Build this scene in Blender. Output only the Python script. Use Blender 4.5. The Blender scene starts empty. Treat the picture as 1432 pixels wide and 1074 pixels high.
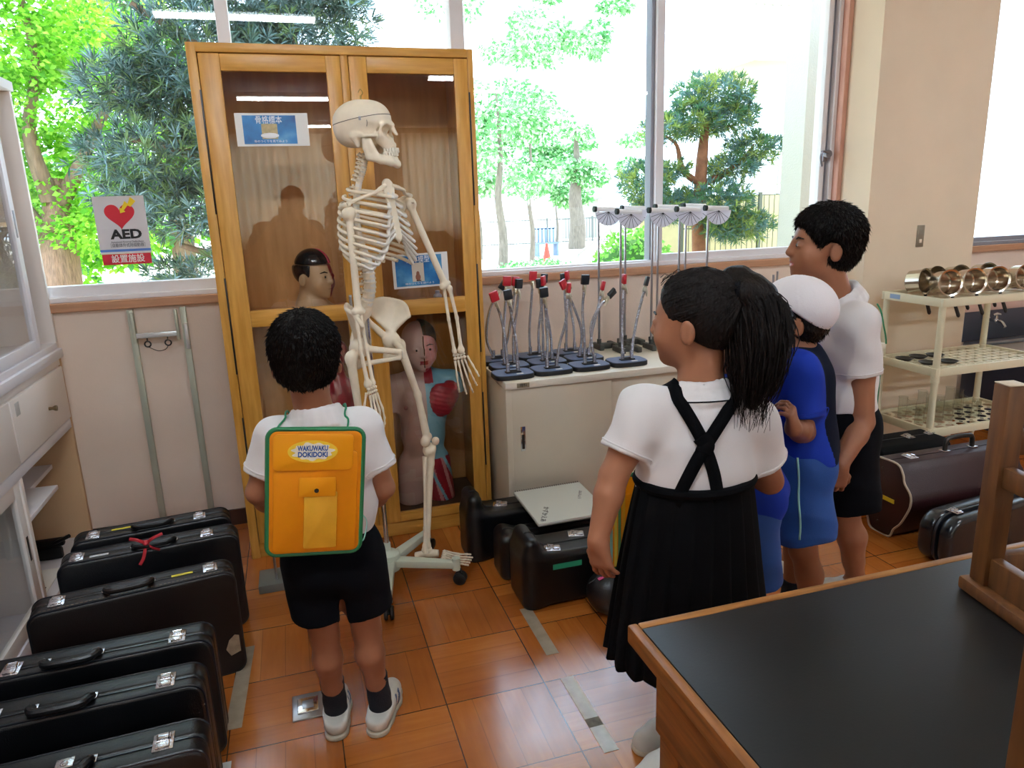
import bpy, bmesh, math, random
import numpy as np
from mathutils import Vector, Matrix, Quaternion

random.seed(7)
RNG = np.random.default_rng(7)
SC = bpy.context.scene
COL = SC.collection
PI = math.pi

# ------------------------------------------------------------------ camera
F_PX = 1013.8
CAM_Z = 1.42
R_ = np.array([0.95589676, -0.29176262, -0.0337039])
D_ = np.array([-0.10160823, -0.22084439, -0.97000182])
F_ = np.array([0.27556695, 0.93064619, -0.24074992])
cam_data = bpy.data.cameras.new('camera')
cam_data.sensor_width = 36.0
cam_data.lens = 36.0 * F_PX / 1432.0
cam_data.clip_start = 0.02
cam_data.clip_end = 400
cam = bpy.data.objects.new('camera', cam_data)
COL.objects.link(cam)
cam.matrix_world = Matrix(((R_[0], -D_[0], -F_[0], 0), (R_[1], -D_[1], -F_[1], 0), (R_[2], -D_[2], -F_[2], CAM_Z), (0, 0, 0, 1)))
SC.camera = cam
vs = SC.view_settings
SC.display_settings.display_device = 'sRGB'
vs.view_transform = 'Standard'
vs.look = 'None'
vs.gamma = 1.0
vs.use_curve_mapping = False

# ------------------------------------------------------------------ materials
def lin(h):
    h = h.lstrip('#')
    out = []
    for i in (0, 2, 4):
        c = int(h[i:i + 2], 16) / 255
        out.append(c / 12.92 if c <= 0.04045 else ((c + 0.055) / 1.055) ** 2.4)
    return (*out, 1.0)

MATS = {}
def mat(name, col, rough=0.5, metal=0.0, spec=0.5, bump=0.0, bscale=60.0, vary=0.0, vscale=8.0, stretch=(1, 1, 1), coat=0.0,
        transl=0.0, sss=0.0, emit=None, estr=0.0, wood=None, sheen=0.0, coords='Object'):
    if name in MATS:
        return MATS[name]
    m = bpy.data.materials.new(name)
    m.use_nodes = True
    nt = m.node_tree
    N, L = nt.nodes, nt.links
    b = N['Principled BSDF']
    c = lin(col) if isinstance(col, str) else (*col, 1.0)
    b.inputs['Base Color'].default_value = c
    b.inputs['Roughness'].default_value = rough
    b.inputs['Metallic'].default_value = metal
    b.inputs['Specular IOR Level'].default_value = spec
    b.inputs['Coat Weight'].default_value = coat
    b.inputs['Coat Roughness'].default_value = 0.1
    b.inputs['Sheen Weight'].default_value = sheen
    if sss:
        b.inputs['Subsurface Weight'].default_value = sss
        b.inputs['Subsurface Radius'].default_value = (0.01, 0.004, 0.002)
    if emit:
        b.inputs['Emission Color'].default_value = lin(emit)
        b.inputs['Emission Strength'].default_value = estr
    tc = N.new('ShaderNodeTexCoord')
    mp = N.new('ShaderNodeMapping')
    mp.inputs['Scale'].default_value = stretch
    L.new(tc.outputs[coords], mp.inputs['Vector'])
    if vary or wood:
        nz = N.new('ShaderNodeTexNoise')
        nz.inputs['Scale'].default_value = vscale
        nz.inputs['Detail'].default_value = 5
        L.new(mp.outputs[0], nz.inputs['Vector'])
        mx = N.new('ShaderNodeMix'); mx.data_type = 'RGBA'
        if wood:
            c2 = lin(wood)
        else:
            c2 = tuple(max(0, x * (1 - vary)) for x in c[:3]) + (1,)
        mx.inputs[6].default_value = c2
        mx.inputs[7].default_value = c if wood else tuple(min(1, x * (1 + vary)) for x in c[:3]) + (1,)
        cr = N.new('ShaderNodeValToRGB')
        cr.color_ramp.elements[0].position = 0.3
        cr.color_ramp.elements[1].position = 0.7
        L.new(nz.outputs[0], cr.inputs[0])
        L.new(cr.outputs[0], mx.inputs[0])
        L.new(mx.outputs[2], b.inputs['Base Color'])
    if bump:
        nb = N.new('ShaderNodeTexNoise')
        nb.inputs['Scale'].default_value = bscale
        nb.inputs['Detail'].default_value = 4
        L.new(mp.outputs[0], nb.inputs['Vector'])
        bp = N.new('ShaderNodeBump')
        bp.inputs['Strength'].default_value = bump
        bp.inputs['Distance'].default_value = 0.01
        L.new(nb.outputs[0], bp.inputs['Height'])
        L.new(bp.outputs[0], b.inputs['Normal'])
    if transl:
        out = N['Material Output']
        tr = N.new('ShaderNodeBsdfTranslucent')
        tr.inputs['Color'].default_value = c
        ms = N.new('ShaderNodeMixShader')
        ms.inputs[0].default_value = transl
        L.new(b.outputs[0], ms.inputs[1]); L.new(tr.outputs[0], ms.inputs[2])
        if vary or wood:
            L.new(mx.outputs[2], tr.inputs['Color'])
        L.new(ms.outputs[0], out.inputs['Surface'])
    MATS[name] = m
    return m

def glass_mat(name, ior=1.5, tint=(1, 1, 1), rough=0.0, haze=0.0):
    m = bpy.data.materials.new(name); m.use_nodes = True
    nt = m.node_tree; N, L = nt.nodes, nt.links
    N.remove(N['Principled BSDF'])
    fr = N.new('ShaderNodeFresnel')
    ge = N.new('ShaderNodeNewGeometry'); mi = N.new('ShaderNodeMix'); mi.data_type = 'FLOAT'
    mi.inputs[2].default_value = ior; mi.inputs[3].default_value = 1 / ior     # same reflection from either side of a pane
    L.new(ge.outputs['Backfacing'], mi.inputs[0]); L.new(mi.outputs[0], fr.inputs[0])
    tr = N.new('ShaderNodeBsdfTransparent'); tr.inputs[0].default_value = (*tint, 1)
    gl = N.new('ShaderNodeBsdfGlossy'); gl.inputs['Roughness'].default_value = rough
    ms = N.new('ShaderNodeMixShader')
    L.new(fr.outputs[0], ms.inputs[0]); L.new(tr.outputs[0], ms.inputs[1]); L.new(gl.outputs[0], ms.inputs[2])
    last = ms
    if haze:
        df = N.new('ShaderNodeBsdfDiffuse'); df.inputs[0].default_value = (.9, .9, .9, 1)
        m2 = N.new('ShaderNodeMixShader'); m2.inputs[0].default_value = haze
        L.new(ms.outputs[0], m2.inputs[1]); L.new(df.outputs[0], m2.inputs[2]); last = m2
    L.new(last.outputs[0], N['Material Output'].inputs['Surface'])
    return m

# ------------------------------------------------------------------ objects
def setp(o, label=None, cat=None, group=None, kind=None):
    if label: o['label'] = label
    if cat: o['category'] = cat
    if group: o['group'] = group
    if kind: o['kind'] = kind
    return o

def empty(name, loc=(0, 0, 0), label=None, cat=None, group=None, rot=(0, 0, 0)):
    o = bpy.data.objects.new(name, None)
    o.empty_display_size = 0.05
    COL.objects.link(o)
    o.location = loc
    o.rotation_euler = rot
    return setp(o, label, cat, group)

def link_mesh(name, me, mats, parent=None, smooth=None):
    o = bpy.data.objects.new(name, me)
    COL.objects.link(o)
    if mats is not None:
        for m in (mats if isinstance(mats, (list, tuple)) else [mats]):
            me.materials.append(m)
    if parent is not None:
        o.parent = parent
    return o

def shade(me, angle=None):
    n = len(me.polygons)
    me.polygons.foreach_set('use_smooth', np.ones(n, bool))
    if angle is not None:
        try:
            me.set_sharp_from_angle(angle=math.radians(angle))
        except Exception:
            pass

class MB:
    """collects shapes into one mesh"""
    def __init__(self):
        self.bm = bmesh.new()
    def _new(self, v0):
        return self.bm.verts[v0:] if False else None
    def box(self, lo, hi, bevel=0.0, seg=2, rot=None, mi=0):
        lo = Vector(lo); hi = Vector(hi)
        c = (lo + hi) / 2; s = hi - lo
        M = Matrix.Translation(c) @ Matrix.Diagonal((*s, 1))
        if rot is not None:
            M = rot @ M
        t = bmesh.new()
        bmesh.ops.create_cube(t, size=1, matrix=M)
        if bevel > 0:
            bmesh.ops.bevel(t, geom=t.edges[:], offset=min(bevel, min(abs(x) for x in s) * 0.49), segments=seg, affect='EDGES', profile=0.5)
        for f in t.faces: f.material_index = mi
        self._merge(t)
        return self
    def _merge(self, t):
        me = bpy.data.meshes.new('tmp')
        t.to_mesh(me); t.free()
        self.bm.from_mesh(me)
        bpy.data.meshes.remove(me)
    def tube(self, pts, r, seg=10, mi=0, cap=True, flat=None, closed=False):
        """tube along pts; r number or list; flat=(ratio) squashes along the binormal"""
        pts = [Vector(p) for p in pts]
        n = len(pts)
        rs = r if isinstance(r, (list, tuple, np.ndarray)) else [r] * n
        t = bmesh.new()
        tang = []
        for i in range(n):
            if closed:
                d = pts[(i + 1) % n] - pts[i - 1]
            else:
                d = pts[min(i + 1, n - 1)] - pts[max(i - 1, 0)]
            tang.append(d.normalized() if d.length > 1e-9 else Vector((0, 0, 1)))
        up = Vector((0, 0, 1)) if abs(tang[0].z) < 0.9 else Vector((1, 0, 0))
        nrm = (up - up.dot(tang[0]) * tang[0]).normalized()
        rings = []
        for i in range(n):
            if i:
                nrm = (nrm - nrm.dot(tang[i]) * tang[i])
                nrm = nrm.normalized() if nrm.length > 1e-6 else tang[i].orthogonal().normalized()
            bn = tang[i].cross(nrm)
            ring = []
            for k in range(seg):
                a = 2 * PI * k / seg
                ring.append(t.verts.new(pts[i] + nrm * math.cos(a) * rs[i] + bn * math.sin(a) * rs[i] * (flat or 1)))
            rings.append(ring)
        for i in range(n if closed else n - 1):
            A, B = rings[i], rings[(i + 1) % n]
            for k in range(seg):
                f = t.faces.new((A[k], A[(k + 1) % seg], B[(k + 1) % seg], B[k]))
        if cap and not closed:
            t.faces.new(rings[0][::-1]); t.faces.new(rings[-1])
        for f in t.faces: f.material_index = mi
        self._merge(t)
        return self
    def cyl(self, a, b, r, r2=None, seg=20, mi=0):
        return self.tube([a, b], [r, r if r2 is None else r2], seg, mi)
    def lathe(self, prof, seg=28, M=None, mi=0, closed=False):
        t = bmesh.new()
        rings = []
        for (r, z) in prof:
            if r < 1e-6:
                rings.append([t.verts.new((0, 0, z))])
            else:
                rings.append([t.verts.new((r * math.cos(2 * PI * k / seg), r * math.sin(2 * PI * k / seg), z)) for k in range(seg)])
        for A, B in zip(rings[:-1], rings[1:]):
            for k in range(seg):
                k2 = (k + 1) % seg
                if len(A) == 1 and len(B) == 1: continue
                if len(A) == 1: t.faces.new((A[0], B[k2], B[k]))
                elif len(B) == 1: t.faces.new((A[k], A[k2], B[0]))
                else: t.faces.new((A[k], A[k2], B[k2], B[k]))
        if M is not None:
            bmesh.ops.transform(t, matrix=M, verts=t.verts[:])
        for f in t.faces: f.material_index = mi
        bmesh.ops.recalc_face_normals(t, faces=t.faces[:])
        self._merge(t)
        return self
    def prism(self, poly, depth, M=None, bevel=0.0, seg=2, mi=0):
        """poly in xy extruded along +z by depth"""
        t = bmesh.new()
        vs_ = [t.verts.new((x, y, 0)) for x, y in poly]
        f = t.faces.new(vs_)
        r = bmesh.ops.extrude_face_region(t, geom=[f])
        bmesh.ops.translate(t, verts=[v for v in r['geom'] if isinstance(v, bmesh.types.BMVert)], vec=(0, 0, depth))
        bmesh.ops.recalc_face_normals(t, faces=t.faces[:])
        if bevel:
            es = [e for e in t.edges if len(e.link_faces) == 2 and e.calc_face_angle(0) > 0.6]
            bmesh.ops.bevel(t, geom=es, offset=bevel, segments=seg, affect='EDGES', profile=0.5)
        if M is not None:
            bmesh.ops.transform(t, matrix=M, verts=t.verts[:])
        for f in t.faces: f.material_index = mi
        self._merge(t)
        return self
    def ball(self, c, r, rot=None, mi=0, sub=2):
        t = bmesh.new()
        rr = (r, r, r) if isinstance(r, (int, float)) else r
        M = Matrix.Translation(Vector(c)) @ (rot.to_4x4() if rot is not None else Matrix.Identity(4)) @ Matrix.Diagonal((*rr, 1))
        bmesh.ops.create_icosphere(t, subdivisions=sub, radius=1, matrix=M)
        for f in t.faces: f.material_index = mi
        self._merge(t)
        return self
    def quad(self, pts, mi=0):
        f = self.bm.faces.new([self.bm.verts.new(p) for p in pts]); f.material_index = mi
        return self
    def build(self, name, mats, parent=None, smooth=35, M=None):
        me = bpy.data.meshes.new(name)
        if M is not None:
            bmesh.ops.transform(self.bm, matrix=M, verts=self.bm.verts[:])
        self.bm.to_mesh(me); self.bm.free()
        if smooth: shade(me, smooth)
        return link_mesh(name, me, mats, parent)

def np_mesh(name, v, faces, mats, parent=None, smooth=True, mi=None):
    """faces: (n,3) or (n,4) array"""
    me = bpy.data.meshes.new(name)
    v = np.asarray(v, np.float32); faces = np.asarray(faces, np.int32)
    n, k = faces.shape
    me.vertices.add(len(v)); me.vertices.foreach_set('co', v.ravel())
    me.loops.add(n * k); me.loops.foreach_set('vertex_index', faces.ravel())
    me.polygons.add(n)
    me.polygons.foreach_set('loop_start', np.arange(0, n * k, k, dtype=np.int32))
    try:
        me.polygons.foreach_set('loop_total', np.full(n, k, np.int32))
    except Exception:
        pass
    if mi is not None:
        me.polygons.foreach_set('material_index', np.asarray(mi, np.int32))
    me.update(calc_edges=True)
    me.validate()
    if smooth:
        me.polygons.foreach_set('use_smooth', np.ones(len(me.polygons), bool))
    return link_mesh(name, me, mats, parent)

def copy_tree(o, parent=None):
    c = o.copy(); COL.objects.link(c)
    if parent is not None: c.parent = parent
    for ch in list(o.children):
        copy_tree(ch, c)
    return c

def basis(x=None, y=None, z=None, o=(0, 0, 0)):
    """4x4 from two of the axes"""
    if z is not None and x is not None:
        z = Vector(z).normalized(); x = Vector(x); x = (x - x.dot(z) * z).normalized(); y = z.cross(x)
    elif z is not None and y is not None:
        z = Vector(z).normalized(); y = Vector(y); y = (y - y.dot(z) * z).normalized(); x = y.cross(z)
    elif x is not None and y is not None:
        x = Vector(x).normalized(); y = Vector(y); y = (y - y.dot(x) * x).normalized(); z = x.cross(y)
    M = Matrix((x, y, z)).transposed().to_4x4()
    M.translation = Vector(o)
    return M

def smooth_path(pts, n=6):
    """Catmull-Rom"""
    P = [Vector(p) for p in pts]
    P = [P[0] * 2 - P[1]] + P + [P[-1] * 2 - P[-2]]
    out = []
    for i in range(1, len(P) - 2):
        for k in range(n):
            t = k / n
            a, b, c, d = P[i - 1], P[i], P[i + 1], P[i + 2]
            out.append(0.5 * ((2 * b) + (c - a) * t + (2 * a - 5 * b + 4 * c - d) * t * t + (3 * b - a - 3 * c + d) * t ** 3))
    out.append(P[-2])
    return out

def text_mesh(name, s, size, M, m, parent=None, depth=0.0004, align='CENTER', bold=0.0, width=None):
    cu = bpy.data.curves.new(name, 'FONT')
    cu.body = s; cu.size = size; cu.align_x = align; cu.align_y = 'CENTER'
    cu.extrude = depth; cu.offset = bold; cu.resolution_u = 3
    o = bpy.data.objects.new(name, cu); COL.objects.link(o)
    dg = bpy.context.evaluated_depsgraph_get()
    me = bpy.data.meshes.new_from_object(o.evaluated_get(dg))
    bpy.data.objects.remove(o); bpy.data.curves.remove(cu)
    me.materials.clear()
    if width and len(me.vertices):
        xs = [v.co.x for v in me.vertices]
        k = width / max(1e-6, max(xs) - min(xs))
        M = M @ Matrix.Diagonal((k, 1, 1, 1))
    me.transform(M)
    return link_mesh(name, me, m, parent)

# ------------------------------------------------------------------ signed-distance modelling
class SDF:
    def __init__(self, lo, hi, h):
        self.lo = np.array(lo, float); self.h = h
        self.n = np.maximum(4, np.ceil((np.array(hi, float) - self.lo) / h).astype(int) + 1)
        self.ax = [self.lo[i] + h * np.arange(self.n[i]) for i in range(3)]
        self.D = np.full(tuple(self.n), 0.2, np.float32)
    def _sl(self, lo, hi):
        s = []
        for i in range(3):
            a = int(np.floor((lo[i] - self.lo[i]) / self.h)); b = int(np.ceil((hi[i] - self.lo[i]) / self.h)) + 1
            a = max(0, min(self.n[i], a)); b = max(0, min(self.n[i], b))
            if b <= a: return None
            s.append(slice(a, b))
        return tuple(s)
    def _xyz(self, s):
        return [self.ax[0][s[0]][:, None, None].astype(np.float32), self.ax[1][s[1]][None, :, None].astype(np.float32), self.ax[2][s[2]][None, None, :].astype(np.float32)]
    def _apply(self, s, d, k, op):
        D = self.D[s]
        if op == 'add':
            if k > 0:
                hh = np.maximum(k - np.abs(D - d), 0) / k
                self.D[s] = np.minimum(D, d) - hh * hh * k * 0.25
            else:
                self.D[s] = np.minimum(D, d)
        else:
            d = -d if op == 'sub' else d
            if k > 0:
                hh = np.maximum(k - np.abs(D - d), 0) / k
                self.D[s] = np.maximum(D, d) + hh * hh * k * 0.25
            else:
                self.D[s] = np.maximum(D, d)
    def cone(self, a, b, r1, r2=None, k=0.01, op='add', sq=None):
        r2 = r1 if r2 is None else r2
        a = np.array(a, float); b = np.array(b, float)
        m = max(r1, r2) + k + 0.02
        s = self._sl(np.minimum(a, b) - m, np.maximum(a, b) + m)
        if s is None: return self
        x, y, z = self._xyz(s)
        ba = b - a; L = max(1e-9, ba @ ba)
        t = np.clip(((x - a[0]) * ba[0] + (y - a[1]) * ba[1] + (z - a[2]) * ba[2]) / L, 0, 1)
        d = np.sqrt((x - a[0] - t * ba[0]) ** 2 + (y - a[1] - t * ba[1]) ** 2 + (z - a[2] - t * ba[2]) ** 2) - (r1 + (r2 - r1) * t)
        self._apply(s, d, k, op)
        return self
    def path(self, pts, rs, k=0.01, op='add'):
        rs = rs if isinstance(rs, (list, tuple)) else [rs] * len(pts)
        for i in range(len(pts) - 1):
            self.cone(pts[i], pts[i + 1], rs[i], rs[i + 1], k, op)
        return self
    def _loc(self, s, c, R):
        x, y, z = self._xyz(s)
        x = x - c[0]; y = y - c[1]; z = z - c[2]
        if R is None: return x, y, z
        R = np.array(R)   # columns = axes
        return (x * R[0, 0] + y * R[1, 0] + z * R[2, 0], x * R[0, 1] + y * R[1, 1] + z * R[2, 1], x * R[0, 2] + y * R[1, 2] + z * R[2, 2])
    def ell(self, c, r, R=None, k=0.01, op='add'):
        m = max(r) + k + 0.02
        c = np.array(c, float)
        s = self._sl(c - m, c + m)
        if s is None: return self
        x, y, z = self._loc(s, c, R)
        k0 = np.sqrt((x / r[0]) ** 2 + (y / r[1]) ** 2 + (z / r[2]) ** 2)
        k1 = np.sqrt((x / r[0] ** 2) ** 2 + (y / r[1] ** 2) ** 2 + (z / r[2] ** 2) ** 2) + 1e-9
        self._apply(s, k0 * (k0 - 1) / k1, k, op)
        return self
    def box(self, c, hs, R=None, rnd=0.004, k=0.01, op='add'):
        m = float(np.linalg.norm(hs)) + k + 0.02
        c = np.array(c, float)
        s = self._sl(c - m, c + m)
        if s is None: return self
        x, y, z = self._loc(s, c, R)
        q = [np.abs(v) - (hh - rnd) for v, hh in zip((x, y, z), hs)]
        d = np.sqrt(sum(np.maximum(v, 0) ** 2 for v in q)) + np.minimum(np.maximum(np.maximum(q[0], q[1]), q[2]), 0) - rnd
        self._apply(s, d, k, op)
        return self
    def plane(self, p, nrm, k=0.0):
        """keeps the side the normal points away from"""
        n = np.array(nrm, float); n /= np.linalg.norm(n)
        s = (slice(None),) * 3
        x, y, z = self._xyz(s)
        self._apply(s, (x - p[0]) * n[0] + (y - p[1]) * n[1] + (z - p[2]) * n[2], k, 'int')
        return self
    def func(self, f):
        s = (slice(None),) * 3
        x, y, z = self._xyz(s)
        self.D = self.D + f(x, y, z).astype(np.float32)
        return self
    def sample(self, p):
        q = (np.asarray(p, float) - self.lo) / self.h
        q = np.clip(q, 0, self.n - 1.001); i = q.astype(int); t = q - i
        out = 0
        for dx in (0, 1):
            for dy in (0, 1):
                for dz in (0, 1):
                    w = (t[..., 0] if dx else 1 - t[..., 0]) * (t[..., 1] if dy else 1 - t[..., 1]) * (t[..., 2] if dz else 1 - t[..., 2])
                    out = out + w * self.D[i[..., 0] + dx, i[..., 1] + dy, i[..., 2] + dz]
        return out
    def grad(self, p):
        p = np.asarray(p, float); e = self.h
        g = np.stack([self.sample(p + np.eye(3)[i] * e) - self.sample(p - np.eye(3)[i] * e) for i in range(3)], -1)
        return g / (np.linalg.norm(g, axis=-1, keepdims=True) + 1e-9)
    def project(self, p, off=0.003, it=12):
        p = np.array(p, float)
        for _ in range(it):
            p = p - self.grad(p) * (self.sample(p) - off)[..., None] * 0.8
        return p, self.grad(p)
    def drop(self, p, d, off=0.003, it=14):
        """slides points along d onto the surface"""
        p = np.array(p, float); d = np.array(d, float)
        for _ in range(it):
            p = p - d * (self.sample(p) - off)[..., None] * 0.7
        return p, self.grad(p)
    def arrays(self):
        D = self.D.copy()
        for a in range(3):   # closed at the border
            sl = [slice(None)] * 3
            sl[a] = 0; D[tuple(sl)] = np.maximum(D[tuple(sl)], 1e-3); sl[a] = -1; D[tuple(sl)] = np.maximum(D[tuple(sl)], 1e-3)
        S = D < 0
        n = self.n
        cnt = np.zeros(tuple(n - 1), np.int8)
        C = [(i, j, k) for i in (0, 1) for j in (0, 1) for k in (0, 1)]
        def sub(A, c): return A[c[0]:n[0] - 1 + c[0], c[1]:n[1] - 1 + c[1], c[2]:n[2] - 1 + c[2]]
        for c in C: cnt += sub(S, c)
        act = np.argwhere((cnt > 0) & (cnt < 8))
        if len(act) == 0: return np.zeros((0, 3)), np.zeros((0, 4), int)
        idx = np.full(tuple(n - 1), -1, np.int64)
        idx[act[:, 0], act[:, 1], act[:, 2]] = np.arange(len(act))
        vals = {c: D[act[:, 0] + c[0], act[:, 1] + c[1], act[:, 2] + c[2]] for c in C}
        acc = np.zeros((len(act), 3)); num = np.zeros(len(act))
        for c in C:
            for a in range(3):
                if c[a] == 0:
                    e = list(c); e[a] = 1; e = tuple(e)
                    va, vb = vals[c], vals[e]
                    m = (va < 0) != (vb < 0)
                    t = np.where(m, va / np.where(m, va - vb, 1), 0)
                    p = np.array(c, float)[None, :].repeat(len(act), 0); p[:, a] = t
                    acc += p * m[:, None]; num += m
        v = self.lo + (act + acc / np.maximum(num, 1)[:, None]) * self.h
        quads = []
        for a in range(3):
            b, c = (a + 1) % 3, (a + 2) % 3
            s0 = [slice(None)] * 3; s1 = [slice(None)] * 3
            s0[a] = slice(0, n[a] - 1); s1[a] = slice(1, n[a])
            A, B = S[tuple(s0)], S[tuple(s1)]
            e = np.argwhere(A != B)
            e = e[(e[:, b] > 0) & (e[:, c] > 0) & (e[:, b] < n[b] - 1) & (e[:, c] < n[c] - 1)]
            if len(e) == 0: continue
            def g(db, dc):
                q = e.copy(); q[:, b] -= db; q[:, c] -= dc
                return idx[q[:, 0], q[:, 1], q[:, 2]]
            q = np.stack([g(1, 1), g(0, 1), g(0, 0), g(1, 0)], 1)
            flip = ~A[e[:, 0], e[:, 1], e[:, 2]]
            q[flip] = q[flip][:, ::-1]
            quads.append(q)
        return v, np.concatenate(quads)
    def build(self, name, mats, parent=None, smooth_it=1, mfun=None, keep=False, inv=None):
        v, q = self.arrays()
        for _ in range(smooth_it):
            acc = np.zeros_like(v); num = np.zeros(len(v))
            for a, b in ((0, 1), (1, 2), (2, 3), (3, 0)):
                np.add.at(acc, q[:, a], v[q[:, b]]); np.add.at(num, q[:, a], 1)
                np.add.at(acc, q[:, b], v[q[:, a]]); np.add.at(num, q[:, b], 1)
            v = v * 0.5 + 0.5 * acc / np.maximum(num, 1)[:, None]
        mi = mfun(v[q].mean(1)) if mfun else None
        if inv is not None:
            v = v - np.array(inv)
        o = np_mesh(name, v, q, mats, parent, True, mi)
        if not keep: self.D = None
        return o

def AT(px, py, Y):
    """the point of the room seen at a pixel of the photograph, at depth Y"""
    d = (px - 716) / F_PX * R_ + (py - 537) / F_PX * D_ + F_
    return np.array([0, 0, CAM_Z]) + d * (Y / d[1])
# ------------------------------------------------------------------ room shell
W_Y = 3.42          # inner face of the window wall
XL, XR, YB, ZC = -1.42, 7.2, -9.0, 2.95

def parquet_mat():
    m = bpy.data.materials.new('parquet'); m.use_nodes = True
    nt = m.node_tree; N, L = nt.nodes, nt.links
    b = N['Principled BSDF']
    tc = N.new('ShaderNodeTexCoord')
    sx = N.new('ShaderNodeSeparateXYZ'); L.new(tc.outputs['Object'], sx.inputs[0])
    def mth(op, a, b_=None, c=None):
        n = N.new('ShaderNodeMath'); n.operation = op
        for i, v in enumerate((a, b_, c)):
            if v is None: continue
            if isinstance(v, (int, float)): n.inputs[i].default_value = v
            else: L.new(v, n.inputs[i])
        return n.outputs[0]
    T = 0.303
    u = mth('DIVIDE', mth('ADD', sx.outputs[0], 20 * T - 0.308), T)
    v = mth('DIVIDE', mth('ADD', sx.outputs[1], 41 * T - 1.83), T)
    fu, fv = mth('FRACT', u), mth('FRACT', v)
    iu, iv = mth('FLOOR', u), mth('FLOOR', v)
    par = mth('MODULO', mth('ADD', iu, iv), 2.0)
    isx = mth('GREATER_THAN', par, 0.5)
    # strips across each block, 4 per block
    a = N.new('ShaderNodeMix'); a.data_type = 'FLOAT'
    L.new(isx, a.inputs[0]); L.new(fu, a.inputs[2]); L.new(fv, a.inputs[3])
    s4 = mth('MULTIPLY', a.outputs[0], 4.0)
    fs, is_ = mth('FRACT', s4), mth('FLOOR', s4)
    def edge(f, w):
        return mth('LESS_THAN', mth('MINIMUM', f, mth('SUBTRACT', 1.0, f)), w)
    ln_strip = mth('MULTIPLY', edge(fs, 0.018), 0.35)
    ln_tile = mth('MULTIPLY', mth('MAXIMUM', edge(fu, 0.006), edge(fv, 0.006)), 0.85)
    line = mth('MAXIMUM', ln_strip, ln_tile)
    wn = N.new('ShaderNodeTexWhiteNoise'); wn.noise_dimensions = '3D'
    cb = N.new('ShaderNodeCombineXYZ'); L.new(iu, cb.inputs[0]); L.new(iv, cb.inputs[1]); L.new(is_, cb.inputs[2])
    L.new(cb.outputs[0], wn.inputs['Vector'])
    # grain stretched along the strip
    gx = N.new('ShaderNodeMix'); gx.data_type = 'VECTOR'
    m1 = N.new('ShaderNodeMapping'); m1.inputs['Scale'].default_value = (60, 6, 1); L.new(tc.outputs['Object'], m1.inputs[0])
    m2 = N.new('ShaderNodeMapping'); m2.inputs['Scale'].default_value = (6, 60, 1); L.new(tc.outputs['Object'], m2.inputs[0])
    L.new(isx, gx.inputs[0]); L.new(m1.outputs[0], gx.inputs[4]); L.new(m2.outputs[0], gx.inputs[5])
    nz = N.new('ShaderNodeTexNoise'); nz.inputs['Scale'].default_value = 1.0; nz.inputs['Detail'].default_value = 5
    L.new(gx.outputs[1], nz.inputs['Vector'])
    big = N.new('ShaderNodeTexNoise'); big.inputs['Scale'].default_value = 5; big.inputs['Detail'].default_value = 4
    L.new(tc.outputs['Object'], big.inputs['Vector'])
    fac = mth('ADD', mth('MULTIPLY', wn.outputs[0], 0.30), mth('ADD', mth('MULTIPLY', nz.outputs[0], 0.35), mth('MULTIPLY', big.outputs[0], 0.35)))
    cr = N.new('ShaderNodeValToRGB')
    e = cr.color_ramp.elements
    e[0].position = 0.12; e[0].color = lin('#8a4618')
    e[1].position = 0.98; e[1].color = lin('#cf883e')
    k = e.new(0.55); k.color = lin('#b06426')
    L.new(fac, cr.inputs[0])
    mx = N.new('ShaderNodeMix'); mx.data_type = 'RGBA'
    L.new(line, mx.inputs[0]); L.new(cr.outputs[0], mx.inputs[6]); mx.inputs[7].default_value = lin('#2b130a')
    L.new(mx.outputs[2], b.inputs['Base Color'])
    r = mth('ADD', mth('MULTIPLY', big.outputs[0], 0.16), 0.10)
    L.new(r, b.inputs['Roughness'])
    b.inputs['Specular IOR Level'].default_value = 1.0
    bp = N.new('ShaderNodeBump'); bp.inputs['Strength'].default_value = 0.12; bp.inputs['Distance'].default_value = 0.004
    hh = mth('ADD', mth('SUBTRACT', 1.0, line), mth('MULTIPLY', big.outputs[0], 1.2))
    L.new(hh, bp.inputs['Height']); L.new(bp.outputs[0], b.inputs['Normal'])
    return m

M_wall = mat('wall_paint', '#e2ccba', 0.8, bump=0.05, bscale=90, vary=0.04, vscale=3)
M_pillar = mat('pillar_paint', '#e2cdb2', 0.8, bump=0.04, bscale=120, vary=0.03, vscale=4)
M_white = mat('white_paint', '#e6e2dc', 0.45, vary=0.02)
M_ceiling = mat('ceiling_board', '#d8d4ca', 0.9, bump=0.1, bscale=80)
M_alu = mat('white_aluminium', '#e4e0e2', 0.4, vary=0.02)
M_alug = mat('grey_aluminium', '#8d8d96', 0.4, metal=0.3)
M_sill = mat('sill_wood', '#c08e6c', 0.5, wood='#a97a5a', vscale=6, stretch=(1, 12, 12))
M_pinkw = mat('jamb_wood', '#d9a793', 0.5, wood='#c79380', vscale=8, stretch=(8, 8, 1))
M_base = mat('baseboard_vinyl', '#4a2c20', 0.5)
M_curtain = mat('curtain_cloth', '#f0dcb8', 0.9, transl=0.62)
M_glass = glass_mat('window_glass', 1.5)
M_brown_panel = mat('brown_panelling', '#6d4a37', 0.55, wood='#573828', vscale=5, stretch=(6, 1, 1))

def struct(mb, name, m, parent=None, smooth=None):
    o = mb.build(name, m, parent, smooth)
    if parent is None: o['kind'] = 'structure'
    return o

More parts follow.
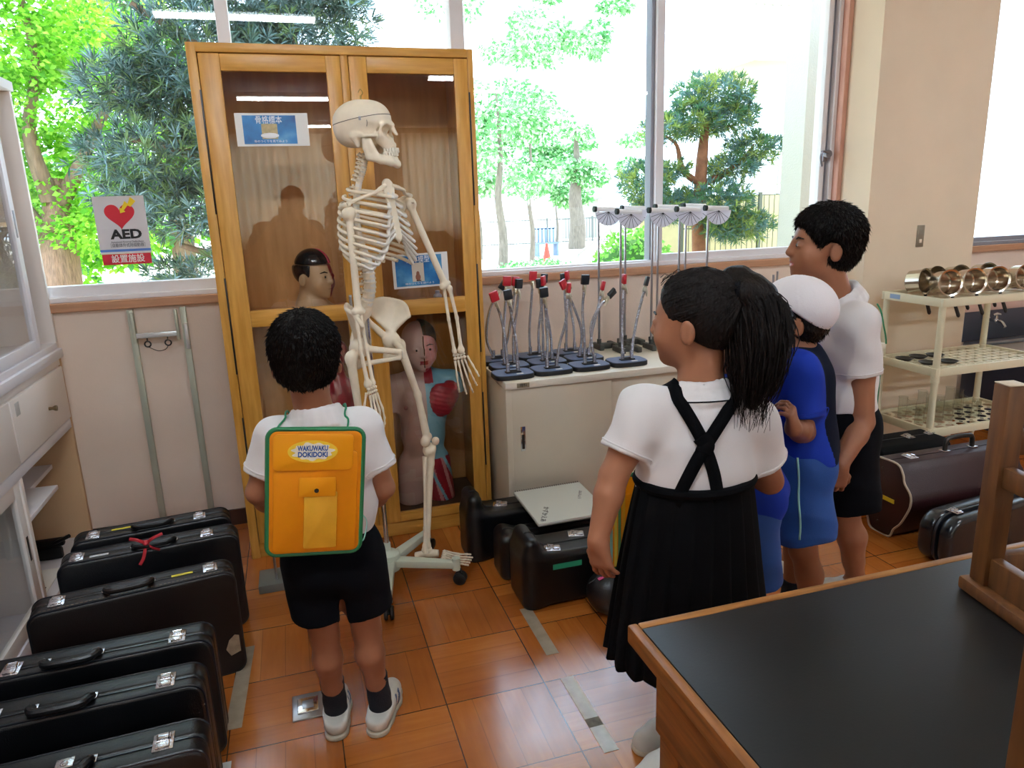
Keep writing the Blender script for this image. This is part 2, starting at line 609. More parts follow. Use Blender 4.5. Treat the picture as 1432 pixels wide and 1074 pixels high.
T_ = 0.2
struct(MB().box((XL - T_, YB - T_, -0.12), (XR + T_, W_Y + T_, 0)), 'floor', parquet_mat())
struct(MB().box((XL - T_, YB - T_, ZC), (XR + T_, W_Y + 1.35, ZC + 0.25)), 'ceiling', M_ceiling)  # slab runs on outside as an added, unseen eave blocking the sun
struct(MB().box((XL - T_, YB - T_, 0), (XL, W_Y + T_, ZC)), 'wall_west', M_wall)
struct(MB().box((XR, YB - T_, 0), (XR + T_, W_Y + T_, ZC)), 'wall_east', M_wall)
# window wall: below the sills, above the heads
wn = MB()
wn.box((XL, W_Y, -0.4), (XR, W_Y + T_, 1.06))
wn.box((XL, W_Y, 2.72), (XR, W_Y + T_, ZC))
wn.box((XL, W_Y, 1.06), (-1.30, W_Y + T_, 2.72))
struct(wn, 'wall_north', M_wall)
pl = MB().box((2.914, 3.18, 0), (3.645, W_Y + T_ - 0.001, ZC))
struct(pl, 'pillar', M_pillar)
# thin joints of the wall boards right of the pillar
# back wall with two curtained windows
bw = MB()
holes = [(-1.0, 1.55), (2.3, 4.9)]
z0h, z1h = 0.9, 2.75
xs = [XL]
for a, b_ in holes: xs += [a, b_]
xs += [XR]
for i in range(0, len(xs), 2):
    bw.box((xs[i], YB - T_, 0), (xs[i + 1], YB, ZC))
for a, b_ in holes:
    bw.box((a, YB - T_, 0), (b_, YB, z0h)); bw.box((a, YB - T_, z1h), (b_, YB, ZC))
struct(bw, 'wall_south', M_brown_panel)
for i, (a, b_) in enumerate(holes):
    f = MB()
    f.box((a, YB - 0.12, z0h), (b_, YB - 0.06, z0h + 0.06)).box((a, YB - 0.12, z1h - 0.06), (b_, YB - 0.06, z1h))
    for x in (a, (a + b_) / 2 - 0.03, b_ - 0.06):
        f.box((x, YB - 0.12, z0h), (x + 0.06, YB - 0.06, z1h))
    w = struct(f, 'window_%d' % (4 + i), M_alu)
    MB().quad([(a, YB - 0.09, z0h), (b_, YB - 0.09, z0h), (b_, YB - 0.09, z1h), (a, YB - 0.09, z1h)]).build('glass_pane', M_glass, w, None)
    # pleated curtain
    n = 160
    v, q = [], []
    for j in range(n + 1):
        x = a - 0.1 + (b_ - a + 0.2) * j / n
        y = YB + 0.12 + 0.045 * math.sin(j * 2 * PI / 9) + 0.012 * math.sin(j * 0.37)
        v += [(x, y, 0.75), (x, y, 2.84)]
        if j: q.append((2 * j - 2, 2 * j, 2 * j + 1, 2 * j - 1))
    cu = np_mesh('curtain', v, q, M_curtain)
    setp(cu, ['pleated beige curtain on the far wall, reflected in the left cabinet door', 'pleated beige curtain on the far wall, reflected in the right cabinet door'][i], 'curtain')

# sills and frames of the window wall
struct(MB().box((-1.3, W_Y - 0.025, 1.046), (2.914, W_Y + 0.02, 1.084), 0.004), 'trim_1', M_sill)
struct(MB().box((3.645, W_Y - 0.025, 1.046), (XR, W_Y + 0.02, 1.084), 0.004), 'trim_2', M_sill)
struct(MB().box((2.885, W_Y - 0.03, 1.084), (2.9135, W_Y + 0.10, 2.72), 0.003), 'trim_3', M_pinkw)
struct(MB().box((XL, W_Y - 0.012, 0), (2.914, W_Y - 0.0005, 0.075)), 'baseboard_north', M_base)
struct(MB().box((3.02, W_Y - 0.012, 0), (XR, W_Y - 0.0005, 0.075)), 'baseboard_north_east', M_base)
YF0, YF1 = W_Y + 0.03, W_Y + 0.10
def window(name, xs_, m, pane_y, rails):
    f = MB()
    a, b_ = xs_[0], xs_[-1]
    f.box((a, YF0 - 0.03, 1.084), (b_, YF1, 1.105), 0.003)
    for (xa, xb, zt) in rails: f.box((xa, YF0, 1.10), (xb, YF1 - 0.02, zt), 0.004)
    f.box((a, YF0, 2.66), (b_, YF1, 2.72))
    w = struct(f, name, m)
    MB().quad([(a, pane_y, 1.12), (b_, pane_y, 1.12), (b_, pane_y, 2.7), (a, pane_y, 2.7)]).build('glass_pane', M_glass, w, None)
    return w
w1 = window('window_1', (-1.30, 0.82), M_alu, W_Y + 0.06, [(-1.30, 0.82, 1.15)])
for (x0, x1) in ((-0.191, -0.141), (0.787, 0.852), (-1.3, -1.24)):
    MB().box((x0, YF0 - 0.012, 1.10), (x1, YF1, 2.72), 0.004).build('mullion', M_alu, w1, None)
w2 = window('window_2', (0.82, 2.885), M_alu, W_Y + 0.06, [(0.82, 1.83, 1.113), (1.83, 2.885, 1.140)])
MB().box((1.815, YF0 - 0.012, 1.10), (1.858, YF1, 2.72), 0.004).build('mullion', M_alu, w2, None)
MB().box((1.795, YF0 + 0.01, 1.10), (1.8149, YF1, 2.72), 0.003).build('rubber_gasket', M_alug, w2, None)
MB().box((2.812, YF0, 1.10), (2.842, YF1, 2.72), 0.003).build('sash_stile', M_alu, w2, None)
MB().box((2.842, YF0 + 0.012, 1.10), (2.862, YF1, 2.72), 0.002).build('rubber_gasket', M_alug, w2, None)
MB().box((2.862, YF0 - 0.02, 1.10), (2.885, YF1, 2.72), 0.003).build('frame', M_alu, w2, None)
# crescent lock on the sash stile
lk = MB()
lk.box((2.815, YF0 - 0.02, 1.585), (2.84, YF0 + 0.001, 1.645), 0.004)
lk.lathe([(0, -0.01), (0.02, -0.01), (0.022, 0), (0.02, 0.012), (0, 0.012)], 20, Matrix.Translation((2.832, YF0 - 0.032, 1.625)) @ Matrix.Rotation(PI / 2, 4, 'X'))
lk.tube(smooth_path([(2.832, YF0 - 0.04, 1.63), (2.79, YF0 - 0.05, 1.635), (2.775, YF0 - 0.05, 1.61), (2.785, YF0 - 0.05, 1.56)]), 0.006, 8)
lk.build('window_lock', mat('lock_metal', '#77737a', 0.3, metal=0.9), w2)
w3 = window('window_3', (3.645, XR), M_alug, W_Y + 0.06, [(3.645, XR, 1.13)])

# switch plate on the pillar
sw = empty('light_switch', (3.268, 3.18, 1.178), 'small steel wall switch on the beige pillar', 'switch')
MB().box((-0.024, -0.006, -0.058), (0.024, 0.0, 0.058), 0.003).build('cover_plate', mat('switch_steel', '#9a9282', 0.4, metal=0.7), sw)
MB().box((-0.013, -0.008, 0.008), (0.013, -0.0055, 0.034), 0.002).build('rocker', mat('switch_grey', '#8b8577', 0.5), sw)
MB().box((-0.009, -0.009, -0.036), (0.009, -0.0055, -0.016), 0.002).build('rocker', mat('switch_cream', '#d8d0bd', 0.5), sw)

# fluorescent fixtures, the two eastern ones added unseen to brighten the room
M_tube = mat('tube_light', '#ffffff', 0.5, emit='#e0f0ff', estr=36.0)
M_fix = mat('fixture_enamel', '#e8e6e0', 0.5)
LAMPS = [(3.4, 0.57, 'added unseen towards the east windows to brighten the room'), (-0.80, 0.57, 'nearest the window wall, its reflection in the left window'), (-0.465, -4.66, 'seen only as the long reflection in the left cabinet door'),
         (1.74, -2.92, 'its reflection short at the top of the right cabinet door'), (0.5, -8.0, 'at the far curtained end of the room'),
         (3.9, -2.92, 'added unseen at the east side to brighten the room')]
for x, y, d in LAMPS:
    e = empty('ceiling_light', (x + 0.6, y, ZC), 'white fluorescent ceiling light ' + d, 'light', None)
    MB().box((-0.62, -0.07, -0.05), (0.62, 0.07, 0), 0.008).build('housing', M_fix, e)
    for s in (-0.035, 0.035):
        MB().cyl((-0.58, s, -0.075), (0.58, s, -0.075), 0.016, seg=12).build('tube', M_tube, e)
    MB().box((-0.62, -0.06, -0.095), (-0.585, 0.06, -0.045)).build('lamp_holder', M_fix, e); MB().box((0.585, -0.06, -0.095), (0.62, 0.06, -0.045)).build('lamp_holder', M_fix, e)

# ------------------------------------------------------------------ daylight
wd = bpy.data.worlds.new('sky'); SC.world = wd; wd.use_nodes = True
bgn = wd.node_tree.nodes['Background']
bgn.inputs[0].default_value = (0.60, 0.81, 1.04, 1)
bgn.inputs[1].default_value = 2.4
sun = bpy.data.lights.new('sun', 'SUN'); sun.energy = 2.7; sun.angle = 0.01; sun.color = (1, .95, .86)
so = bpy.data.objects.new('sun', sun); COL.objects.link(so)
so.rotation_euler = Vector((-0.45, -0.42, -1.2)).to_track_quat('-Z', 'Y').to_euler()
for (x0, x1, y, zc, flip) in ((-1.3, 2.885, W_Y + 0.25, 1.9, 1), (3.645, XR, W_Y + 0.25, 1.9, 1), (-1, 1.55, YB - 0.25, 1.8, -1), (2.3, 4.9, YB - 0.25, 1.8, -1)):
    p = bpy.data.lights.new('daylight_portal', 'AREA'); p.shape = 'RECTANGLE'; p.size = x1 - x0; p.size_y = 1.75
    p.cycles.is_portal = True
    po = bpy.data.objects.new('daylight_portal', p); COL.objects.link(po)
    po.location = ((x0 + x1) / 2, y, zc)
    po.rotation_euler = (-PI / 2 * flip, 0, 0)
vs.exposure = 1.5
SC.cycles.use_denoising = True
SC.cycles.max_bounces = 10
SC.cycles.diffuse_bounces = 5
SC.cycles.transparent_max_bounces = 12
SC.cycles.sample_clamp_indirect = 6
# ------------------------------------------------------------------ outside
M_ground = mat('schoolyard_sand', '#cfc6b4', 0.95, vary=0.06, vscale=2)
GZ = -0.4
struct(MB().box((-40, W_Y + T_ + 0.001, GZ - 0.3), (60, 90, GZ)), 'ground', M_ground)

def leaf_mesh(P, A, L, Wd, droop=0.15):
    """P centres (n,3), A directions (n,3): one folded diamond per leaf"""
    n = len(P)
    A = A / (np.linalg.norm(A, axis=1, keepdims=True) + 1e-9)
    t = RNG.normal(size=(n, 3)); S = np.cross(A, t); S /= np.linalg.norm(S, axis=1, keepdims=True) + 1e-9
    L = np.asarray(L).reshape(-1, 1) * np.ones((n, 1)); Wd = np.asarray(Wd).reshape(-1, 1) * np.ones((n, 1))
    v = np.stack([P, P + A * L * 0.5 + S * Wd * 0.5, P + A * L - np.array([0, 0, 1]) * L * droop, P + A * L * 0.5 - S * Wd * 0.5], 1).reshape(-1, 3)
    f = np.arange(4 * n).reshape(n, 4)
    return v, f

def blob_points(blobs, n, shell=0.45):
    """points in ellipsoids, weighted to the outside"""
    vol = np.array([b[1][0] * b[1][1] * b[1][2] for b in blobs]) ** 0.8
    pick = RNG.choice(len(blobs), n, p=vol / vol.sum())
    d = RNG.normal(size=(n, 3)); d /= np.linalg.norm(d, axis=1, keepdims=True)
    r = 1 - shell * RNG.random(n) ** 1.3
    C = np.array([b[0] for b in blobs])[pick]; Rr = np.array([b[1] for b in blobs])[pick]
    return C + d * r[:, None] * Rr, d

def broad_crown(name, blobs, n, size, mats, parent, flat=0.5):
    P, d = blob_points(blobs, n)
    A = d + RNG.normal(size=(n, 3)) * 0.8; A[:, 2] *= flat; A[:, 2] -= 0.15
    s = size * (0.7 + 0.6 * RNG.random(n))
    v, f = leaf_mesh(P, A, s, s * 0.7)
    mi = RNG.integers(0, len(mats), n)
    return np_mesh(name, v, f, mats, parent, False, mi)

def needle_crown(name, blobs, n_tufts, per, ln, wd, mats, parent, upward=0.5):
    P, d = blob_points(blobs, n_tufts, 0.6)
    n = n_tufts * per
    C = np.repeat(P, per, 0); T = np.repeat(d, per, 0) * 0.7 + np.array([0, 0, upward])
    A = T + RNG.normal(size=(n, 3)) * 0.75
    s = ln * (0.6 + 0.7 * RNG.random(n))
    v, f = leaf_mesh(C, A, s, wd, 0.08)
    mi = np.repeat(RNG.integers(0, len(mats), n_tufts), per)
    return np_mesh(name, v, f, mats, parent, False, mi)

def trunk(name, pts, rs, m, parent, seg=12):
    return MB().tube(smooth_path(pts, 5), list(np.interp(np.linspace(0, 1, (len(pts) - 1) * 5 + 1), np.linspace(0, 1, len(rs)), rs)), seg).build(name, m, parent, 60)

Lf = lambda n, c, t=0.45: mat(n, c, 0.5, transl=t, spec=0.3)
M_maple = [Lf('maple_leaf', '#8cc834', .55), Lf('maple_leaf_light', '#a8d84c', .55), Lf('maple_leaf_deep', '#62a526', .5)]
M_podo = [mat('podo_leaf', '#4d6658', 0.32, spec=0.6, transl=.12), mat('podo_leaf_blue', '#5f7a78', 0.3, spec=0.7, transl=.1), mat('podo_leaf_dark', '#33483a', 0.35, spec=0.5, transl=.12), mat('podo_leaf_olive', '#6d8450', 0.35, transl=.3)]
M_pine = [mat('pine_leaf', '#4c7a4e', 0.5, transl=.3), mat('pine_leaf_blue', '#5b8078', 0.45, transl=.25), mat('pine_leaf_yellow', '#8aa04e', 0.5, transl=.35)]
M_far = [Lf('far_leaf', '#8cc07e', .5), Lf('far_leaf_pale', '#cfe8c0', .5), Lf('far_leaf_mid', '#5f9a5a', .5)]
M_hedge = [Lf('hedge_leaf', '#6cae46', .35), Lf('hedge_leaf_light', '#8fce5e', .35)]
M_bark = mat('bark', '#7d6148', 0.9, bump=0.6, bscale=20, vary=0.25, vscale=12, stretch=(3, 3, 0.6))
M_barkp = mat('pine_bark', '#8a5a3e', 0.9, bump=0.6, bscale=18, vary=0.25, vscale=14)
M_shag = mat('shaggy_bark', '#8d6a52', 0.95, bump=0.8, bscale=30, vary=0.35, vscale=20, stretch=(5, 5, 0.5))

def tree(name, loc, label, group=None):
    return empty(name, loc, label, 'tree', group)

# bright maple far left
t = tree('maple_tree', (-2.2, 8.2, GZ), 'bright yellow-green leafy tree with shaggy trunk outside the left window')
trunk('trunk', [(0.05, 0, 0), (0.0, 0, 0.7), (0.05, 0, 1.5), (0.1, 0.1, 2.2)], [0.26, 0.2, 0.17, 0.1], M_shag, t)
for pts in ([(0.05, 0, 1.5), (-0.2, 0, 2.0), (-0.5, 0.1, 2.7), (-0.7, 0.2, 3.6)], [(0.08, 0.05, 1.9), (0.4, 0, 2.4), (0.7, 0, 2.9), (1.0, 0.2, 3.4)], [(0.05, 0, 2.0), (0.0, -0.1, 2.6), (0.15, -0.1, 3.2), (0.1, 0, 4.0)]):
    trunk('branch', pts, [0.09, 0.06, 0.045, 0.02], M_bark, t, 8)
bl = [((-0.7, 0.1, 2.5), (.7, .7, .45)), ((0.1, 0.2, 2.9), (.75, .7, .4)), ((-0.3, 0, 3.4), (.9, .7, .5)), ((0.7, 0.5, 2.5), (.7, .6, .35)), ((0.5, 0.3, 3.5), (.55, .6, .4)), ((-0.2, -.1, 4.2), (.9, .7, .5)),
      ((0.3, 0.4, 2.1), (.8, .6, .3)), ((-1.1, .2, 3.6), (.6, .6, .6)), ((-0.8, 0, 1.9), (.5, .5, .3)), ((0.5, -.1, 1.7), (.55, .4, .25)), ((-.3, .1, 1.75), (.6, .4, .25))]
broad_crown('crown', bl, 26000, 0.062, M_maple, t, 0.35)

# dark podocarpus behind the cabinet
t = tree('podocarpus_tree', (0.1, 6.3, GZ), 'large dark blue-green evergreen with long narrow leaves behind the wooden cabinet')
trunk('trunk', [(0.1, .1, 0), (0.05, 0, 1.2), (0.1, 0, 2.4), (0.0, 0, 3.8)], [0.15, 0.12, 0.1, 0.05], M_bark, t)
for pts in ([(0.05, 0, 1.9), (-0.5, -.1, 2.2), (-1.2, -.1, 2.4)], [(0.05, 0, 2.6), (-0.5, 0, 3.0), (-1.0, -.1, 3.3)], [(0.05, 0, 1.2), (-0.4, 0, 1.4), (-0.9, -.1, 1.6)]):
    trunk('branch', pts, [0.06, 0.04, 0.02], M_bark, t, 8)
bl = [((-0.55, -.1, 2.95), (.62, .5, .36)), ((-0.2, 0, 3.4), (.6, .5, .33)), ((-0.95, -.1, 2.25), (.62, .45, .26)), ((-0.4, -.1, 2.4), (.5, .45, .34)), ((-0.7, -.05, 1.85), (.6, .4, .22)), ((-0.35, -.1, 1.55), (.42, .4, .22)),
      ((0.2, 0, 3.2), (.55, .5, .4)), ((0.25, 0, 2.5), (.5, .5, .4)), ((-1.0, -.05, 3.55), (.35, .4, .25)), ((0.45, .1, 3.5), (.3, .4, .25)), ((-0.05, -.1, 1.95), (.4, .4, .25)), ((-0.3, .1, 4.0), (.9, .5, .4)), ((-.75, 0, 1.35), (.5, .3, .16)), ((-.25, 0, 1.3), (.4, .3, .16)), ((-1.15, 0, 2.75), (.4, .35, .2)), ((-.9, 0, 2.75), (.4, .35, .25)), ((-.15, 0, 2.8), (.5, .4, .3)), ((-1.1, 0, 2.0), (.4, .35, .2))]
needle_crown('crown', bl, 4800, 14, 0.11, 0.0105, M_podo, t)

# mid-green tree filling in behind
t = tree('broadleaf_tree', (-1.6, 12.0, GZ), 'mid-green leafy tree further back between the maple and the dark evergreen')
trunk('trunk', [(0, 0, 0), (0.1, 0, 1.5), (0, 0, 3.0)], [0.2, 0.16, 0.1], M_bark, t)
bl = [((RNG.uniform(-2.6, 2.9), RNG.uniform(-.5, .5), RNG.uniform(.9, 4.6)), (RNG.uniform(.6, 1.0), .5, RNG.uniform(.35, .6))) for k in range(24)]
broad_crown('crown', bl, 12000, 0.13, M_maple + M_far[2:], t, .5)

# low shrubs under the left trees
for (x, y, z, r, lab) in ((-1.25, 6.95, GZ + 0.8, (.6, .4, .40), 'low pale green shrub beneath the notice in the left window'), (0.75, 9.3, GZ + 0.8, (.8, .6, .6), 'light green shrub seen between the dark branches beside the cabinet')):
    s = empty('shrub', (x, y, GZ), lab, 'shrub')
    broad_crown('foliage', [((0, 0, z - GZ), r), ((0.35, 0, z - GZ - .25), r), ((-0.4, .1, z - GZ - .3), r)], 3500, 0.06, M_maple, s, .8)
    for k in range(5):
        MB().tube([(0.1 * (k - 2), 0, 0), (0.2 * (k - 2), .05, .5), (0.26 * (k - 2), .05, .9)], [.014, .01, .006], 6).build('stem', M_bark, s)

# cloud-pruned pine
t = tree('pine_tree', (4.23, 7.0, GZ), 'cloud-pruned pine with layered pads outside the right window')
trunk('trunk', [(-0.02, 0, 0), (0.0, 0, 1.0), (-0.02, 0, 1.6), (0.0, 0, 2.2), (0.05, 0, 2.75)], [0.085, 0.075, 0.07, 0.06, 0.03], M_barkp, t)
for pts in ([(0.0, 0, 1.95), (-0.22, 0, 2.1), (-0.3, 0, 2.35), (-0.45, 0, 2.45)], [(0, 0, 1.95), (0.25, 0, 2.05), (0.5, 0, 2.2), (0.62, 0, 2.35)], [(0, 0, 1.6), (0.2, -.05, 1.6), (0.45, -.1, 1.62)], [(0, 0, 1.75), (-0.3, .0, 1.75), (-0.6, 0, 1.95)]):
    trunk('branch', pts, [0.04, 0.035, 0.02, 0.012], M_barkp, t, 8)
bl = [((0.12, 0, 2.84), (.46, .35, .20)), ((-0.12, 0, 2.60), (.36, .3, .20)), ((0.28, 0, 2.62), (.34, .3, .16)), ((0.6, 0, 2.3), (.34, .3, .18)), ((0.35, 0, 2.12), (.3, .3, .12)), ((0.1, -.1, 1.78), (.42, .35, .2)), ((0.2, -.1, 1.55), (.3, .3, .14)), ((0.45, -.1, 1.5), (.36, .3, .16)),
      ((-0.45, 0, 2.5), (.25, .25, .14)), ((-0.65, 0, 2.0), (.3, .3, .22)), ((-0.45, 0, 1.75), (.3, .3, .18)), ((-.35, 0, 2.1), (.2, .2, .1))]
needle_crown('crown', bl, 2700, 13, 0.085, 0.011, M_pine, t, 0.6)

# round clipped hedge
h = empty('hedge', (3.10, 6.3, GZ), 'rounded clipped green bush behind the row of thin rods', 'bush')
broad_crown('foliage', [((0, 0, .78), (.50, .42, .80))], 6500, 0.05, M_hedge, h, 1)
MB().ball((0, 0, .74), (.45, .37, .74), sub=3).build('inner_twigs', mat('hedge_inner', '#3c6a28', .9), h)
MB().tube([(0, 0, 0), (0, 0, .5)], .03, 8).build('stem', M_bark, h)

# tan retaining wall and mesh fence
fn = empty('mesh_fence', (4.5, 8.0, GZ), 'dark wire mesh fence in front of the tan wall, behind the pine', 'fence')
g = MB()
for k in range(30): g.box((0.1 + k * 0.075, -.004, 0.1), (0.106 + k * 0.075, .004, 1.83))
for z in (0.4, 0.75, 1.1, 1.45, 1.82): g.box((0.05, -.01, z), (2.3, .01, z + 0.014))
g.build('wire_panel', mat('fence_wire', '#4f5440', 0.6), fn, None)
for x in (0.05, 1.15, 2.25): MB().box((x, -.02, 0), (x + .04, .02, 1.86)).build('post', mat('fence_post', '#5c604c', 0.6), fn, None)
struct(MB().box((4.2, 8.35, GZ), (8.5, 8.6, 1.42)), 'wall_yard', mat('tan_wall', '#cfc08f', 0.9, vary=.06))
rl = empty('handrail', (6.3, 9.0, GZ), 'grey pipe railing above the tan wall at right', 'railing')
r = MB()
for z in (2.23, 1.98): r.tube([(-.75, 0, z - .2), (-.2, 0, z), (1.2, 0, z)], .018, 8)
r.build('rail', mat('rail_grey', '#a4a4a0', .5), rl)
for x in (-.2, .35, .9): MB().cyl((x, 0, 0), (x, 0, 2.23), .016, seg=8).build('post', MATS['rail_grey'], rl)
# outside stair stringer behind the pine
st = empty('outdoor_stair', (3.9, 9.6, GZ), 'white sloping concrete stair edge behind the pine trunk', 'stairs')
MB().prism([(0, 0), (1.6, 1.1), (1.6, 1.35), (0, .25)], .6, basis(x=(1, 0, 0), y=(0, 0, 1), o=(0, .6, .5))).build('stringer', mat('concrete_white', '#e8e4da', .9), st, None)
r = MB(); r.tube([(0, .05, 1.1), (1.6, .05, 2.2)], .02, 8); r.build('rail', MATS['rail_grey'], st)
for q in range(4): MB().cyl((q * .5, .05, .6 + q * .34), (q * .5, .05, 1.1 + q * .34), .014, seg=8).build('post', MATS['rail_grey'], st)
# neighbouring wing with balcony
struct(MB().box((4.50, 5.75, GZ), (6.4, 6.05, 6.5)), 'wall_wing', mat('stucco', '#aba596', .95, bump=.3, bscale=60))
bc = empty('balcony', (4.9, 7.0, 2.7), 'pale balcony with railing high on the neighbouring building', 'balcony')
b = MB().prism([(-.1, 0), (1.2, 0), (1.2, .14), (-.1, .14)], 1.4, Matrix.Translation((-.0, 0, .08)) @ Matrix.Rotation(PI / 2, 4, 'X') @ Matrix.Translation((0, 0, -1.4)))
b.build('slab', mat('balcony_cream', '#dcd3ba', .9), bc, None)
r = MB()
for k in range(12): r.cyl((-.08 + k * .1, .02, .2), (-.08 + k * .1, .02, .62), .008, seg=6)
r.box((-.1, 0, .62), (1.2, .05, .66)); r.build('railing', mat('balcony_rail', '#c9c6bc', .6), bc)
MB().box((.25, .3, .2), (.33, .38, 3.0)).build('column', MATS['balcony_cream'], bc, None)
MB().box((-.0, 0, 0.95), (1.2, 1.2, 1.05)).build('upper_slab', MATS['balcony_cream'], bc, None)

# far trees, pale in the sunlight
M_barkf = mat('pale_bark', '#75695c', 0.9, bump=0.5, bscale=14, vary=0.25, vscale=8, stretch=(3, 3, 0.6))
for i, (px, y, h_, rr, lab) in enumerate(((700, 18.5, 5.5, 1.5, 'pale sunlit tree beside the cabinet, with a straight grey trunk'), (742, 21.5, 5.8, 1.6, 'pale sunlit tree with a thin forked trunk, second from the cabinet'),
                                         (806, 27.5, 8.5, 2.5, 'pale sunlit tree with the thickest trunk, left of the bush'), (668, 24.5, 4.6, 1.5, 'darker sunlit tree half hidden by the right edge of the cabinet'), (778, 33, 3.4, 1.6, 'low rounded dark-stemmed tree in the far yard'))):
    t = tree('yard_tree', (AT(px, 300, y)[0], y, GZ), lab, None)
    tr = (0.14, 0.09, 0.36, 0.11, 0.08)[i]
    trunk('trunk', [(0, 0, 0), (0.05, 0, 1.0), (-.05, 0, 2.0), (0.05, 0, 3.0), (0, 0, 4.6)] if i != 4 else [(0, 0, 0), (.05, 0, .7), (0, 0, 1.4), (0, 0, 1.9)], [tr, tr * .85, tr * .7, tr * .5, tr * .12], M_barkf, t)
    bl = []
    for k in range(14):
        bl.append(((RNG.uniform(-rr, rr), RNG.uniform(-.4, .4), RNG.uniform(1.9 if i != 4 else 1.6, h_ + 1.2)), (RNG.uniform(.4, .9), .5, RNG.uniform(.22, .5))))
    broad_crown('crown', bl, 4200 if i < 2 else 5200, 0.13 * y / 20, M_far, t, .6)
# yard things
fb = empty('yard_fence', (6.5, 30, GZ), 'thin grey bar fence across the far yard', 'fence')
g = MB()
for k in range(70): g.box((k * .14, -.01, .1), (k * .14 + .02, .01, 1.15))
for z in (.15, 1.1): g.box((0, -.015, z), (9.8, .015, z + .04))
g.build('bars', mat('yard_fence_grey', '#5f625f', .6), fb, None)
for k in range(5): MB().box((k * 2.1 - .03, -.03, 0), (k * 2.1 + .03, .03, 1.2)).build('post', MATS['yard_fence_grey'], fb, None)
cn = empty('traffic_cone', (6.75, 19, GZ), 'small red traffic cone on the bright yard', 'cone')
MB().lathe([(0, .75), (.03, .75), (.17, .04), (0, .04)], 16).build('cone_body', mat('cone_red', '#d8412c', .5), cn)
MB().box((-.2, -.2, 0), (.2, .2, .04), .01).build('base', mat('cone_base', '#8c2f22', .6), cn)
for i, (x, y, z, r, lab) in enumerate(((4.9, 16.0, .25, (.5, .3, .3), 'low flower bed bush nearest the cabinet edge'), (6.2, 17.6, .2, (.5, .3, .25), 'low flower bed bush left of the red cone'))):
    s = empty('flower_bush', (x, y, GZ), lab, 'bush')
    broad_crown('foliage', [((0, 0, z), r), ((.3, 0, z - .05), r)], 900, .09, M_far, s, 1)
    for q in (-.2, .2): MB().cyl((q, 0, 0), (q, 0, .2), .02, seg=6).build('stem', M_bark, s)
sh = empty('shed', (14.6, 36, GZ), 'small pale shed in the bright yard left of the pine', 'shed')
MB().box((-.7, -.5, 0), (.9, .5, 1.9)).build('walls', mat('shed_wall', '#9a968a', .9), sh, None)
MB().box((-.85, -.65, 1.9), (1.05, .65, 2.02)).build('roof', mat('shed_roof', '#8f8a80', .8), sh, None)
MB().box((-.3, -.52, .02), (.3, -.501, 1.6)).build('door', mat('shed_door', '#b0aca2', .7), sh, None)
bn = empty('bench', (8.7, 24.5, GZ), 'blue-grey slatted bench beneath the far trees', 'bench')
MB().box((-.4, -.2, .42), (.4, .2, .46)).build('seat', mat('bench_blue', '#6d7d98', .6), bn, None)
g = MB()
for k in range(6): g.box((-.4 + k * .14, .2, .48), (-.32 + k * .14, .23, .95))
g.box((-.42, .2, .92), (.42, .23, .97)); g.build('backrest', MATS['bench_blue'], bn, None)
for x in (-.35, .35): MB().box((x - .03, -.18, 0), (x + .03, .2, .42)).build('leg', MATS['bench_blue'], bn, None)
# ------------------------------------------------------------------ wooden display cabinet
M_oak = mat('honey_oak', '#d8a04a', 0.36, wood='#bd842f', vscale=7, stretch=(9, 9, 0.8), spec=0.45)
M_oakh = mat('honey_oak_rail', '#d8a04a', 0.36, wood='#bd842f', vscale=7, stretch=(0.8, 9, 9), spec=0.45)
M_oakin = mat('cabinet_inside', '#d39a5c', 0.55, wood='#bd8446', vscale=5, stretch=(6, 6, 0.8))
M_gap = mat('recess_shade_paint', '#20140c', 0.9)
M_cabglass = glass_mat('cabinet_glass', 1.82, (.93, .93, .92))
M_dark = mat('dark_metal', '#3a3633', 0.35, metal=0.8)
M_chrome = mat('chrome', '#d8d8dc', 0.14, metal=1.0)
M_steel = mat('brushed_steel', '#a9a9ad', 0.3, metal=0.9)

CX0, CX1, CY0, CY1, CZ1 = -0.28, 0.775, 3.01, 3.408, 2.02
cab = empty('display_cabinet', ((CX0 + CX1) / 2, 3.2, 0), 'tall honey-coloured wooden display cabinet with glass doors in front of the window', 'cabinet')
CO = Vector(cab.location)
def cbox(mb, lo, hi, bev=0.002):
    return mb.box(Vector(lo) - CO, Vector(hi) - CO, bev)
b = MB()
cbox(b, (CX0, CY0 + .022, 0.0), (CX0 + .03, CY1, CZ1)); cbox(b, (CX1 - .03, CY0 + .022, 0.0), (CX1, CY1, CZ1))
b.build('side_panel', M_oak, cab)
b = MB(); cbox(b, (CX0, CY0 - .002, 0), (CX0 + .034, CY0 + .03, CZ1)); b.build('face_stile', M_oak, cab)
b = MB(); cbox(b, (CX1 - .022, CY0 - .002, 0), (CX1, CY0 + .03, CZ1)); b.build('face_stile', M_oak, cab)
b = MB(); cbox(b, (.2585, CY0 + .004, .06), (.2865, CY0 + .03, 1.99)); b.build('centre_stile', M_oak, cab)
b = MB(); cbox(b, (CX0 + .03, CY0 - .002, 1.988), (CX1 - .022, CY1, CZ1)); b.build('top_panel', M_oakh, cab)
b = MB(); cbox(b, (CX0 + .03, CY0 + .03, .06), (CX1 - .03, CY1 - .015, .085)); b.build('bottom_panel', mat('cabinet_floor', '#4a3422', .6), cab)
b = MB(); cbox(b, (CX0 + .034, CY0 + .006, 0), (CX1 - .022, CY0 + .03, .062)); b.build('plinth', M_oakh, cab)
b = MB(); cbox(b, (CX0 + .03, CY1 - .015, .06), (CX1 - .03, CY1 - .002, 1.99)); b.build('back_panel', M_oakin, cab)
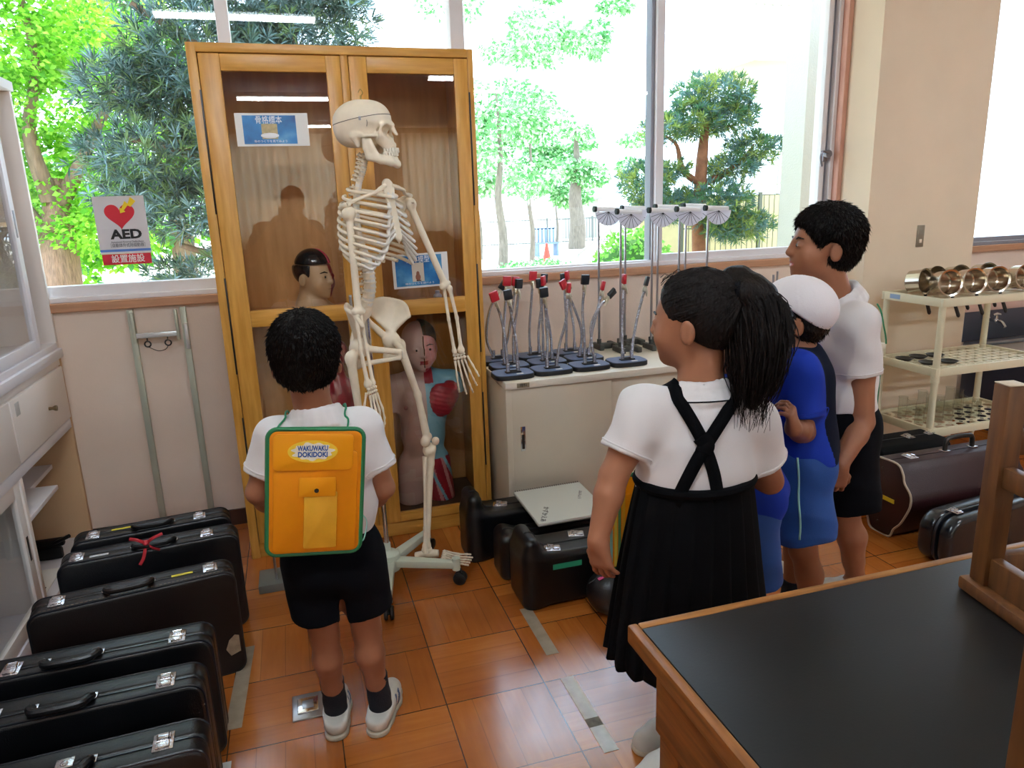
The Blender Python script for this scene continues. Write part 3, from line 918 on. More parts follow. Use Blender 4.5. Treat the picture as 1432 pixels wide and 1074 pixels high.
b = MB(); cbox(b, (CX0 + .03, CY0 + .035, .985), (CX1 - .03, CY1 - .016, 1.01)); b.build('shelf', M_oakin, cab)
def cab_door(x0, x1, g0, g1, handle):
    d = empty('door', Vector(((x0 + x1) / 2, CY0, 0)) - CO); d.parent = cab
    DO = Vector(((x0 + x1) / 2, CY0, 0))
    def part(name, lo, hi, m):
        return MB().box(Vector(lo) - DO, Vector(hi) - DO, .0025).build(name, m, d)
    ya, yb = CY0 - .004, CY0 + .02
    part('stile', (x0, ya, .066), (g0, yb, 1.984), M_oak); part('stile', (g1, ya, .066), (x1, yb, 1.984), M_oak)
    part('rail', (g0, ya + .0008, 1.925), (g1, yb, 1.984), M_oakh); part('rail', (g0, ya + .0008, .982), (g1, yb, 1.048), M_oakh); part('rail', (g0, ya + .0008, .066), (g1, yb, .108), M_oakh)
    for z0, z1 in ((.108, .982), (1.048, 1.925)):
        MB().quad([Vector((x, CY0 + .008, z)) - DO for x, z in ((g0, z0), (g1, z0), (g1, z1), (g0, z1))]).build('glass_pane', M_cabglass, d, None)
    if handle:
        xh = x1 - .038
        h = MB().box(Vector((xh - .006, ya - .004, .965)) - DO, Vector((xh + .006, ya, 1.085)) - DO, .003)
        h.tube(smooth_path([Vector((xh, ya - .002, .975)) - DO, Vector((xh, ya - .024, .99)) - DO, Vector((xh, ya - .024, 1.06)) - DO, Vector((xh, ya - .002, 1.075)) - DO]), .0045, 8)
        h.build('handle', M_steel, d)
    for z0, z1 in ((.28, .62), (1.42, 1.86), (.80, 1.18)):
        xx = x0 - .004 if handle else x1 + .004
        MB().box(Vector((xx - .003, ya - .001, z0)) - DO, Vector((xx + .003, ya + .004, z1)) - DO, .001).build('hinge', M_dark, d)
cab_door(-.243, .257, -.170, .203, True)
cab_door(.288, .751, .355, .696, False)

# taped notices on the door glass
M_paper = mat('paper', '#efece6', 0.7)
M_ink = mat('ink', '#1a1a1c', 0.6)
M_inkw = mat('white_ink', '#f4f4f4', 0.6)
def blue_mat(name, seed):
    m = bpy.data.materials.new(name); m.use_nodes = True
    nt = m.node_tree; N, L = nt.nodes, nt.links
    tc = N.new('ShaderNodeTexCoord'); mp = N.new('ShaderNodeMapping'); mp.inputs['Location'].default_value = (seed, seed, 0)
    L.new(tc.outputs['Object'], mp.inputs[0])
    nz = N.new('ShaderNodeTexNoise'); nz.inputs['Scale'].default_value = 9; nz.inputs['Detail'].default_value = 4; L.new(mp.outputs[0], nz.inputs[0])
    cr = N.new('ShaderNodeValToRGB'); e = cr.color_ramp.elements
    e[0].position = .35; e[0].color = lin('#0f4f8c'); e[1].position = .72; e[1].color = lin('#6fb6dc')
    k = e.new(.52); k.color = lin('#1f78b8')
    L.new(nz.outputs[0], cr.inputs[0]); L.new(cr.outputs[0], N['Principled BSDF'].inputs['Base Color'])
    N['Principled BSDF'].inputs['Roughness'].default_value = .35
    return m
def notice(loc, w, h, ml, mr, title, sub, label, seed, pic, tilt=0.0, lines=2):
    e = empty('notice', loc, label, 'notice', None, (PI / 2, 0, 0))
    e.rotation_euler = (PI / 2, tilt, 0)
    MB().box((-w / 2, -h / 2, 0), (w / 2, h / 2, .0012)).build('paper_sheet', M_paper, e, None)
    x0, x1 = -w / 2 + ml, w / 2 - mr; yb, yt = -h / 2 + .008, h / 2 - .008
    MB().box((x0, yb, .0012), (x1, yt, .0017)).build('blue_print', blue_mat('notice_blue%d' % seed, seed), e, None)
    cx = (x0 + x1) / 2
    if pic == 'bone':
        MB().box((cx - .03, yb + .018, .0017), (cx + .027, yt - .03, .0021)).build('picture', mat('sepia_photo', '#b9a77c', .6, vary=.25, vscale=60), e, None)
        MB().ball((cx - .002, yb + .03, .0021), (.034, .010, .0012), sub=2).build('bone_drawing', M_inkw, e)
    else:
        MB().box((cx - .03, yb + .017, .0017), (cx + .02, yt - .03, .0021)).build('picture', mat('cream_photo', '#d9cfc0', .6), e, None)
        f = MB(); f.ball((cx - .006, yb + .05, .0022), (.007, .010, .0009)).ball((cx - .006, yb + .035, .0022), (.011, .015, .0009))
        f.build('figure_drawing', mat('figure_brown', '#96604a', .6), e)
        MB().box((cx - .014, yb + .019, .0021), (cx + .006, yb + .023, .0025)).build('figure_base', M_ink, e, None)
    text_mesh('title_lettering', title, .030, Matrix.Translation((cx - .002, yt - .018, .0022)), M_inkw, e, bold=.0001, width=.095)
    text_mesh('small_lettering', sub, .010, Matrix.Translation((cx, yb + .009, .0022)), M_inkw, e, width=(x1 - x0) * .62)
    return e
notice((-.012, CY0 - .0065 + .012, 1.722), .262, .118, .026, .045, '骨格標本', '骨のつくりを見てみよう', 'blue laminated notice with pale borders taped high on the left cabinet door', 1, 'bone', 0.0)
notice((.515, CY0 - .0065 + .012, 1.166), .232, .140, .012, .026, '人体模型', '体のつくりを調べよう', 'blue notice with a small body picture taped on the right cabinet door', 5, 'body', -.015)

# AED notice stuck to the left window pane
a = empty('aed_notice', (-.662, W_Y + .055, 1.366), 'white notice with red heart and AED lettering stuck on the left window', 'notice', None, (PI / 2, 0, 0))
MB().box((-.098, -.095, 0), (.098, .142, .0014)).build('paper_sheet', mat('notice_white', '#d9d6dc', .5), a, None)
hp = []
for k in range(60):
    t = 2 * PI * k / 60
    hp.append((.0036 * 16 * math.sin(t) ** 3 * 1.0, .0036 * (13 * math.cos(t) - 5 * math.cos(2 * t) - 2 * math.cos(3 * t) - math.cos(4 * t))))
MB().prism([(x - .002, y + .065) for x, y in hp], .001, Matrix.Translation((0, 0, .0014))).build('heart', mat('heart_red', '#d11f34', .5), a, None)
bolt = [(.052, .135), (.062, .118), (.040, .104), (.036, .112), (.012, .086), (.016, .083), (-.004, .075), (.0, .097), (.004, .092), (.026, .122), (.032, .108), (.050, .136)]
bolt = [(.047, .137), (.066, .120), (.044, .097), (.033, .103), (.016, .083), (.022, .078), (.001, .072), (.001, .095), (.008, .091), (.024, .122), (.034, .110)]
MB().prism(bolt, .001, Matrix.Translation((0, 0, .0026))).build('lightning_bolt', mat('bolt_yellow', '#f0d21a', .5), a, None)
text_mesh('aed_lettering', 'AED', .052, Matrix.Translation((.012, -.016, .0022)), M_ink, a, bold=.0022, width=.122)
text_mesh('small_lettering', 'Automated External Defibrillator', .010, Matrix.Translation((.012, -.046, .0022)), M_ink, a, width=.126)
text_mesh('japanese_lettering', '［自動体外式除細動器］', .018, Matrix.Translation((.012, -.061, .0022)), mat('ink_grey', '#55555c', .6), a, width=.132)
MB().box((-.098, -.086, .0014), (.098, -.076, .0020)).build('blue_band', mat('band_blue', '#5a86d8', .5), a, None)
MB().box((-.094, -.140, .0010), (.094, -.0955, .0018)).build('red_strip', mat('strip_red', '#cf1f3a', .5), a, None)
text_mesh('white_lettering', '設置施設', .036, Matrix.Translation((.004, -.118, .0026)), M_inkw, a, bold=.0003, width=.128)

# ------------------------------------------------------------------ aluminium rack leaning on the wall
rk = empty('metal_rack_frame', (-.57, 3.39, 0), 'narrow silver metal frame with crossbar and rings leaning on the wall below the window', 'rack')
M_rack = mat('dull_aluminium', '#b4b7a6', 0.4, metal=0.35)
def channel(x):
    c = MB()
    c.box((x - .012, -.010, 0), (x + .012, -.004, 1.04), .001).box((x - .012, -.006, 0), (x - .008, .012, 1.04), .001).box((x + .008, -.006, 0), (x + .012, .012, 1.04), .001)
    return c
for x in (-.098, .107):
    o = channel(x).build('upright', M_rack, rk); 
MB().box((-.088, -.02, .918), (.075, -.008, .940), .003).build('crossbar', mat('bright_aluminium', '#d5d8d8', .3, metal=.5), rk)
for x in (-.092, .078): MB().box((x - .006, -.022, .90), (x + .006, .0, 1.03), .002).build('bracket', M_rack, rk)
MB().box((.106, -.03, .86), (.120, -.008, .97), .003).build('side_clip', MATS['bright_aluminium'], rk)
for x in (-.045, .035):
    rr = MB().tube([(x + .012 * math.cos(t), -.024, .893 + .012 * math.sin(t)) for t in np.linspace(0, 2 * PI, 17)[:-1]], .0032, 8, closed=True)
    rr.cyl((x, -.02, .918), (x, -.024, .905), .003, seg=8); rr.build('eye_ring', M_dark, rk)
MB().tube(smooth_path([(-.045, -.026, .882), (-.01, -.026, .862), (.02, -.026, .865), (.035, -.026, .882)]), .0015, 6).build('wire', M_dark, rk)

# ------------------------------------------------------------------ left wall units
UX, UY1, UY0 = -.962, 3.413, 1.05
M_unit = mat('unit_cream', '#e9e0da', 0.5, vary=.03, vscale=4)
M_unitw = mat('unit_white_edge', '#e3e0e6', 0.45)
M_unitin = mat('unit_inside', '#c9a47c', 0.65)
M_ugl = glass_mat('unit_glass', 1.42, (.90, .91, .90))
lo_ = empty('base_cabinet', (-1.19, 2.3, 0), 'cream base cabinet with drawers and open cubby along the left wall', 'cabinet')
BO = Vector(lo_.location)
def ubox(parent, O, name, lo, hi, m, bev=.002):
    return MB().box(Vector(lo) - O, Vector(hi) - O, bev).build(name, m, parent)
X0 = XL + .003
ubox(lo_, BO, 'end_panel', (X0, 3.388, 0), (UX, UY1, .888), M_unitin)
ubox(lo_, BO, 'end_panel', (X0, UY0, 0), (UX, UY0 + .02, .888), M_unit)
ubox(lo_, BO, 'worktop', (X0, UY0 - .01, .862), (UX + .012, UY1, .900), M_unitw, .004)
ubox(lo_, BO, 'back_board', (X0, UY0 + .02, .05), (X0 + .012, 3.388, .862), M_unitin)
ubox(lo_, BO, 'painted_shade_sheet', (X0 + .0125, UY0 + .021, .061), (X0 + .016, 2.734, .559), mat('painted_shade_sheet', '#4a3d31', .8))  # added dark sheet, painting the dimness behind the lower glass doors
ubox(lo_, BO, 'bottom_board', (X0 + .012, UY0 + .02, .0), (UX, 3.388, .06), M_unitw)
ubox(lo_, BO, 'rail', (X0 + .012, UY0 + .02, .560), (UX, 3.388, .600), M_unitw)
ubox(lo_, BO, 'rail', (UX - .02, UY0 + .02, .832), (UX, 3.388, .862), M_unit)
ubox(lo_, BO, 'divider', (X0 + .012, 2.735, .06), (UX, 2.760, .560), M_unit)
ubox(lo_, BO, 'shelf', (X0 + .012, 2.760, .388), (UX - .004, 3.10, .406), M_unitw)
ubox(lo_, BO, 'shelf_step', (X0 + .012, 3.10, .388), (UX - .1, 3.388, .406), M_unitw)
for y0, y1 in ((2.765, 3.385), (2.135, 2.757), (1.51, 2.127)):
    d = ubox(lo_, BO, 'drawer', (UX - .30, y0, .606), (UX + .006, y1, .828), M_unit, .003)
    kb = MB().lathe([(0, 0), (.007, 0), (.006, .012), (.011, .022), (.011, .028), (0, .03)], 16, Matrix.Translation(Vector((UX + .006, (y0 + y1) / 2 + .06, .707)) - BO) @ Matrix.Rotation(PI / 2, 4, 'Y'))
    kb.build('knob', mat('knob_bronze', '#7a6a52', .35, metal=.8), d)
    MB().box(Vector((UX + .006, y0 + .035, .765)) - BO, Vector((UX + .0075, y0 + .075, .812)) - BO, .001).build('label_sticker', mat('sticker_grey', '#b9b8b4', .6), d)
# lower sliding glass doors
for y0, y1, dx in ((2.11, 2.735, -.006), (1.49, 2.14, -.028)):
    d = empty('sliding_door', (0, 0, 0)); d.parent = lo_
    x = UX + dx
    def sp(name, lo, hi, m): return MB().box(Vector(lo) - BO, Vector(hi) - BO, .002).build(name, m, d)
    sp('stile', (x - .02, y0, .062), (x, y0 + .05, .558), M_unit); sp('stile', (x - .02, y1 - .05, .062), (x, y1, .558), M_unit)
    sp('rail', (x - .019, y0 + .05, .508), (x, y1 - .05, .558), M_unit); sp('rail', (x - .019, y0 + .05, .062), (x, y1 - .05, .115), M_unit)
    MB().quad([Vector(p) - BO for p in ((x - .01, y0 + .05, .115), (x - .01, y1 - .05, .115), (x - .01, y1 - .05, .508), (x - .01, y0 + .05, .508))]).build('glass_pane', M_ugl, d, None)
    sp('finger_pull', (x - .001, y1 - .034, .27), (x + .0015, y1 - .018, .36), M_dark)
up_ = empty('glass_wall_cabinet', (-1.19, 2.3, .90), 'white-framed glass-door cabinet standing on the left base cabinet', 'cabinet')
UO = Vector(up_.location)
for n, lo, hi, m in (('end_panel', (X0, 3.393, .900), (UX, UY1, 1.925), M_unit), ('end_panel', (X0, UY0, .900), (UX, UY0 + .02, 1.925), M_unit), ('top_board', (X0, UY0 - .01, 1.905), (UX + .01, UY1, 1.940), M_unitw),
                     ('bottom_rail', (X0, UY0 + .02, .900), (UX, 3.393, .925), M_unitw), ('back_board', (X0, UY0 + .02, .925), (X0 + .012, 3.393, 1.905), M_unitin), ('shelf', (X0 + .012, UY0 + .02, 1.40), (UX - .06, 3.393, 1.418), M_unitin)):
    ubox(up_, UO, n, lo, hi, m)
for y0, y1, dx in ((2.03, 3.212, -.004), (1.07, 2.10, -.030)):
    d = empty('sliding_door', (0, 0, 0)); d.parent = up_
    x = UX + dx
    def sp(name, lo, hi, m): return MB().box(Vector(lo) - UO, Vector(hi) - UO, .002).build(name, m, d)
    sp('stile', (x - .022, y0, .927), (x, y0 + .045, 1.903), M_unitw); sp('stile', (x - .022, y1 - .045, .927), (x, y1, 1.903), M_unitw)
    sp('rail', (x - .021, y0 + .045, 1.860), (x, y1 - .045, 1.903), M_unitw); sp('rail', (x - .021, y0 + .045, .927), (x, y1 - .045, .972), M_unitw)
    MB().quad([Vector(p) - UO for p in ((x - .01, y0 + .045, .972), (x - .01, y1 - .045, .972), (x - .01, y1 - .045, 1.86), (x - .01, y0 + .045, 1.86))]).build('glass_pane', M_ugl, d, None)
    sp('finger_pull', (x - .001, y1 - .03, 1.36), (x + .0015, y1 - .014, 1.46), M_alug)
# dark clamp lying in the cubby
cl = empty('clamp', (-1.08, 3.20, .061), 'small dark metal clamp lying in the open cubby of the left cabinet', 'clamp')
MB().box((-.09, -.03, 0), (.06, .0, .05), .01).build('jaw', mat('black_iron', '#191817', .45, metal=.5), cl)
MB().box((-.05, -.02, .05), (.07, .01, .085), .01).build('body', MATS['black_iron'], cl)
MB().tube([(.02, -.01, .06), (.10, -.04, .10)], .008, 8).build('screw', MATS['black_iron'], cl)
pp = MB().box((-.13, -.06, 0), (.09, .22, .004), .001)
pp = pp.build('paper_card', M_paper, None, None); pp.location = (-1.09, 2.86, .0605); setp(pp, 'pale card with dark leaf print lying in the left open cubby', 'card')
MB().ball((.03, .05, .0042), (.05, .02, .0008)).build('leaf_print', M_ink, pp)

# ------------------------------------------------------------------ low steel counter cabinets
KY, KZ = 2.813, .700
M_counter = mat('counter_beige', '#cfc3ae', 0.4, vary=.02)
M_counters = mat('counter_front', '#d2c5ae', 0.45, vary=.02)
M_ctop = mat('counter_top', '#e6ddcb', 0.35, vary=.03)
def counter_unit(x0, x1, label):
    k = empty('low_steel_cabinet', ((x0 + x1) / 2, 3.1, 0), label, 'cabinet')
    O = Vector(k.location)
    p = lambda n, lo, hi, m, bv=.002: MB().box(Vector(lo) - O, Vector(hi) - O, bv).build(n, m, k)
    p('top', (x0, KY - .006, KZ - .032), (x1, W_Y - .016, KZ), M_ctop, .005)
    p('side_panel', (x0 + .002, KY + .002, 0), (x0 + .028, W_Y - .018, KZ - .032), M_counters); p('side_panel', (x1 - .028, KY + .002, 0), (x1 - .002, W_Y - .018, KZ - .032), M_counters)
    p('back_panel', (x0 + .028, W_Y - .03, .0), (x1 - .028, W_Y - .018, KZ - .032), M_counters)
    p('plinth', (x0 + .028, KY + .012, 0), (x1 - .028, KY + .4, .07), mat('plinth_dark', '#6b6257', .6))
    n = 2
    w = (x1 - x0 - .056) / n
    for i in range(n):
        a = x0 + .028 + i * w; dy = .006 + .012 * (i % 2)
        d = p('sliding_door', (a - (.01 if i else 0), KY + dy, .072), (a + w, KY + dy + .012, KZ - .034), M_counters)
        hx = a + .035 if i == 0 else a + w - .06
        h = MB().box(Vector((hx, KY + dy - .003, .39)) - O, Vector((hx + .022, KY + dy + .001, .50)) - O, .002)
        hd = h.build('recessed_handle', M_chrome, d)
        MB().box(Vector((hx + .005, KY + dy - .0036, .40)) - O, Vector((hx + .017, KY + dy - .0028, .465)) - O, .001).build('recess_shade', M_gap, hd)  # raised dark plate paints the shade of a finger hollow
    lb = p('label_plate', (x0 + .05, KY - .0078, KZ - .027), (x0 + .105, KY - .0058, KZ - .006), mat('plate_bronze', '#a39a80', .4, metal=.4), .001)
    text_mesh('lettering', '理科', .016, basis(x=(1, 0, 0), y=(0, 0, 1), o=Vector((x0 + .078, KY - .0082, KZ - .0165)) - O), M_ink, lb)
    return k
counter_unit(.802, 1.775, 'low beige steel cabinet right of the wooden cabinet, carrying the clip stands')
counter_unit(1.778, 2.745, 'low beige steel cabinet behind the children, beside the white shelf rack')

# ------------------------------------------------------------------ lab table
TX0, TY1, TZ = .464, .957, .75
M_ttop = mat('table_black', '#0d0c0c', 0.45, spec=.4, bump=.02, bscale=200)
M_twood = mat('table_wood', '#925a26', 0.45, wood='#613714', vscale=9, stretch=(10, .9, 10), spec=.4)
M_twoodx = mat('table_wood_long', '#a87138', 0.45, wood='#744720', vscale=9, stretch=(.9, 10, 10), spec=.4)
tb = empty('lab_table', (1.2, .4, 0), 'black-topped science table with worn wooden edges in the lower right', 'table')
TO = Vector(tb.location)
TX1, TY0 = 2.05, -.15
p = lambda n, lo, hi, m, bv=.002: MB().box(Vector(lo) - TO, Vector(hi) - TO, bv).build(n, m, tb)
p('top', (TX0 + .018, TY0 + .018, TZ - .03), (TX1 - .018, TY1 - .018, TZ - .0005), M_ttop)
p('edging', (TX0, TY0, TZ - .032), (TX0 + .0178, TY1, TZ), M_twood, .004); p('edging', (TX1 - .0178, TY0, TZ - .032), (TX1, TY1, TZ), M_twood, .004)
p('edging', (TX0 + .018, TY1 - .0178, TZ - .032), (TX1 - .018, TY1, TZ), M_twoodx, .004); p('edging', (TX0 + .018, TY0, TZ - .032), (TX1 - .018, TY0 + .0178, TZ), M_twoodx, .004)
p('apron', (TX0 + .022, TY0 + .06, TZ - .16), (TX0 + .045, TY1 - .06, TZ - .033), M_twood); p('apron', (TX0 + .06, TY1 - .085, TZ - .13), (TX1 - .06, TY1 - .06, TZ - .033), M_twoodx); p('apron', (TX0 + .06, TY0 + .06, TZ - .13), (TX1 - .06, TY0 + .085, TZ - .033), M_twoodx)
for x in (TX0 + .035, TX1 - .095):
    for y in (TY0 + .05, TY1 - .11): p('leg', (x, y, 0), (x + .06, y + .06, TZ - .033), M_twood, .004)

# upturned stools on the table
M_stool = mat('stool_wood', '#74481f', 0.5, wood='#523016', vscale=9, stretch=(8, 8, .9))
M_stoolw = mat('stool_worn_end', '#cbb79c', .7, vary=.1, vscale=20)
def stool(loc, rz, label):
    s = empty('wooden_stool', loc, label, 'stool', None, (0, 0, rz))
    w, d = .34, .31
    MB().box((0, -d, 0), (w, 0, .024), .005).build('seat', M_stool, s)
    for x, y in ((.028, -.028), (w - .028, -.028), (.028, -d + .028), (w - .028, -d + .028)):
        l = MB().box((x - .017, y - .017, .024), (x + .017, y + .017, .368), .003).build('leg', M_stool, s)
        MB().box((x - .0168, y - .0168, .3676), (x + .0168, y + .0168, .3695), .001).build('leg_end', M_stoolw, l)
    for y in (-.028, -d + .028): MB().box((.045, y - .010, .024), (w - .045, y + .010, .075), .002).build('apron', M_stool, s)
    for x in (.028, w - .028): MB().box((x - .010, -d + .045, .024), (x + .010, -.045, .075), .002).build('apron', M_stool, s)
    for y in (-.028, -d + .028): MB().box((.045, y - .009, .25), (w - .045, y + .009, .29), .002).build('stretcher', M_stool, s)
    for x in (.028, w - .028): MB().box((x - .009, -d + .045, .20), (x + .009, -.045, .235), .002).build('stretcher', M_stool, s)
    return s
stool((1.048, .868, TZ), -.20, 'brown wooden stool upturned on the far side of the black table, four legs up')
stool((.626, .462, TZ), .0, 'second upturned wooden stool at the bottom right corner, only one leg edge in view')

# ------------------------------------------------------------------ white shelf rack with pans
M_plastic = mat('cream_plastic', '#dcd3b4', 0.4, vary=.03, vscale=5)
SX0, SX1, SY0, SY1 = 2.935, 3.66, 2.68, 3.06
rkp = empty('shelf_rack', (3.3, 2.87, 0), 'cream plastic three-tier shelf rack beside the pillar, holding saucepans', 'shelf')
RO = Vector(rkp.location)
def tier(z, kind):
    t = MB(); A = Vector((SX0, SY0, z)) - RO; B = Vector((SX1, SY1, z)) - RO
    r = .035
    t.box((A.x, A.y, A.z - .04), (B.x, A.y + .016, A.z), .002).box((A.x, B.y - .016, A.z - .04), (B.x, B.y, A.z), .002)
    t.box((A.x, A.y + .016, A.z - .04), (A.x + .016, B.y - .016, A.z), .002).box((B.x - .016, A.y + .016, A.z - .04), (B.x, B.y - .016, A.z), .002)
    if kind == 'bars':
        for k in range(1, 7):
            y = A.y + .016 + k * (B.y - A.y - .032) / 7
            t.box((A.x + .016, y - .007, A.z - .022), (B.x - .016, y + .007, A.z - .010))
        for k in range(1, 12):
            x = A.x + .016 + k * (B.x - A.x - .032) / 12
            t.box((x - .005, A.y + .016, A.z - .021), (x + .005, B.y - .016, A.z - .011))
    elif kind == 'rails':
        for y in (.035, .100, .150, .262):
            t.box((A.x + .016, A.y + y - .004, A.z - .022), (B.x - .016, A.y + y + .004, A.z - .006))
    else:   # plate with round holes: annular cells
        nx, ny = 10, 5
        cw, ch = (B.x - A.x - .032) / nx, (B.y - A.y - .032) / ny
        bm = t.bm
        for i in range(nx):
            for j in range(ny):
                cx, cy = A.x + .016 + (i + .5) * cw, A.y + .016 + (j + .5) * ch
                ring_i = []; ring_o = []
                for k in range(16):
                    a = 2 * PI * k / 16 + PI / 16
                    c, s = math.cos(a), math.sin(a)
                    m = max(abs(c), abs(s))
                    ring_o.append(bm.verts.new((cx + c / m * cw / 2, cy + s / m * ch / 2, A.z - .014)))
                    ring_i.append(bm.verts.new((cx + c * min(cw, ch) * .36, cy + s * min(cw, ch) * .36, A.z - .014)))
                for k in range(16):
                    bm.faces.new((ring_i[k], ring_o[k], ring_o[(k + 1) % 16], ring_i[(k + 1) % 16]))
    return t.build('shelf_tier', M_plastic, rkp)
ZT = (.915, .575, .268)
for z, k in zip(ZT, ('rails', 'bars', 'holes')): tier(z, k)
for x in (SX0 + .018, SX1 - .018):
    for y in (SY0 + .018, SY1 - .018):
        c = MB().lathe([(0, 0), (.008, 0), (.010, .06), (.017, .09), (.016, .23), (.019, .232), (.019, .27), (.0165, .271), (.0155, .50), (.020, .502), (.020, .575), (.0165, .576), (.0155, .875), (0, .875)], 16, Matrix.Translation(Vector((x, y, 0)) - RO))
        c.build('post', M_plastic, rkp)
MB().box(Vector((SX0 - .0012, SY1 - .12, .885)) - RO, Vector((SX0, SY1 - .055, .908)) - RO).build('label_sticker', mat('sticker_blue', '#8fa6c4', .6), rkp)

def saucepan_mesh():
    b = MB()
    R0, H_ = .058, .075
    pr = [(0, 0), (R0 - .006, 0), (R0, .006), (R0 + .001, H_), (R0 + .007, H_ + .002), (R0 + .0065, H_ + .004), (R0 - .002, H_ + .001), (R0 - .0025, .008), (R0 - .008, .003), (0, .003)]
    b.lathe(pr, 36)
    return b
M_pan = mat('pan_steel', '#c9bfae', 0.18, metal=1.0)
M_handle = mat('black_bakelite', '#121110', .35)
def saucepan(loc, M, label, hdir):
    s = empty('saucepan', loc, label, 'saucepan', 'saucepans on the shelf rack')
    saucepan_mesh().build('pan_body', M_pan, s, 40, M)
    d = (M.to_3x3() @ Vector((hdir[0], hdir[1], 0))).normalized()
    zc = M.to_3x3() @ Vector((0, 0, .06)) + M.translation
    h = MB().tube(smooth_path([zc + d * .055, zc + d * .075, zc + d * .11, zc + d * .155, zc + d * .178]), list(np.interp(np.linspace(0, 1, 25), [0, .25, .6, .9, 1], [.007, .009, .010, .011, .006])), 12, flat=.6)
    h.build('handle', M_handle, s)
# each pan lies on its side, mouth to the front right, handle dropping through the open grid
dirs = Vector((-.18, -.97, .13)).normalized()
PANS = [(2.983, 2.885, .9, 'saucepan at the left end of the top shelf, its mouth turned away, shiny outside showing'),
        (3.035, 2.775, .0, 'large saucepan over the front corner post of the shelf rack'), (3.185, 2.775, .05, 'second saucepan along the front of the shelf rack'),
        (3.335, 2.775, -.02, 'third saucepan along the front of the shelf rack'), (3.52, 2.775, .0, 'saucepan at the right end of the front row, with a gap beside it'),
        (3.122, 2.94, .3, 'small dark saucepan peeking out behind the front corner saucepan'), (3.262, 2.925, .1, 'tallest saucepan in the back row of the shelf rack'), (3.455, 2.935, .1, 'back row saucepan seen only as a dark rim near the right end')]
for i, (x, y, tw, lab) in enumerate(PANS):
    zaxis = (Matrix.Rotation(tw * .5, 3, 'Z') @ dirs)
    sc = 1.12 if i in (1, 6) else 1.0
    down = Vector((.36, .0, -1)); 
    yax = (down - down.dot(zaxis) * zaxis).normalized()
    M = basis(z=zaxis, y=yax)
    M.translation = -(M.to_3x3() @ Vector((0, 0, .04)))
    saucepan((x, y, .9105 + .058 * 1.13), M, lab, (0, 1))

# glassware and trays on the lower tiers
M_lab = glass_mat('labware_glass', 1.45, (.93, .94, .92))
k = 0
GL = []
for i in range(7):
    for j in range(2):
        GL.append((2.99 + i * .062 + .02 * j, 2.80 + j * .13))
for i, (x, y) in enumerate(GL):
    nth = ['nearest the front post', 'second', 'third', 'fourth', 'fifth', 'sixth', 'seventh'][i // 2]
    e = MB().lathe([(0, .002), (.020, .002), (.022, .01), (.0215, .09 + .02 * (i % 3)), (.024, .095 + .02 * (i % 3)), (.0205, .09 + .02 * (i % 3)), (.020, .012), (0, .006)], 18).build('glass_beaker', M_lab)
    e.location = (x, y, ZT[2] - .0135)
    setp(e, 'clear glass beaker upright on the bottom tier of the cream shelf rack, among other beakers', 'beaker', 'beakers on the bottom tier')
M_tray = mat('dark_rack', '#2b2924', .5)
for i, (x, y) in enumerate(((3.0, 2.94), (3.10, 2.95), (3.20, 2.94), (3.03, 2.82), (3.14, 2.80))):
    e = MB().lathe([(0, 0), (.03, 0), (.045, .012), (.043, .013), (.028, .003), (0, .003)], 20).build('black_dish', M_tray)
    e.location = (x, y, ZT[1] - .0095)
    setp(e, 'small round black dish lying on the middle tier of the shelf rack', 'dish', 'black dishes on the middle tier')

# ------------------------------------------------------------------ sink
M_sink = mat('sink_steel', '#575a66', 0.3, metal=.8)
M_navy = mat('sink_side_shade', '#23273f', .5)  # navy colour stands for shade lying on the sink's sides
sk = empty('sink_unit', (4.4, 3.1, 0), 'dark steel sink with a tap in the corner right of the pillar', 'sink')
SO = Vector(sk.location)
p = lambda n, lo, hi, m, bv=.002: MB().box(Vector(lo) - SO, Vector(hi) - SO, bv).build(n, m, sk)
p('side_panel', (3.91, 2.66, 0), (3.935, 3.385, .48), M_navy); p('front_panel', (3.935, 2.66, 0), (5.4, 2.685, .48), M_counters)
p('side_panel', (5.375, 2.685, 0), (5.4, 3.385, .48), M_navy)
b = MB()
for lo, hi in (((3.90, 2.65, .48), (3.95, 3.39, .505)), ((5.36, 2.65, .48), (5.41, 3.39, .505)), ((3.95, 2.65, .48), (5.36, 2.70, .505)), ((3.95, 3.33, .48), (5.36, 3.39, .505))):
    b.box(Vector(lo) - SO, Vector(hi) - SO, .004)
b.build('rim', M_steel, sk)
p('basin', (3.95, 2.70, .30), (5.36, 3.33, .315), M_sink)
p('backsplash', (3.70, 3.392, .505), (5.5, 3.406, .690), M_sink)
p('ledge', (3.70, 3.375, .691), (5.5, 3.415, .765), mat('ledge_pink', '#cfa998', .5))
tp = empty('tap', Vector((4.07, 3.392, .633)) - SO); tp.parent = sk
t = MB(); t.lathe([(0, 0), (.022, 0), (.022, .006), (0, .006)], 20, Matrix.Rotation(PI / 2, 4, 'X'))
t.tube(smooth_path([(0, 0, 0), (0, -.06, 0), (.0, -.10, -.004), (.0, -.125, -.03)]), [.009] * 18 + [.010], 12); t.ball((0, -.062, 0), .015); t.cyl((0, -.062, 0), (0, -.062, .032), .008)
t.build('spout', M_chrome, tp)
MB().tube([(-.028, -.062, .036), (0, -.062, .042), (.028, -.062, .036)], [.006, .009, .006], 10).build('handle', M_chrome, tp)

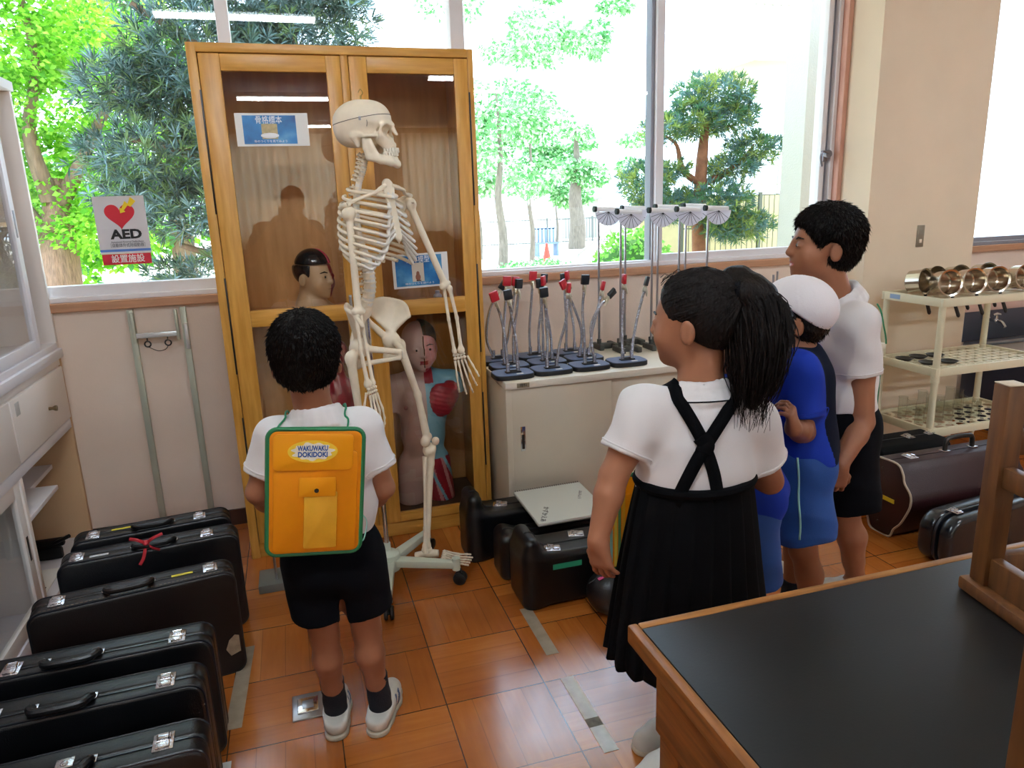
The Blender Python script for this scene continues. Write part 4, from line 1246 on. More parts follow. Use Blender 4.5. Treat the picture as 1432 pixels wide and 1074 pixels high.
# ------------------------------------------------------------------ floor details
M_tape = mat('white_floor_tape', '#d6d4cf', .5, vary=.12, vscale=30)
M_tapeg = mat('grey_floor_tape', '#9b8c78', .6, vary=.15, vscale=25)
M_tapeb = mat('worn_tape', '#6d6558', .7, vary=.4, vscale=50)
def tape(pts, m, lab):
    o = MB().prism(pts, .0012, Matrix.Translation((0, 0, .0005))).build('floor_tape', m, None, None)
    return setp(o, lab, 'tape')
tape([(-.312, 1.93), (-.266, 1.93), (-.246, 2.34), (-.290, 2.34)], M_tapeg, 'long worn strip of grey-white tape on the floor beside the row of left cases')
tape([(.664, 1.955), (.706, 1.955), (.706, 2.245), (.664, 2.245)], M_tapeg, 'short strip of greyish tape on the floor in front of the green-labelled case')
t2 = tape([(.664, 1.50), (.706, 1.50), (.706, 1.83), (.664, 1.83)], M_tape, 'bright white strip of tape on the shiny floor near the white shoes')
MB().box((.664, 1.60, .0016), (.706, 1.635, .0022)).build('worn_patch', M_tapeb, t2, None)
tape([(-.33, 1.62), (-.285, 1.62), (-.285, 1.80), (-.33, 1.80)], M_tape, 'small piece of pale tape at the bottom edge beside the front left case')
fp = empty('floor_socket_plate', (-.082, 1.957, 0), 'small square silver floor plate beside the heel of the boy with the yellow bag', 'plate')
MB().box((-.045, -.058, 0), (.045, .058, .006), .004).build('plate', M_steel, fp)
q = MB().box((-.030, -.034, .006), (.030, .034, .010), .003).build('lid', M_chrome, fp)
MB().box((-.016, -.018, .010), (.016, .018, .0115), .001).build('insert', M_steel, q)
rs = empty('ring_stand', (-.18, 2.76, 0), 'grey iron laboratory stand on the floor behind the boy', 'stand')
MB().box((-.062, -.072, 0), (.07, .068, .034), .004).build('base', mat('iron_grey', '#6f706a', .5, metal=.3), rs)
MB().cyl((0.005, -.03, .034), (0.005, -.03, .62), .005).build('rod', M_steel, rs)
# ------------------------------------------------------------------ clip stands on the counter
M_slate = mat('slate_top', '#5d6f92', .38, vary=.05, vscale=15)
M_rubber = mat('black_rubber', '#161719', .6)
M_flex = mat('flexible_arm', '#a9abb3', .25, metal=.85, bump=.5, bscale=300, stretch=(.1, .1, 1))
M_redg = mat('red_grip', '#c0202e', .42)
M_blackg = mat('black_grip', '#1b2026', .42)
M_brass = mat('clip_brass', '#c9c3ae', .3, metal=.8)
def clip_stand(x, y, label, arms, rz=0.0):
    """arms: list of (path offsets, colour, facing)"""
    e = empty('clip_stand', (x, y, KZ), label, 'clip stand', 'clip stands on the counter', (0, 0, rz))
    W2, D2 = .088, .068
    pts = []
    for k in range(48):   # squarish rounded plate
        a = 2 * PI * k / 48
        c, s = math.cos(a), math.sin(a)
        pts.append((W2 * math.copysign(abs(c) ** .5, c), D2 * math.copysign(abs(s) ** .5, s)))
    MB().prism(pts, .020, bevel=.003).build('base', M_rubber, e)
    MB().prism([(px * .96, py * .96) for px, py in pts], .002, Matrix.Translation((0, 0, .020))).build('top_plate', M_slate, e)
    MB().box((.005, -.052, .0221), (.035, -.037, .0226)).build('label_sticker', M_paper, e, None)
    MB().box((-.034, -.024, .022), (.034, .004, .028), .002).box((-.028, -.016, .028), (.028, -.004, .034), .002).build('bracket', M_dark, e)
    for (ax, pth, colr, tilt) in arms:
        P = smooth_path([Vector((ax, -.010, .03))] + [Vector((ax + dx, -.010 + dy, dz)) for dx, dy, dz in pth], 7)
        am = MB().tube(P, .0062, 10)
        am.cyl((ax, -.010, .028), (ax, -.010, .062), .0085, seg=12)
        ao = am.build('arm', M_flex, e)
        end = P[-1]; d = (P[-1] - P[-3]).normalized()
        sidev = Vector((math.cos(tilt), math.sin(tilt), 0)); sidev = (sidev - sidev.dot(d) * d).normalized()
        M = basis(z=d, x=sidev, o=end)
        # metal spring clip
        c = MB().box((-.007, -.008, -.012), (.007, .008, .010), .002).box((-.009, .002, .006), (.009, .0045, .045), .001, rot=None).box((-.009, -.0045, .006), (.009, -.002, .045), .001)
        c.tube([(0, -.004, .01), (0, -.012, -.012), (0, -.018, -.030)], [.003, .004, .0015], 8, flat=1.6)
        c.build('clip', M_brass, ao, 35, M)
        MB().box((-.018, -.0075, .014), (.018, .0075, .056), .003).build('grip', {'r': M_redg, 'b': M_blackg}[colr], ao, 35, M)
# arms: start x, path to tip (relative to the start), colour, facing
A1 = [(-.022, [(-.006, .0, .14), (-.018, .0, .24), (-.042, -.01, .32)], 'r', .1), (.022, [(-.004, 0, .15), (-.018, .0, .25), (-.028, 0, .32)], 'b', .2)]
A2 = [(-.022, [(.004, 0, .15), (0, 0, .24), (-.008, -.01, .32)], 'b', 0), (.022, [(.015, 0, .12), (.045, 0, .22), (.058, 0, .33)], 'r', 1.4)]
A3 = [(-.022, [(-.004, 0, .16), (-.006, .01, .26), (.0, 0, .36)], 'b', 0), (.022, [(-.012, 0, .12), (-.012, 0, .20), (.02, -.01, .27), (.055, -.01, .305)], 'b', .5)]
A4 = [(-.022, [(-.002, 0, .16), (.0, 0, .26), (.004, 0, .35)], 'r', 1.4), (.022, [(.01, 0, .12), (.03, 0, .22), (.062, 0, .335)], 'b', 1.3)]
A5 = [(-.022, [(-.002, 0, .14), (.01, 0, .26), (.02, 0, .36)], 'r', .1), (.022, [(.0, 0, .14), (.02, 0, .26), (.03, 0, .345)], 'b', .4)]
A6 = [(-.022, [(.004, 0, .14), (.0, 0, .24), (-.004, 0, .34)], 'b', .2), (.022, [(-.004, 0, .14), (-.02, 0, .24), (-.03, 0, .35)], 'r', .9)]
A7 = [(-.022, [(.01, 0, .14), (-.02, 0, .24), (-.06, 0, .33)], 'r', .4), (.022, [(.02, 0, .14), (.05, 0, .25), (.065, 0, .31)], 'r', 1.3)]
A8 = [(-.022, [(-.03, 0, .12), (-.01, 0, .25), (.04, 0, .33)], 'b', .1), (.022, [(.03, 0, .12), (.05, 0, .22), (.07, 0, .34)], 'r', .2)]
rows = [(.864, 2.905, A1, 'front row clip stand next to the wooden cabinet, red and black clips'), (1.044, 2.915, A2, 'second clip stand of the front row, one arm leaning right to a red clip'),
        (1.224, 2.92, A3, 'third clip stand of the front row, two black clips, one bent right'), (1.408, 2.925, A4, 'front row clip stand nearest the girl, slim red and black clips seen edge on'),
        (.895, 3.062, A5, 'middle row clip stand beside the wooden cabinet'), (1.078, 3.068, A6, 'second clip stand of the middle row, behind the gap between front stands'), (1.262, 3.075, A7, 'third clip stand of the middle row, with spread arms'),
        (.885, 3.212, A8, 'back row clip stand beside the wooden cabinet, arms curving apart'), (1.068, 3.218, A5, 'second clip stand of the back row against the wall'), (1.252, 3.225, A6, 'third clip stand of the back row, tips near the window sill')]
for x, y, arms, lab in rows:
    clip_stand(x, y, lab, arms)

# ------------------------------------------------------------------ thin rods with paper fans
M_fan = mat('fan_paper', '#e4e2ea', .7, transl=.35)
M_tubew = mat('white_tube', '#f0f0f0', .4)
M_iron = mat('cast_iron', '#4c4b46', .55, metal=.2, bump=.2, bscale=80)
M_capg = mat('black_green_cap', '#14221e', .5)
fans = [(832, 1.44, 3.30), (848, 1.50, 3.18), (872, 1.60, 3.34), (893, 1.665, 3.18), (911, 1.765, 3.31), (934, 1.81, 3.18), (953, 1.92, 3.31), (974, 1.965, 3.18)]
names = ['first rod stand with white paper fan from the left', 'second rod stand from the left, its fan hanging lowest', 'third rod stand from the left, fan partly hidden behind the second', 'fourth rod stand from the left, left of the window mullion',
         'fifth rod stand from the left, just at the window mullion', 'sixth rod stand from the left, right of the window mullion', 'seventh rod stand from the left, behind its neighbours', 'rightmost rod stand with a white paper fan above the girl']
def rod_stand(x, y, ztop, label, fan=True):
    e = empty('rod_stand', (x, y, KZ), label, 'rod stand', 'rod stands with fans on the counter' if fan else 'bare rod stands on the counter')
    b = MB()
    b.box((-.045, -.013, 0), (.045, .013, .028), .004).box((-.055, -.055, 0), (-.030, .055, .027), .004).box((.030, -.055, 0), (.055, .055, .027), .004)
    b.cyl((-.035, 0, .018), (-.035, 0, .05), .011, seg=12)
    b.build('base', M_iron, e)
    MB().cyl((-.035, 0, .02), (-.035, 0, ztop - KZ), .0056, seg=10).build('rod', M_steel, e)
    if fan:
        z = ztop - KZ - .008
        f = empty('fan_holder', (-.035, 0, z)); f.parent = e
        MB().cyl((-.022, -.014, .006), (.098, -.014, .0), .0115, seg=14).build('tube', M_tubew, f)
        MB().cyl((-.032, -.014, .0065), (-.019, -.014, .006), .0140, seg=14).build('end_cap', M_capg, f)
        pts = [(0, 0)]
        for k in range(25):
            a = PI + PI * k / 24
            pts.append((.068 * math.cos(a), .066 * math.sin(a)))
        pl_ = MB().prism(pts, .0012, basis(x=(1, 0, 0), y=(0, 0, 1), o=(.040, -.027, -.008))).build('paper_fan', M_fan, f, None)
        r = MB()
        for k in range(7):
            a = PI + PI * (k + .7) / 8.4
            r.tube([(.040, -.0292, -.008), (.040 + .066 * math.cos(a), -.0292, -.008 + .064 * math.sin(a))], .0010, 5)
        r.build('printed_lines', M_ink, f)
for (px, x, y), lab in zip(fans, names):
    rod_stand(x + .035, y, 1.372 if y < 3.25 else 1.385, lab)
rod_stand(2.36, 3.14, 1.03, 'bare rod stand on the counter beyond the white cap, only its tip showing', False)
rod_stand(2.48, 3.27, 1.03, 'second bare rod tip showing between the white cap and the tall boy', False)
# ------------------------------------------------------------------ instrument cases
M_leather = mat('black_leatherette', '#07080b', 0.33, spec=.5, bump=.12, bscale=350)
M_leather2 = mat('black_leatherette_worn', '#090a0e', 0.38, spec=.5, bump=.12, bscale=300)
M_brownl = mat('dark_brown_leatherette', '#150c0a', 0.42, spec=.4, bump=.12, bscale=300)
M_rim = mat('case_rim', '#161920', 0.28, spec=.6)
M_cloth = mat('black_cloth', '#070708', .85, spec=.2, bump=.2, bscale=400)
M_latch = mat('latch_nickel', '#dcdce2', .16, metal=1.0, bump=.2, bscale=120)
M_yel = mat('yellow_tape', '#d9c92c', .5)
M_wht = mat('white_tape', '#cfd2d4', .5)
M_red = mat('red_ribbon', '#b3202c', .55)
M_tan = mat('worn_tan_patch', '#a08a70', .8, vary=.3, vscale=30)
M_grn = mat('green_tape', '#1f8f6d', .5)

def latch(parent, M, s=1.0):
    b = MB().box((-.017 * s, -.022 * s, 0), (.017 * s, .022 * s, .003), .0014)
    b.box((-.011 * s, -.020 * s, .003), (.011 * s, -.002 * s, .008), .002).box((-.012 * s, .004 * s, .003), (.012 * s, .018 * s, .007), .002)
    o = b.build('latch', M_latch, parent, 35, M)
    MB().tube([(-.009 * s, -.004 * s, .008), (-.009 * s, .012 * s, .010), (.009 * s, .012 * s, .010), (.009 * s, -.004 * s, .008)], .0018, 6, closed=True).build('latch_loop', M_chrome, o, 35, M)

def rrect(x0, x1, z0, z1, r, n=6):
    out = []
    for cx, cz, a0 in ((x1 - r, z0 + r, -PI / 2), (x1 - r, z1 - r, 0), (x0 + r, z1 - r, PI / 2), (x0 + r, z0 + r, PI)):
        for k in range(n + 1):
            a = a0 + PI / 2 * k / n
            out.append((cx + r * math.cos(a), cz + r * math.sin(a)))
    return out

def flat_case(loc, rz, L, T, H, label, m, handle_at=.45, latches=(.14, .84), lock=None, tape=None, ribbon=False, stitch=False, patch=False, seam=.38, r=.035):
    """stands on its long edge; origin = right front bottom corner, length towards -x, thickness towards +y"""
    e = empty('instrument_case', loc, label, 'instrument case', None, (0, 0, rz))
    MX = Matrix.Rotation(PI / 2, 4, 'X')
    ys = T * seam
    P = rrect(-L, 0, 0, H, r)
    # lid half at the front, body half at the back
    MB().prism(P, ys - .0015, Matrix.Translation((0, ys - .0015, 0)) @ MX, .010, 3).build('lid', m, e, 50)
    MB().prism(P, T - ys - .0015, Matrix.Translation((0, T, 0)) @ MX, .010, 3).build('body', m, e, 50)
    MB().prism(rrect(-L + .003, -.003, .003, H - .002, r), .004, Matrix.Translation((0, ys + .002, 0)) @ MX).build('seam_band', M_rim, e, None)
    # piping along both outer edges
    for y, n in ((.006, 'edge_piping'), (T - .006, 'edge_piping')):
        pr = [Vector((x, y, z)) for x, z in rrect(-L + .001, -.001, .001, H - .001, r)]
        MB().tube(pr, .0032, 6, closed=True).build(n, M_rim, e)
    for f in latches:
        latch(e, Matrix.Translation((-L * (1 - f), ys, H - .0005)), 1.22)
    hx = -L * (1 - handle_at); w = .06
    h = MB().tube(smooth_path([(hx - w, ys - .004, H + .004), (hx - w + .003, ys - .024, H + .014), (hx - w + .020, ys - .042, H + .016), (hx + w - .020, ys - .042, H + .016), (hx + w - .003, ys - .024, H + .014), (hx + w, ys - .004, H + .004)]), .0105, 10)
    ho = h.build('handle', m, e)
    for sx in (-w, w):
        MB().box((hx + sx - .012, ys - .012, H), (hx + sx + .012, ys + .012, H + .004), .0015).tube([(hx + sx, ys - .012, H + .004), (hx + sx, ys - .004, H + .014), (hx + sx, ys + .006, H + .004)], .003, 6).build('handle_mount', M_latch, ho)
    if lock is not None:
        lx = -L * (1 - lock)
        l = MB().box((lx - .017, ys - .015, H), (lx + .017, ys + .022, H + .004), .002).ball((lx, ys + .004, H + .004), (.008, .008, .004)).build('lock_plate', M_latch, e)
    if tape:
        c, f0, f1, yy = tape
        MB().box((-L * (1 - f0), yy - .006, H + .0002), (-L * (1 - f1), yy + .006, H + .001)).build('name_tape', {'y': M_yel, 'w': M_wht}[c], e, None)
    if ribbon:
        b = MB()
        for dx, dz in ((-.035, .03), (.04, .028), (-.02, -.06), (.03, -.02)):
            P_ = smooth_path([(hx - .02, ys - .046, H + .024), (hx - .02 + dx * .6, ys - .058, H + .024 + dz * .7), (hx - .02 + dx * 1.3, ys - .062 if dz < 0 else ys - .046, H + .02 + dz)])
            b.tube(P_, .005, 6, flat=.25)
        b.ball((hx - .02, ys - .046, H + .026), (.011, .011, .010))
        b.build('ribbon', M_red, e)
    if stitch:
        b = MB()
        for k in range(int(L / .012)):
            b.box((-L + .03 + k * .0115, .0155, H + .0002), (-L + .037 + k * .0115, .0168, H + .0009))
        b = b.build('stitching', mat('stitch_tan', '#8d7660', .7), e, None)
        b['kind'] = 'stuff'
    if patch:
        MB().prism([(.0, .055), (.030, .045), (.042, .07), (.030, .10), (.012, .115), (.0, .11)], .0012, basis(x=(-1, 0, 0), y=(0, 0, 1), o=(-.012, -.0006, .02))).build('worn_patch', M_tan, e, None)
    for x in (-L + .05, -.05):
        pass
    return e
flat_case((-.303, 2.655, 0), .125, .51, .10, .355, 'rearmost black case of the left row, yellow tape beside its handle', M_leather, .50, (.13, .80), tape=('y', .24, .42, .062), seam=.45)
flat_case((-.268, 2.49, 0), .107, .545, .10, .352, 'black case with a red ribbon on its handle, second from the wall', M_leather2, .52, (.10, .82), tape=('w', .17, .27, .03), ribbon=True, seam=.45)
flat_case((-.262, 2.208, 0), .150, .55, .105, .350, 'dark brown stitched case with yellow tape, third from the wall in the left row', M_brownl, .47, (.13, .88), tape=('y', .68, .79, .055), stitch=True, patch=True, seam=.55)
flat_case((-.296, 1.838, 0), .035, .605, .10, .350, 'black case in the left row, just in front of the dark brown one', M_leather, .46, (.24, .86), seam=.42)
flat_case((-.297, 1.645, 0), .035, .600, .105, .350, 'second black case from the front of the left row, its corner latch bright', M_leather, .50, (.26, .86), seam=.42)
flat_case((-.268, 1.415, 0), .05, .610, .112, .350, 'front black case of the left row, with a bright lock plate between its latches', M_leather, .54, (.05, .86), lock=.56, seam=.46)

# horn-shaped cases beside the cabinet
def slab_case(loc, x1, y1, hb, he, label, xe=.06, extra=None, lat=(), rz=0.0, end_r=.02):
    e = empty('instrument_case', loc, label, 'instrument case', None, (0, 0, rz))
    g = SDF((-.03, -.03, -.005), (x1 + .03, y1 + .03, he + .03), .005)
    g.box((x1 / 2, y1 / 2, hb / 2), (x1 / 2, y1 / 2, hb / 2), rnd=.02, k=0)
    g.box((xe / 2, y1 / 2, he / 2), (xe / 2, y1 / 2, he / 2), rnd=.028, k=.05)
    g.plane((0, 0, 0), (0, 0, -1))
    g.build('shell', M_leather, e, 1, keep=True)
    # seam: a band following the top
    n = 40
    pts = np.stack([np.linspace(xe * .3, x1 - .02, n), np.full(n, y1 * .45), np.full(n, hb + .02)], 1)
    pts[:, 2] = np.interp(pts[:, 0], [0, xe, xe + .06, x1], [he, he, hb, hb])
    p, nn = g.project(pts, .0005)
    MB().tube([Vector(q) for q in p], .003, 6).build('seam_band', M_rim, e)
    pe = np.stack([np.full(30, xe + .004), np.linspace(-.0, y1, 30), np.full(30, he * .8)], 1)
    for f, yy in lat:
        q, nq = g.project(np.array([[f * x1, yy * y1, hb + .01]]), 0)
        latch(e, basis(z=nq[0], x=(.3, 1, 0), o=q[0]), 1.35)
    g.D = None
    return e
slab_case((.585, 2.645, 0), .42, .155, .205, .285, 'black horn-shaped case between the cabinet and the sketchbook', lat=((.36, .5),))
slab_case((.672, 2.462, 0), .42, .125, .172, .185, 'low black case under the front of the sketchbook', .05, lat=((.24, .55),))
eE = slab_case((.688, 2.225, 0), .44, .182, .205, .265, 'black horn-shaped case with a green name tape on its front', lat=((.26, .25), (.54, .68)))
MB().box((.10, -.0015, .145), (.21, .001, .165)).build('name_tape', M_grn, eE, None)
MB().box((-.0015, .06, .15), (.0005, .12, .162), rot=Matrix.Translation((0, .09, .155)) @ Matrix.Rotation(-.5, 4, 'X') @ Matrix.Translation((0, -.09, -.155))).build('name_tape', M_yel, eE, None)
# small round-ended case
eF = empty('instrument_case', (.91, 2.062, 0), 'small round-ended black case in front of the green-taped one', 'instrument case', None, (0, 0, .0))
g = SDF((-.05, -.03, -.005), (.40, .14, .19), .005)
g.cone((.045, .055, .085), (.35, .055, .085), .078, .078, 0).box((.2, .055, .06), (.17, .052, .06), rnd=.02, k=.02)
g.plane((0, 0, .003), (0, 0, -1))
g.build('shell', M_leather2, eF)
MB().tube([(-.03, .055, .13), (.05, .055, .1645), (.2, .055, .1645), (.36, .055, .164)], .003, 6).build('seam_band', M_rim, eF)
MB().box((-.002, .030, .151), (.022, .046, .1535), .001, rot=Matrix.Translation((0.01, 0, .152)) @ Matrix.Rotation(-.35, 4, 'Y') @ Matrix.Translation((-.01, 0, -.152))).build('pink_label', mat('pink_label', '#c23a72', .5), eF, None)

# sketchbook lying on the two cases
nbk = empty('sketchbook', (.955, 2.595, .226), 'white spiral-bound sketchbook lying open-faced on the black cases', 'book', None, (.05, 0, .02))
nbk['label'] = 'white spiral-bound sketchbook lying on the black cases'
MB().box((-.148, -.155, 0), (.148, .148, .008), .002).build('pages', M_paper, nbk)
MB().box((-.150, -.157, -.003), (.150, .150, 0), .001).build('back_cover', mat('card_grey', '#9a968c', .7), nbk)
MB().box((-.149, -.156, .0081), (.149, .149, .0092), .0005).build('cover', mat('sketch_cover', '#dfe3da', .55), nbk)
b = MB()
for k in range(30):
    x = -.142 + k * .0098
    b.tube([(x, .150 + .006 * math.cos(t), .004 + .009 * math.sin(t)) for t in np.linspace(0, 2 * PI, 11)[:-1]], .0011, 5, closed=True)
b = b.build('spiral_wire', M_dark, nbk); b['kind'] = 'stuff'
text_mesh('title_lettering', 'かずかえあ', .026, Matrix.Translation((-.100, -.085, .0096)) @ Matrix.Rotation(1.1 + PI, 4, 'Z'), M_ink, nbk, width=None)
text_mesh('small_lettering', 'ぶんちょう', .016, Matrix.Translation((.10, .03, .0096)) @ Matrix.Rotation(1.1 + PI, 4, 'Z'), mat('ink_grey2', '#77787a', .6), nbk)

# maroon horn case on the right
M_maroon = mat('maroon_leatherette', '#2c1113', 0.45, spec=.4, bump=.15, bscale=250)
mc = empty('instrument_case', (2.298, 2.32, 0), 'maroon horn case with pale piping and yellow tape on its end', 'instrument case')
out = [(2.342, .33), (2.238, .331), (2.205, .300), (2.192, .262), (2.158, .225), (2.152, .185), (2.161, .15), (2.192, .085), (2.225, .045), (2.249, .003), (2.345, .003), (2.372, .05), (2.409, .105), (2.425, .17), (2.420, .225), (2.392, .265), (2.362, .296)]
poly = [(y - 2.32, z) for y, z in out]
Mx = basis(x=(0, 1, 0), y=(0, 0, 1), o=(.004, 0, 0))
MB().prism(poly, .62, Mx, .006, 2).build('shell', M_maroon, mc, 40)
MB().tube(smooth_path([Vector((.003, y, z)) for y, z in poly] + [Vector((.003, poly[0][0], poly[0][1]))], 4), .0045, 8).build('edge_piping', mat('piping_cream', '#b9a996', .5), mc)
MB().box((.001, -.085, .155), (.0045, .015, .172), rot=Matrix.Translation((0, -.03, .16)) @ Matrix.Rotation(-.0, 4, 'X') @ Matrix.Translation((0, .03, -.16))).build('name_tape', M_yel, mc, None)
MB().box((.004, -.036, .3305), (.62, -.030, .3335), .001).build('seam_band', mat('maroon_rim', '#241011', .4), mc)
latch(mc, Matrix.Translation((.115, -.033, .331)) @ Matrix.Rotation(PI / 2, 4, 'Z') @ Matrix.Rotation(PI / 2, 4, 'Z'), 1.25)
h = MB().tube(smooth_path([(.30, -.033, .333), (.305, -.033, .375), (.33, -.033, .388), (.42, -.033, .388), (.445, -.033, .375), (.45, -.033, .333)]), .010, 10)
ho = h.build('handle', M_handle, mc)
for x in (.30, .45): MB().box((x - .016, -.050, .331), (x + .016, -.016, .337), .002).build('handle_mount', M_latch, ho)
for y, z in ((-.01, .29), (-.01, .05)):
    MB().ball((.002, y, z), (.003, .005, .005)).build('rivet', M_dark, mc)

# long rounded black case in front of it
vc = empty('instrument_case', (2.27, 1.93, 0), 'long black case with rounded shiny end and raised ribs, in front of the maroon case', 'instrument case', None, (0, 0, .12))
M_shell = mat('black_shell', '#14161b', .25, spec=.6)
P = rrect(0, .85, 0, .205, .075, 10)
MX = Matrix.Rotation(PI / 2, 4, 'X')
MB().prism(P, .058, Matrix.Translation((0, .058, 0)) @ MX, .022, 4).build('lid', M_shell, vc, 50)
MB().prism(P, .070, Matrix.Translation((0, .140, 0)) @ MX, .022, 4).build('body', M_shell, vc, 50)
MB().prism(rrect(-.004, .854, .001, .208, .078, 10), .010, Matrix.Translation((0, .069, 0)) @ MX, .003).build('seam_band', M_rim, vc, 50)
latch(vc, Matrix.Translation((.10, .062, .2085)), 1.1)
MB().tube(smooth_path([(.30, .064, .208), (.31, .045, .222), (.40, .04, .226), (.41, .064, .208)]), .008, 8).build('handle', M_handle, vc)
# black box case behind the maroon one
bk = empty('instrument_case', (2.50, 2.50, 0), 'plain black box case behind the maroon case, under the shelf rack edge', 'instrument case', None, (0, 0, .0))
b = MB().prism([(0, 0), (.20, 0), (.20, .26), (.18, .285), (.02, .285), (0, .26)], .40, basis(x=(0, 1, 0), y=(0, 0, 1), o=(-.02, 0, 0)), .012, 3)
b.build('shell', M_cloth, bk, 40)
MB().box((-.021, .098, .2855), (.381, .102, .287)).build('seam_band', M_rim, bk, None)
latch(bk, Matrix.Translation((.22, .10, .2855)), 1.2); latch(bk, Matrix.Translation((.34, .10, .2855)), .8)
# ------------------------------------------------------------------ anatomical skeleton on a wheeled stand
M_bone = mat('bone', '#eadbc2', .5, sss=.0, vary=.05, vscale=25, bump=.08, bscale=90)
M_cart = mat('cartilage', '#e2dcd2', .45)
M_teeth = mat('teeth', '#e8dfcc', .3)
M_boned = mat('suture_line', '#2b221b', .7)
M_stand = mat('stand_pale_green', '#cfd6c4', .4)
M_cast = mat('caster_black', '#141414', .45)
V3 = lambda *a: np.array(a, float)
SO_ = V3(.249, 2.628, 0)
sk_ = empty('anatomical_skeleton', tuple(SO_), 'life-size human skeleton on a wheeled stand in front of the wooden cabinet', 'skeleton')
def SP(p): return np.array(p, float) - SO_
f_ = V3(.707, -.707, 0); r_ = V3(-.707, -.707, 0); u_ = V3(0, 0, 1)

def tubes(name, lst, m, parent, seg=8, flat=None):
    b = MB()
    for pts, rs in lst: b.tube([Vector(p) for p in pts], rs, seg, flat=flat)
    return b.build(name, m, parent, 60)
# ---- skull
hf = V3(.90, -.435, 0); hf /= np.linalg.norm(hf)
hr = np.cross(hf, u_)          # right-hand side of the head
pt_ = .06                       # slight lift of the chin
hf2 = hf * math.cos(pt_) + u_ * math.sin(pt_); hu = np.cross(hr, hf2)
Rh = np.stack([hr, hf2, hu], 1)
HC = SP(AT(512, 191, 2.585))
def hp_(x, y, z): return HC + Rh @ V3(x, y, z)
def skull_grid(): return SDF(HC - .15, HC + .16, .0030)
g = skull_grid()
g.ell(hp_(0, -.014, .052), (.071, .092, .066), Rh, 0).ell(hp_(0, .040, .048), (.056, .048, .050), Rh, .03).ell(hp_(0, -.05, .015), (.056, .050, .045), Rh, .03)
g.ell(hp_(0, .0, .0), (.055, .06, .03), Rh, .02)
for s in (-1, 1):
    g.cone(hp_(s * .03, .062, -.016), hp_(s * .022, .076, -.040), .022, .015, .012)
    g.ell(hp_(s * .050, .062, -.006), (.017, .016, .014), Rh, .012)
    g.cone(hp_(s * .054, .055, -.006), hp_(s * .066, .012, -.004), .0065, .005, .006).cone(hp_(s * .066, .012, -.004), hp_(s * .062, -.008, .0), .005, .008, .008)
    g.cone(hp_(s * .012, .090, .028), hp_(s * .046, .078, .026), .009, .008, .012)
    g.cone(hp_(s * .048, .076, .026), hp_(s * .052, .066, -.002), .006, .007, .006)
    g.cone(hp_(s * .056, -.020, -.004), hp_(s * .050, -.014, -.030), .013, .008, .01)
g.cone(hp_(0, .092, .020), hp_(0, .106, -.006), .008, .0045, .008)
g.ell(hp_(0, .074, -.036), (.026, .026, .016), Rh, .012)
for s in (-1, 1):
    g.ell(hp_(s * .034, .088, .008), (.0195, .040, .0180), Rh, .004, 'sub')
    g.ell(hp_(s * .070, .044, .004), (.022, .024, .032), Rh, .006, 'sub')
    g.cone(hp_(s * .054, .055, -.006), hp_(s * .066, .012, -.004), .006, .005, .003).cone(hp_(s * .066, .012, -.004), hp_(s * .062, -.008, .0), .005, .007, .004)
g.ell(hp_(0, .104, -.020), (.0105, .020, .014), Rh, .004, 'sub')
g.cone(hp_(0, .096, .016), hp_(0, .107, -.004), .006, .004, .004)
skull = g.build('skull', M_bone, sk_, 1, keep=True)
# saw line round the cranium and a temple line
th = np.linspace(0, 2 * PI, 73)[:-1]
ring = np.array([hp_(.08 * math.sin(t), .10 * math.cos(t), .052 + .010 * math.cos(t)) for t in th])
rp, _ = g.project(ring, .0)
MB().tube([Vector(p) for p in rp], .0011, 5, closed=True).build('saw_line', M_boned, skull)
for s in (-1, 1):
    q, _ = g.project(np.array([hp_(s * .08, .035, .042 - .003 * k) for k in range(9)]), 0)
    MB().tube([Vector(p) for p in q], .0010, 5).build('temple_line', M_boned, skull)
    q, n = g.project(np.array([hp_(s * .085, .012, .05)]), 0)
    MB().box((-.004, -.006, -.001), (.004, .006, .002), .001).build('cap_hook', M_steel, skull, 35, basis(z=n[0], y=hu, o=q[0]))
q, n = g.project(np.array([hp_(0, .0, .13)]), 0); g.D = None
hk = MB().cyl(q[0] - u_ * .004, q[0] + u_ * .012, .0035, seg=8)
hk.tube(smooth_path([q[0] + u_ * .012, q[0] + u_ * .02 + hf * .008, q[0] + u_ * .032, q[0] + u_ * .022 - hf * .008]), .0018, 6)
hk.build('hanging_hook', mat('brass', '#a98d4a', .3, metal=.9), skull)
# mandible
g = skull_grid()
for s in (-1, 1):
    g.path([hp_(s * .056, .010, -.012), hp_(s * .053, .012, -.040), hp_(s * .048, .018, -.068)], [.007, .010, .011], .006)
    g.path([hp_(s * .050, .030, -.018), hp_(s * .050, .028, -.045), hp_(s * .047, .034, -.066)], [.004, .009, .010], .006)
    for q in np.linspace(0, 1, 7):
        g.cone(hp_(s * .056, .010 + .020 * q, -.020), hp_(s * .047, .016 + .030 * q, -.072), .0070, .0090, .004)
    g.path([hp_(s * .048, .020, -.070), hp_(s * .041, .054, -.083), hp_(s * .024, .084, -.093), hp_(0, .094, -.096)], [.012, .012, .012, .012], .008)
    g.path([hp_(s * .040, .050, -.070), hp_(s * .024, .084, -.078), hp_(0, .094, -.079)], [.007, .007, .006], .006)
g.ell(hp_(0, .096, -.103), (.016, .010, .009), Rh, .008)
g.build('mandible', M_bone, skull)
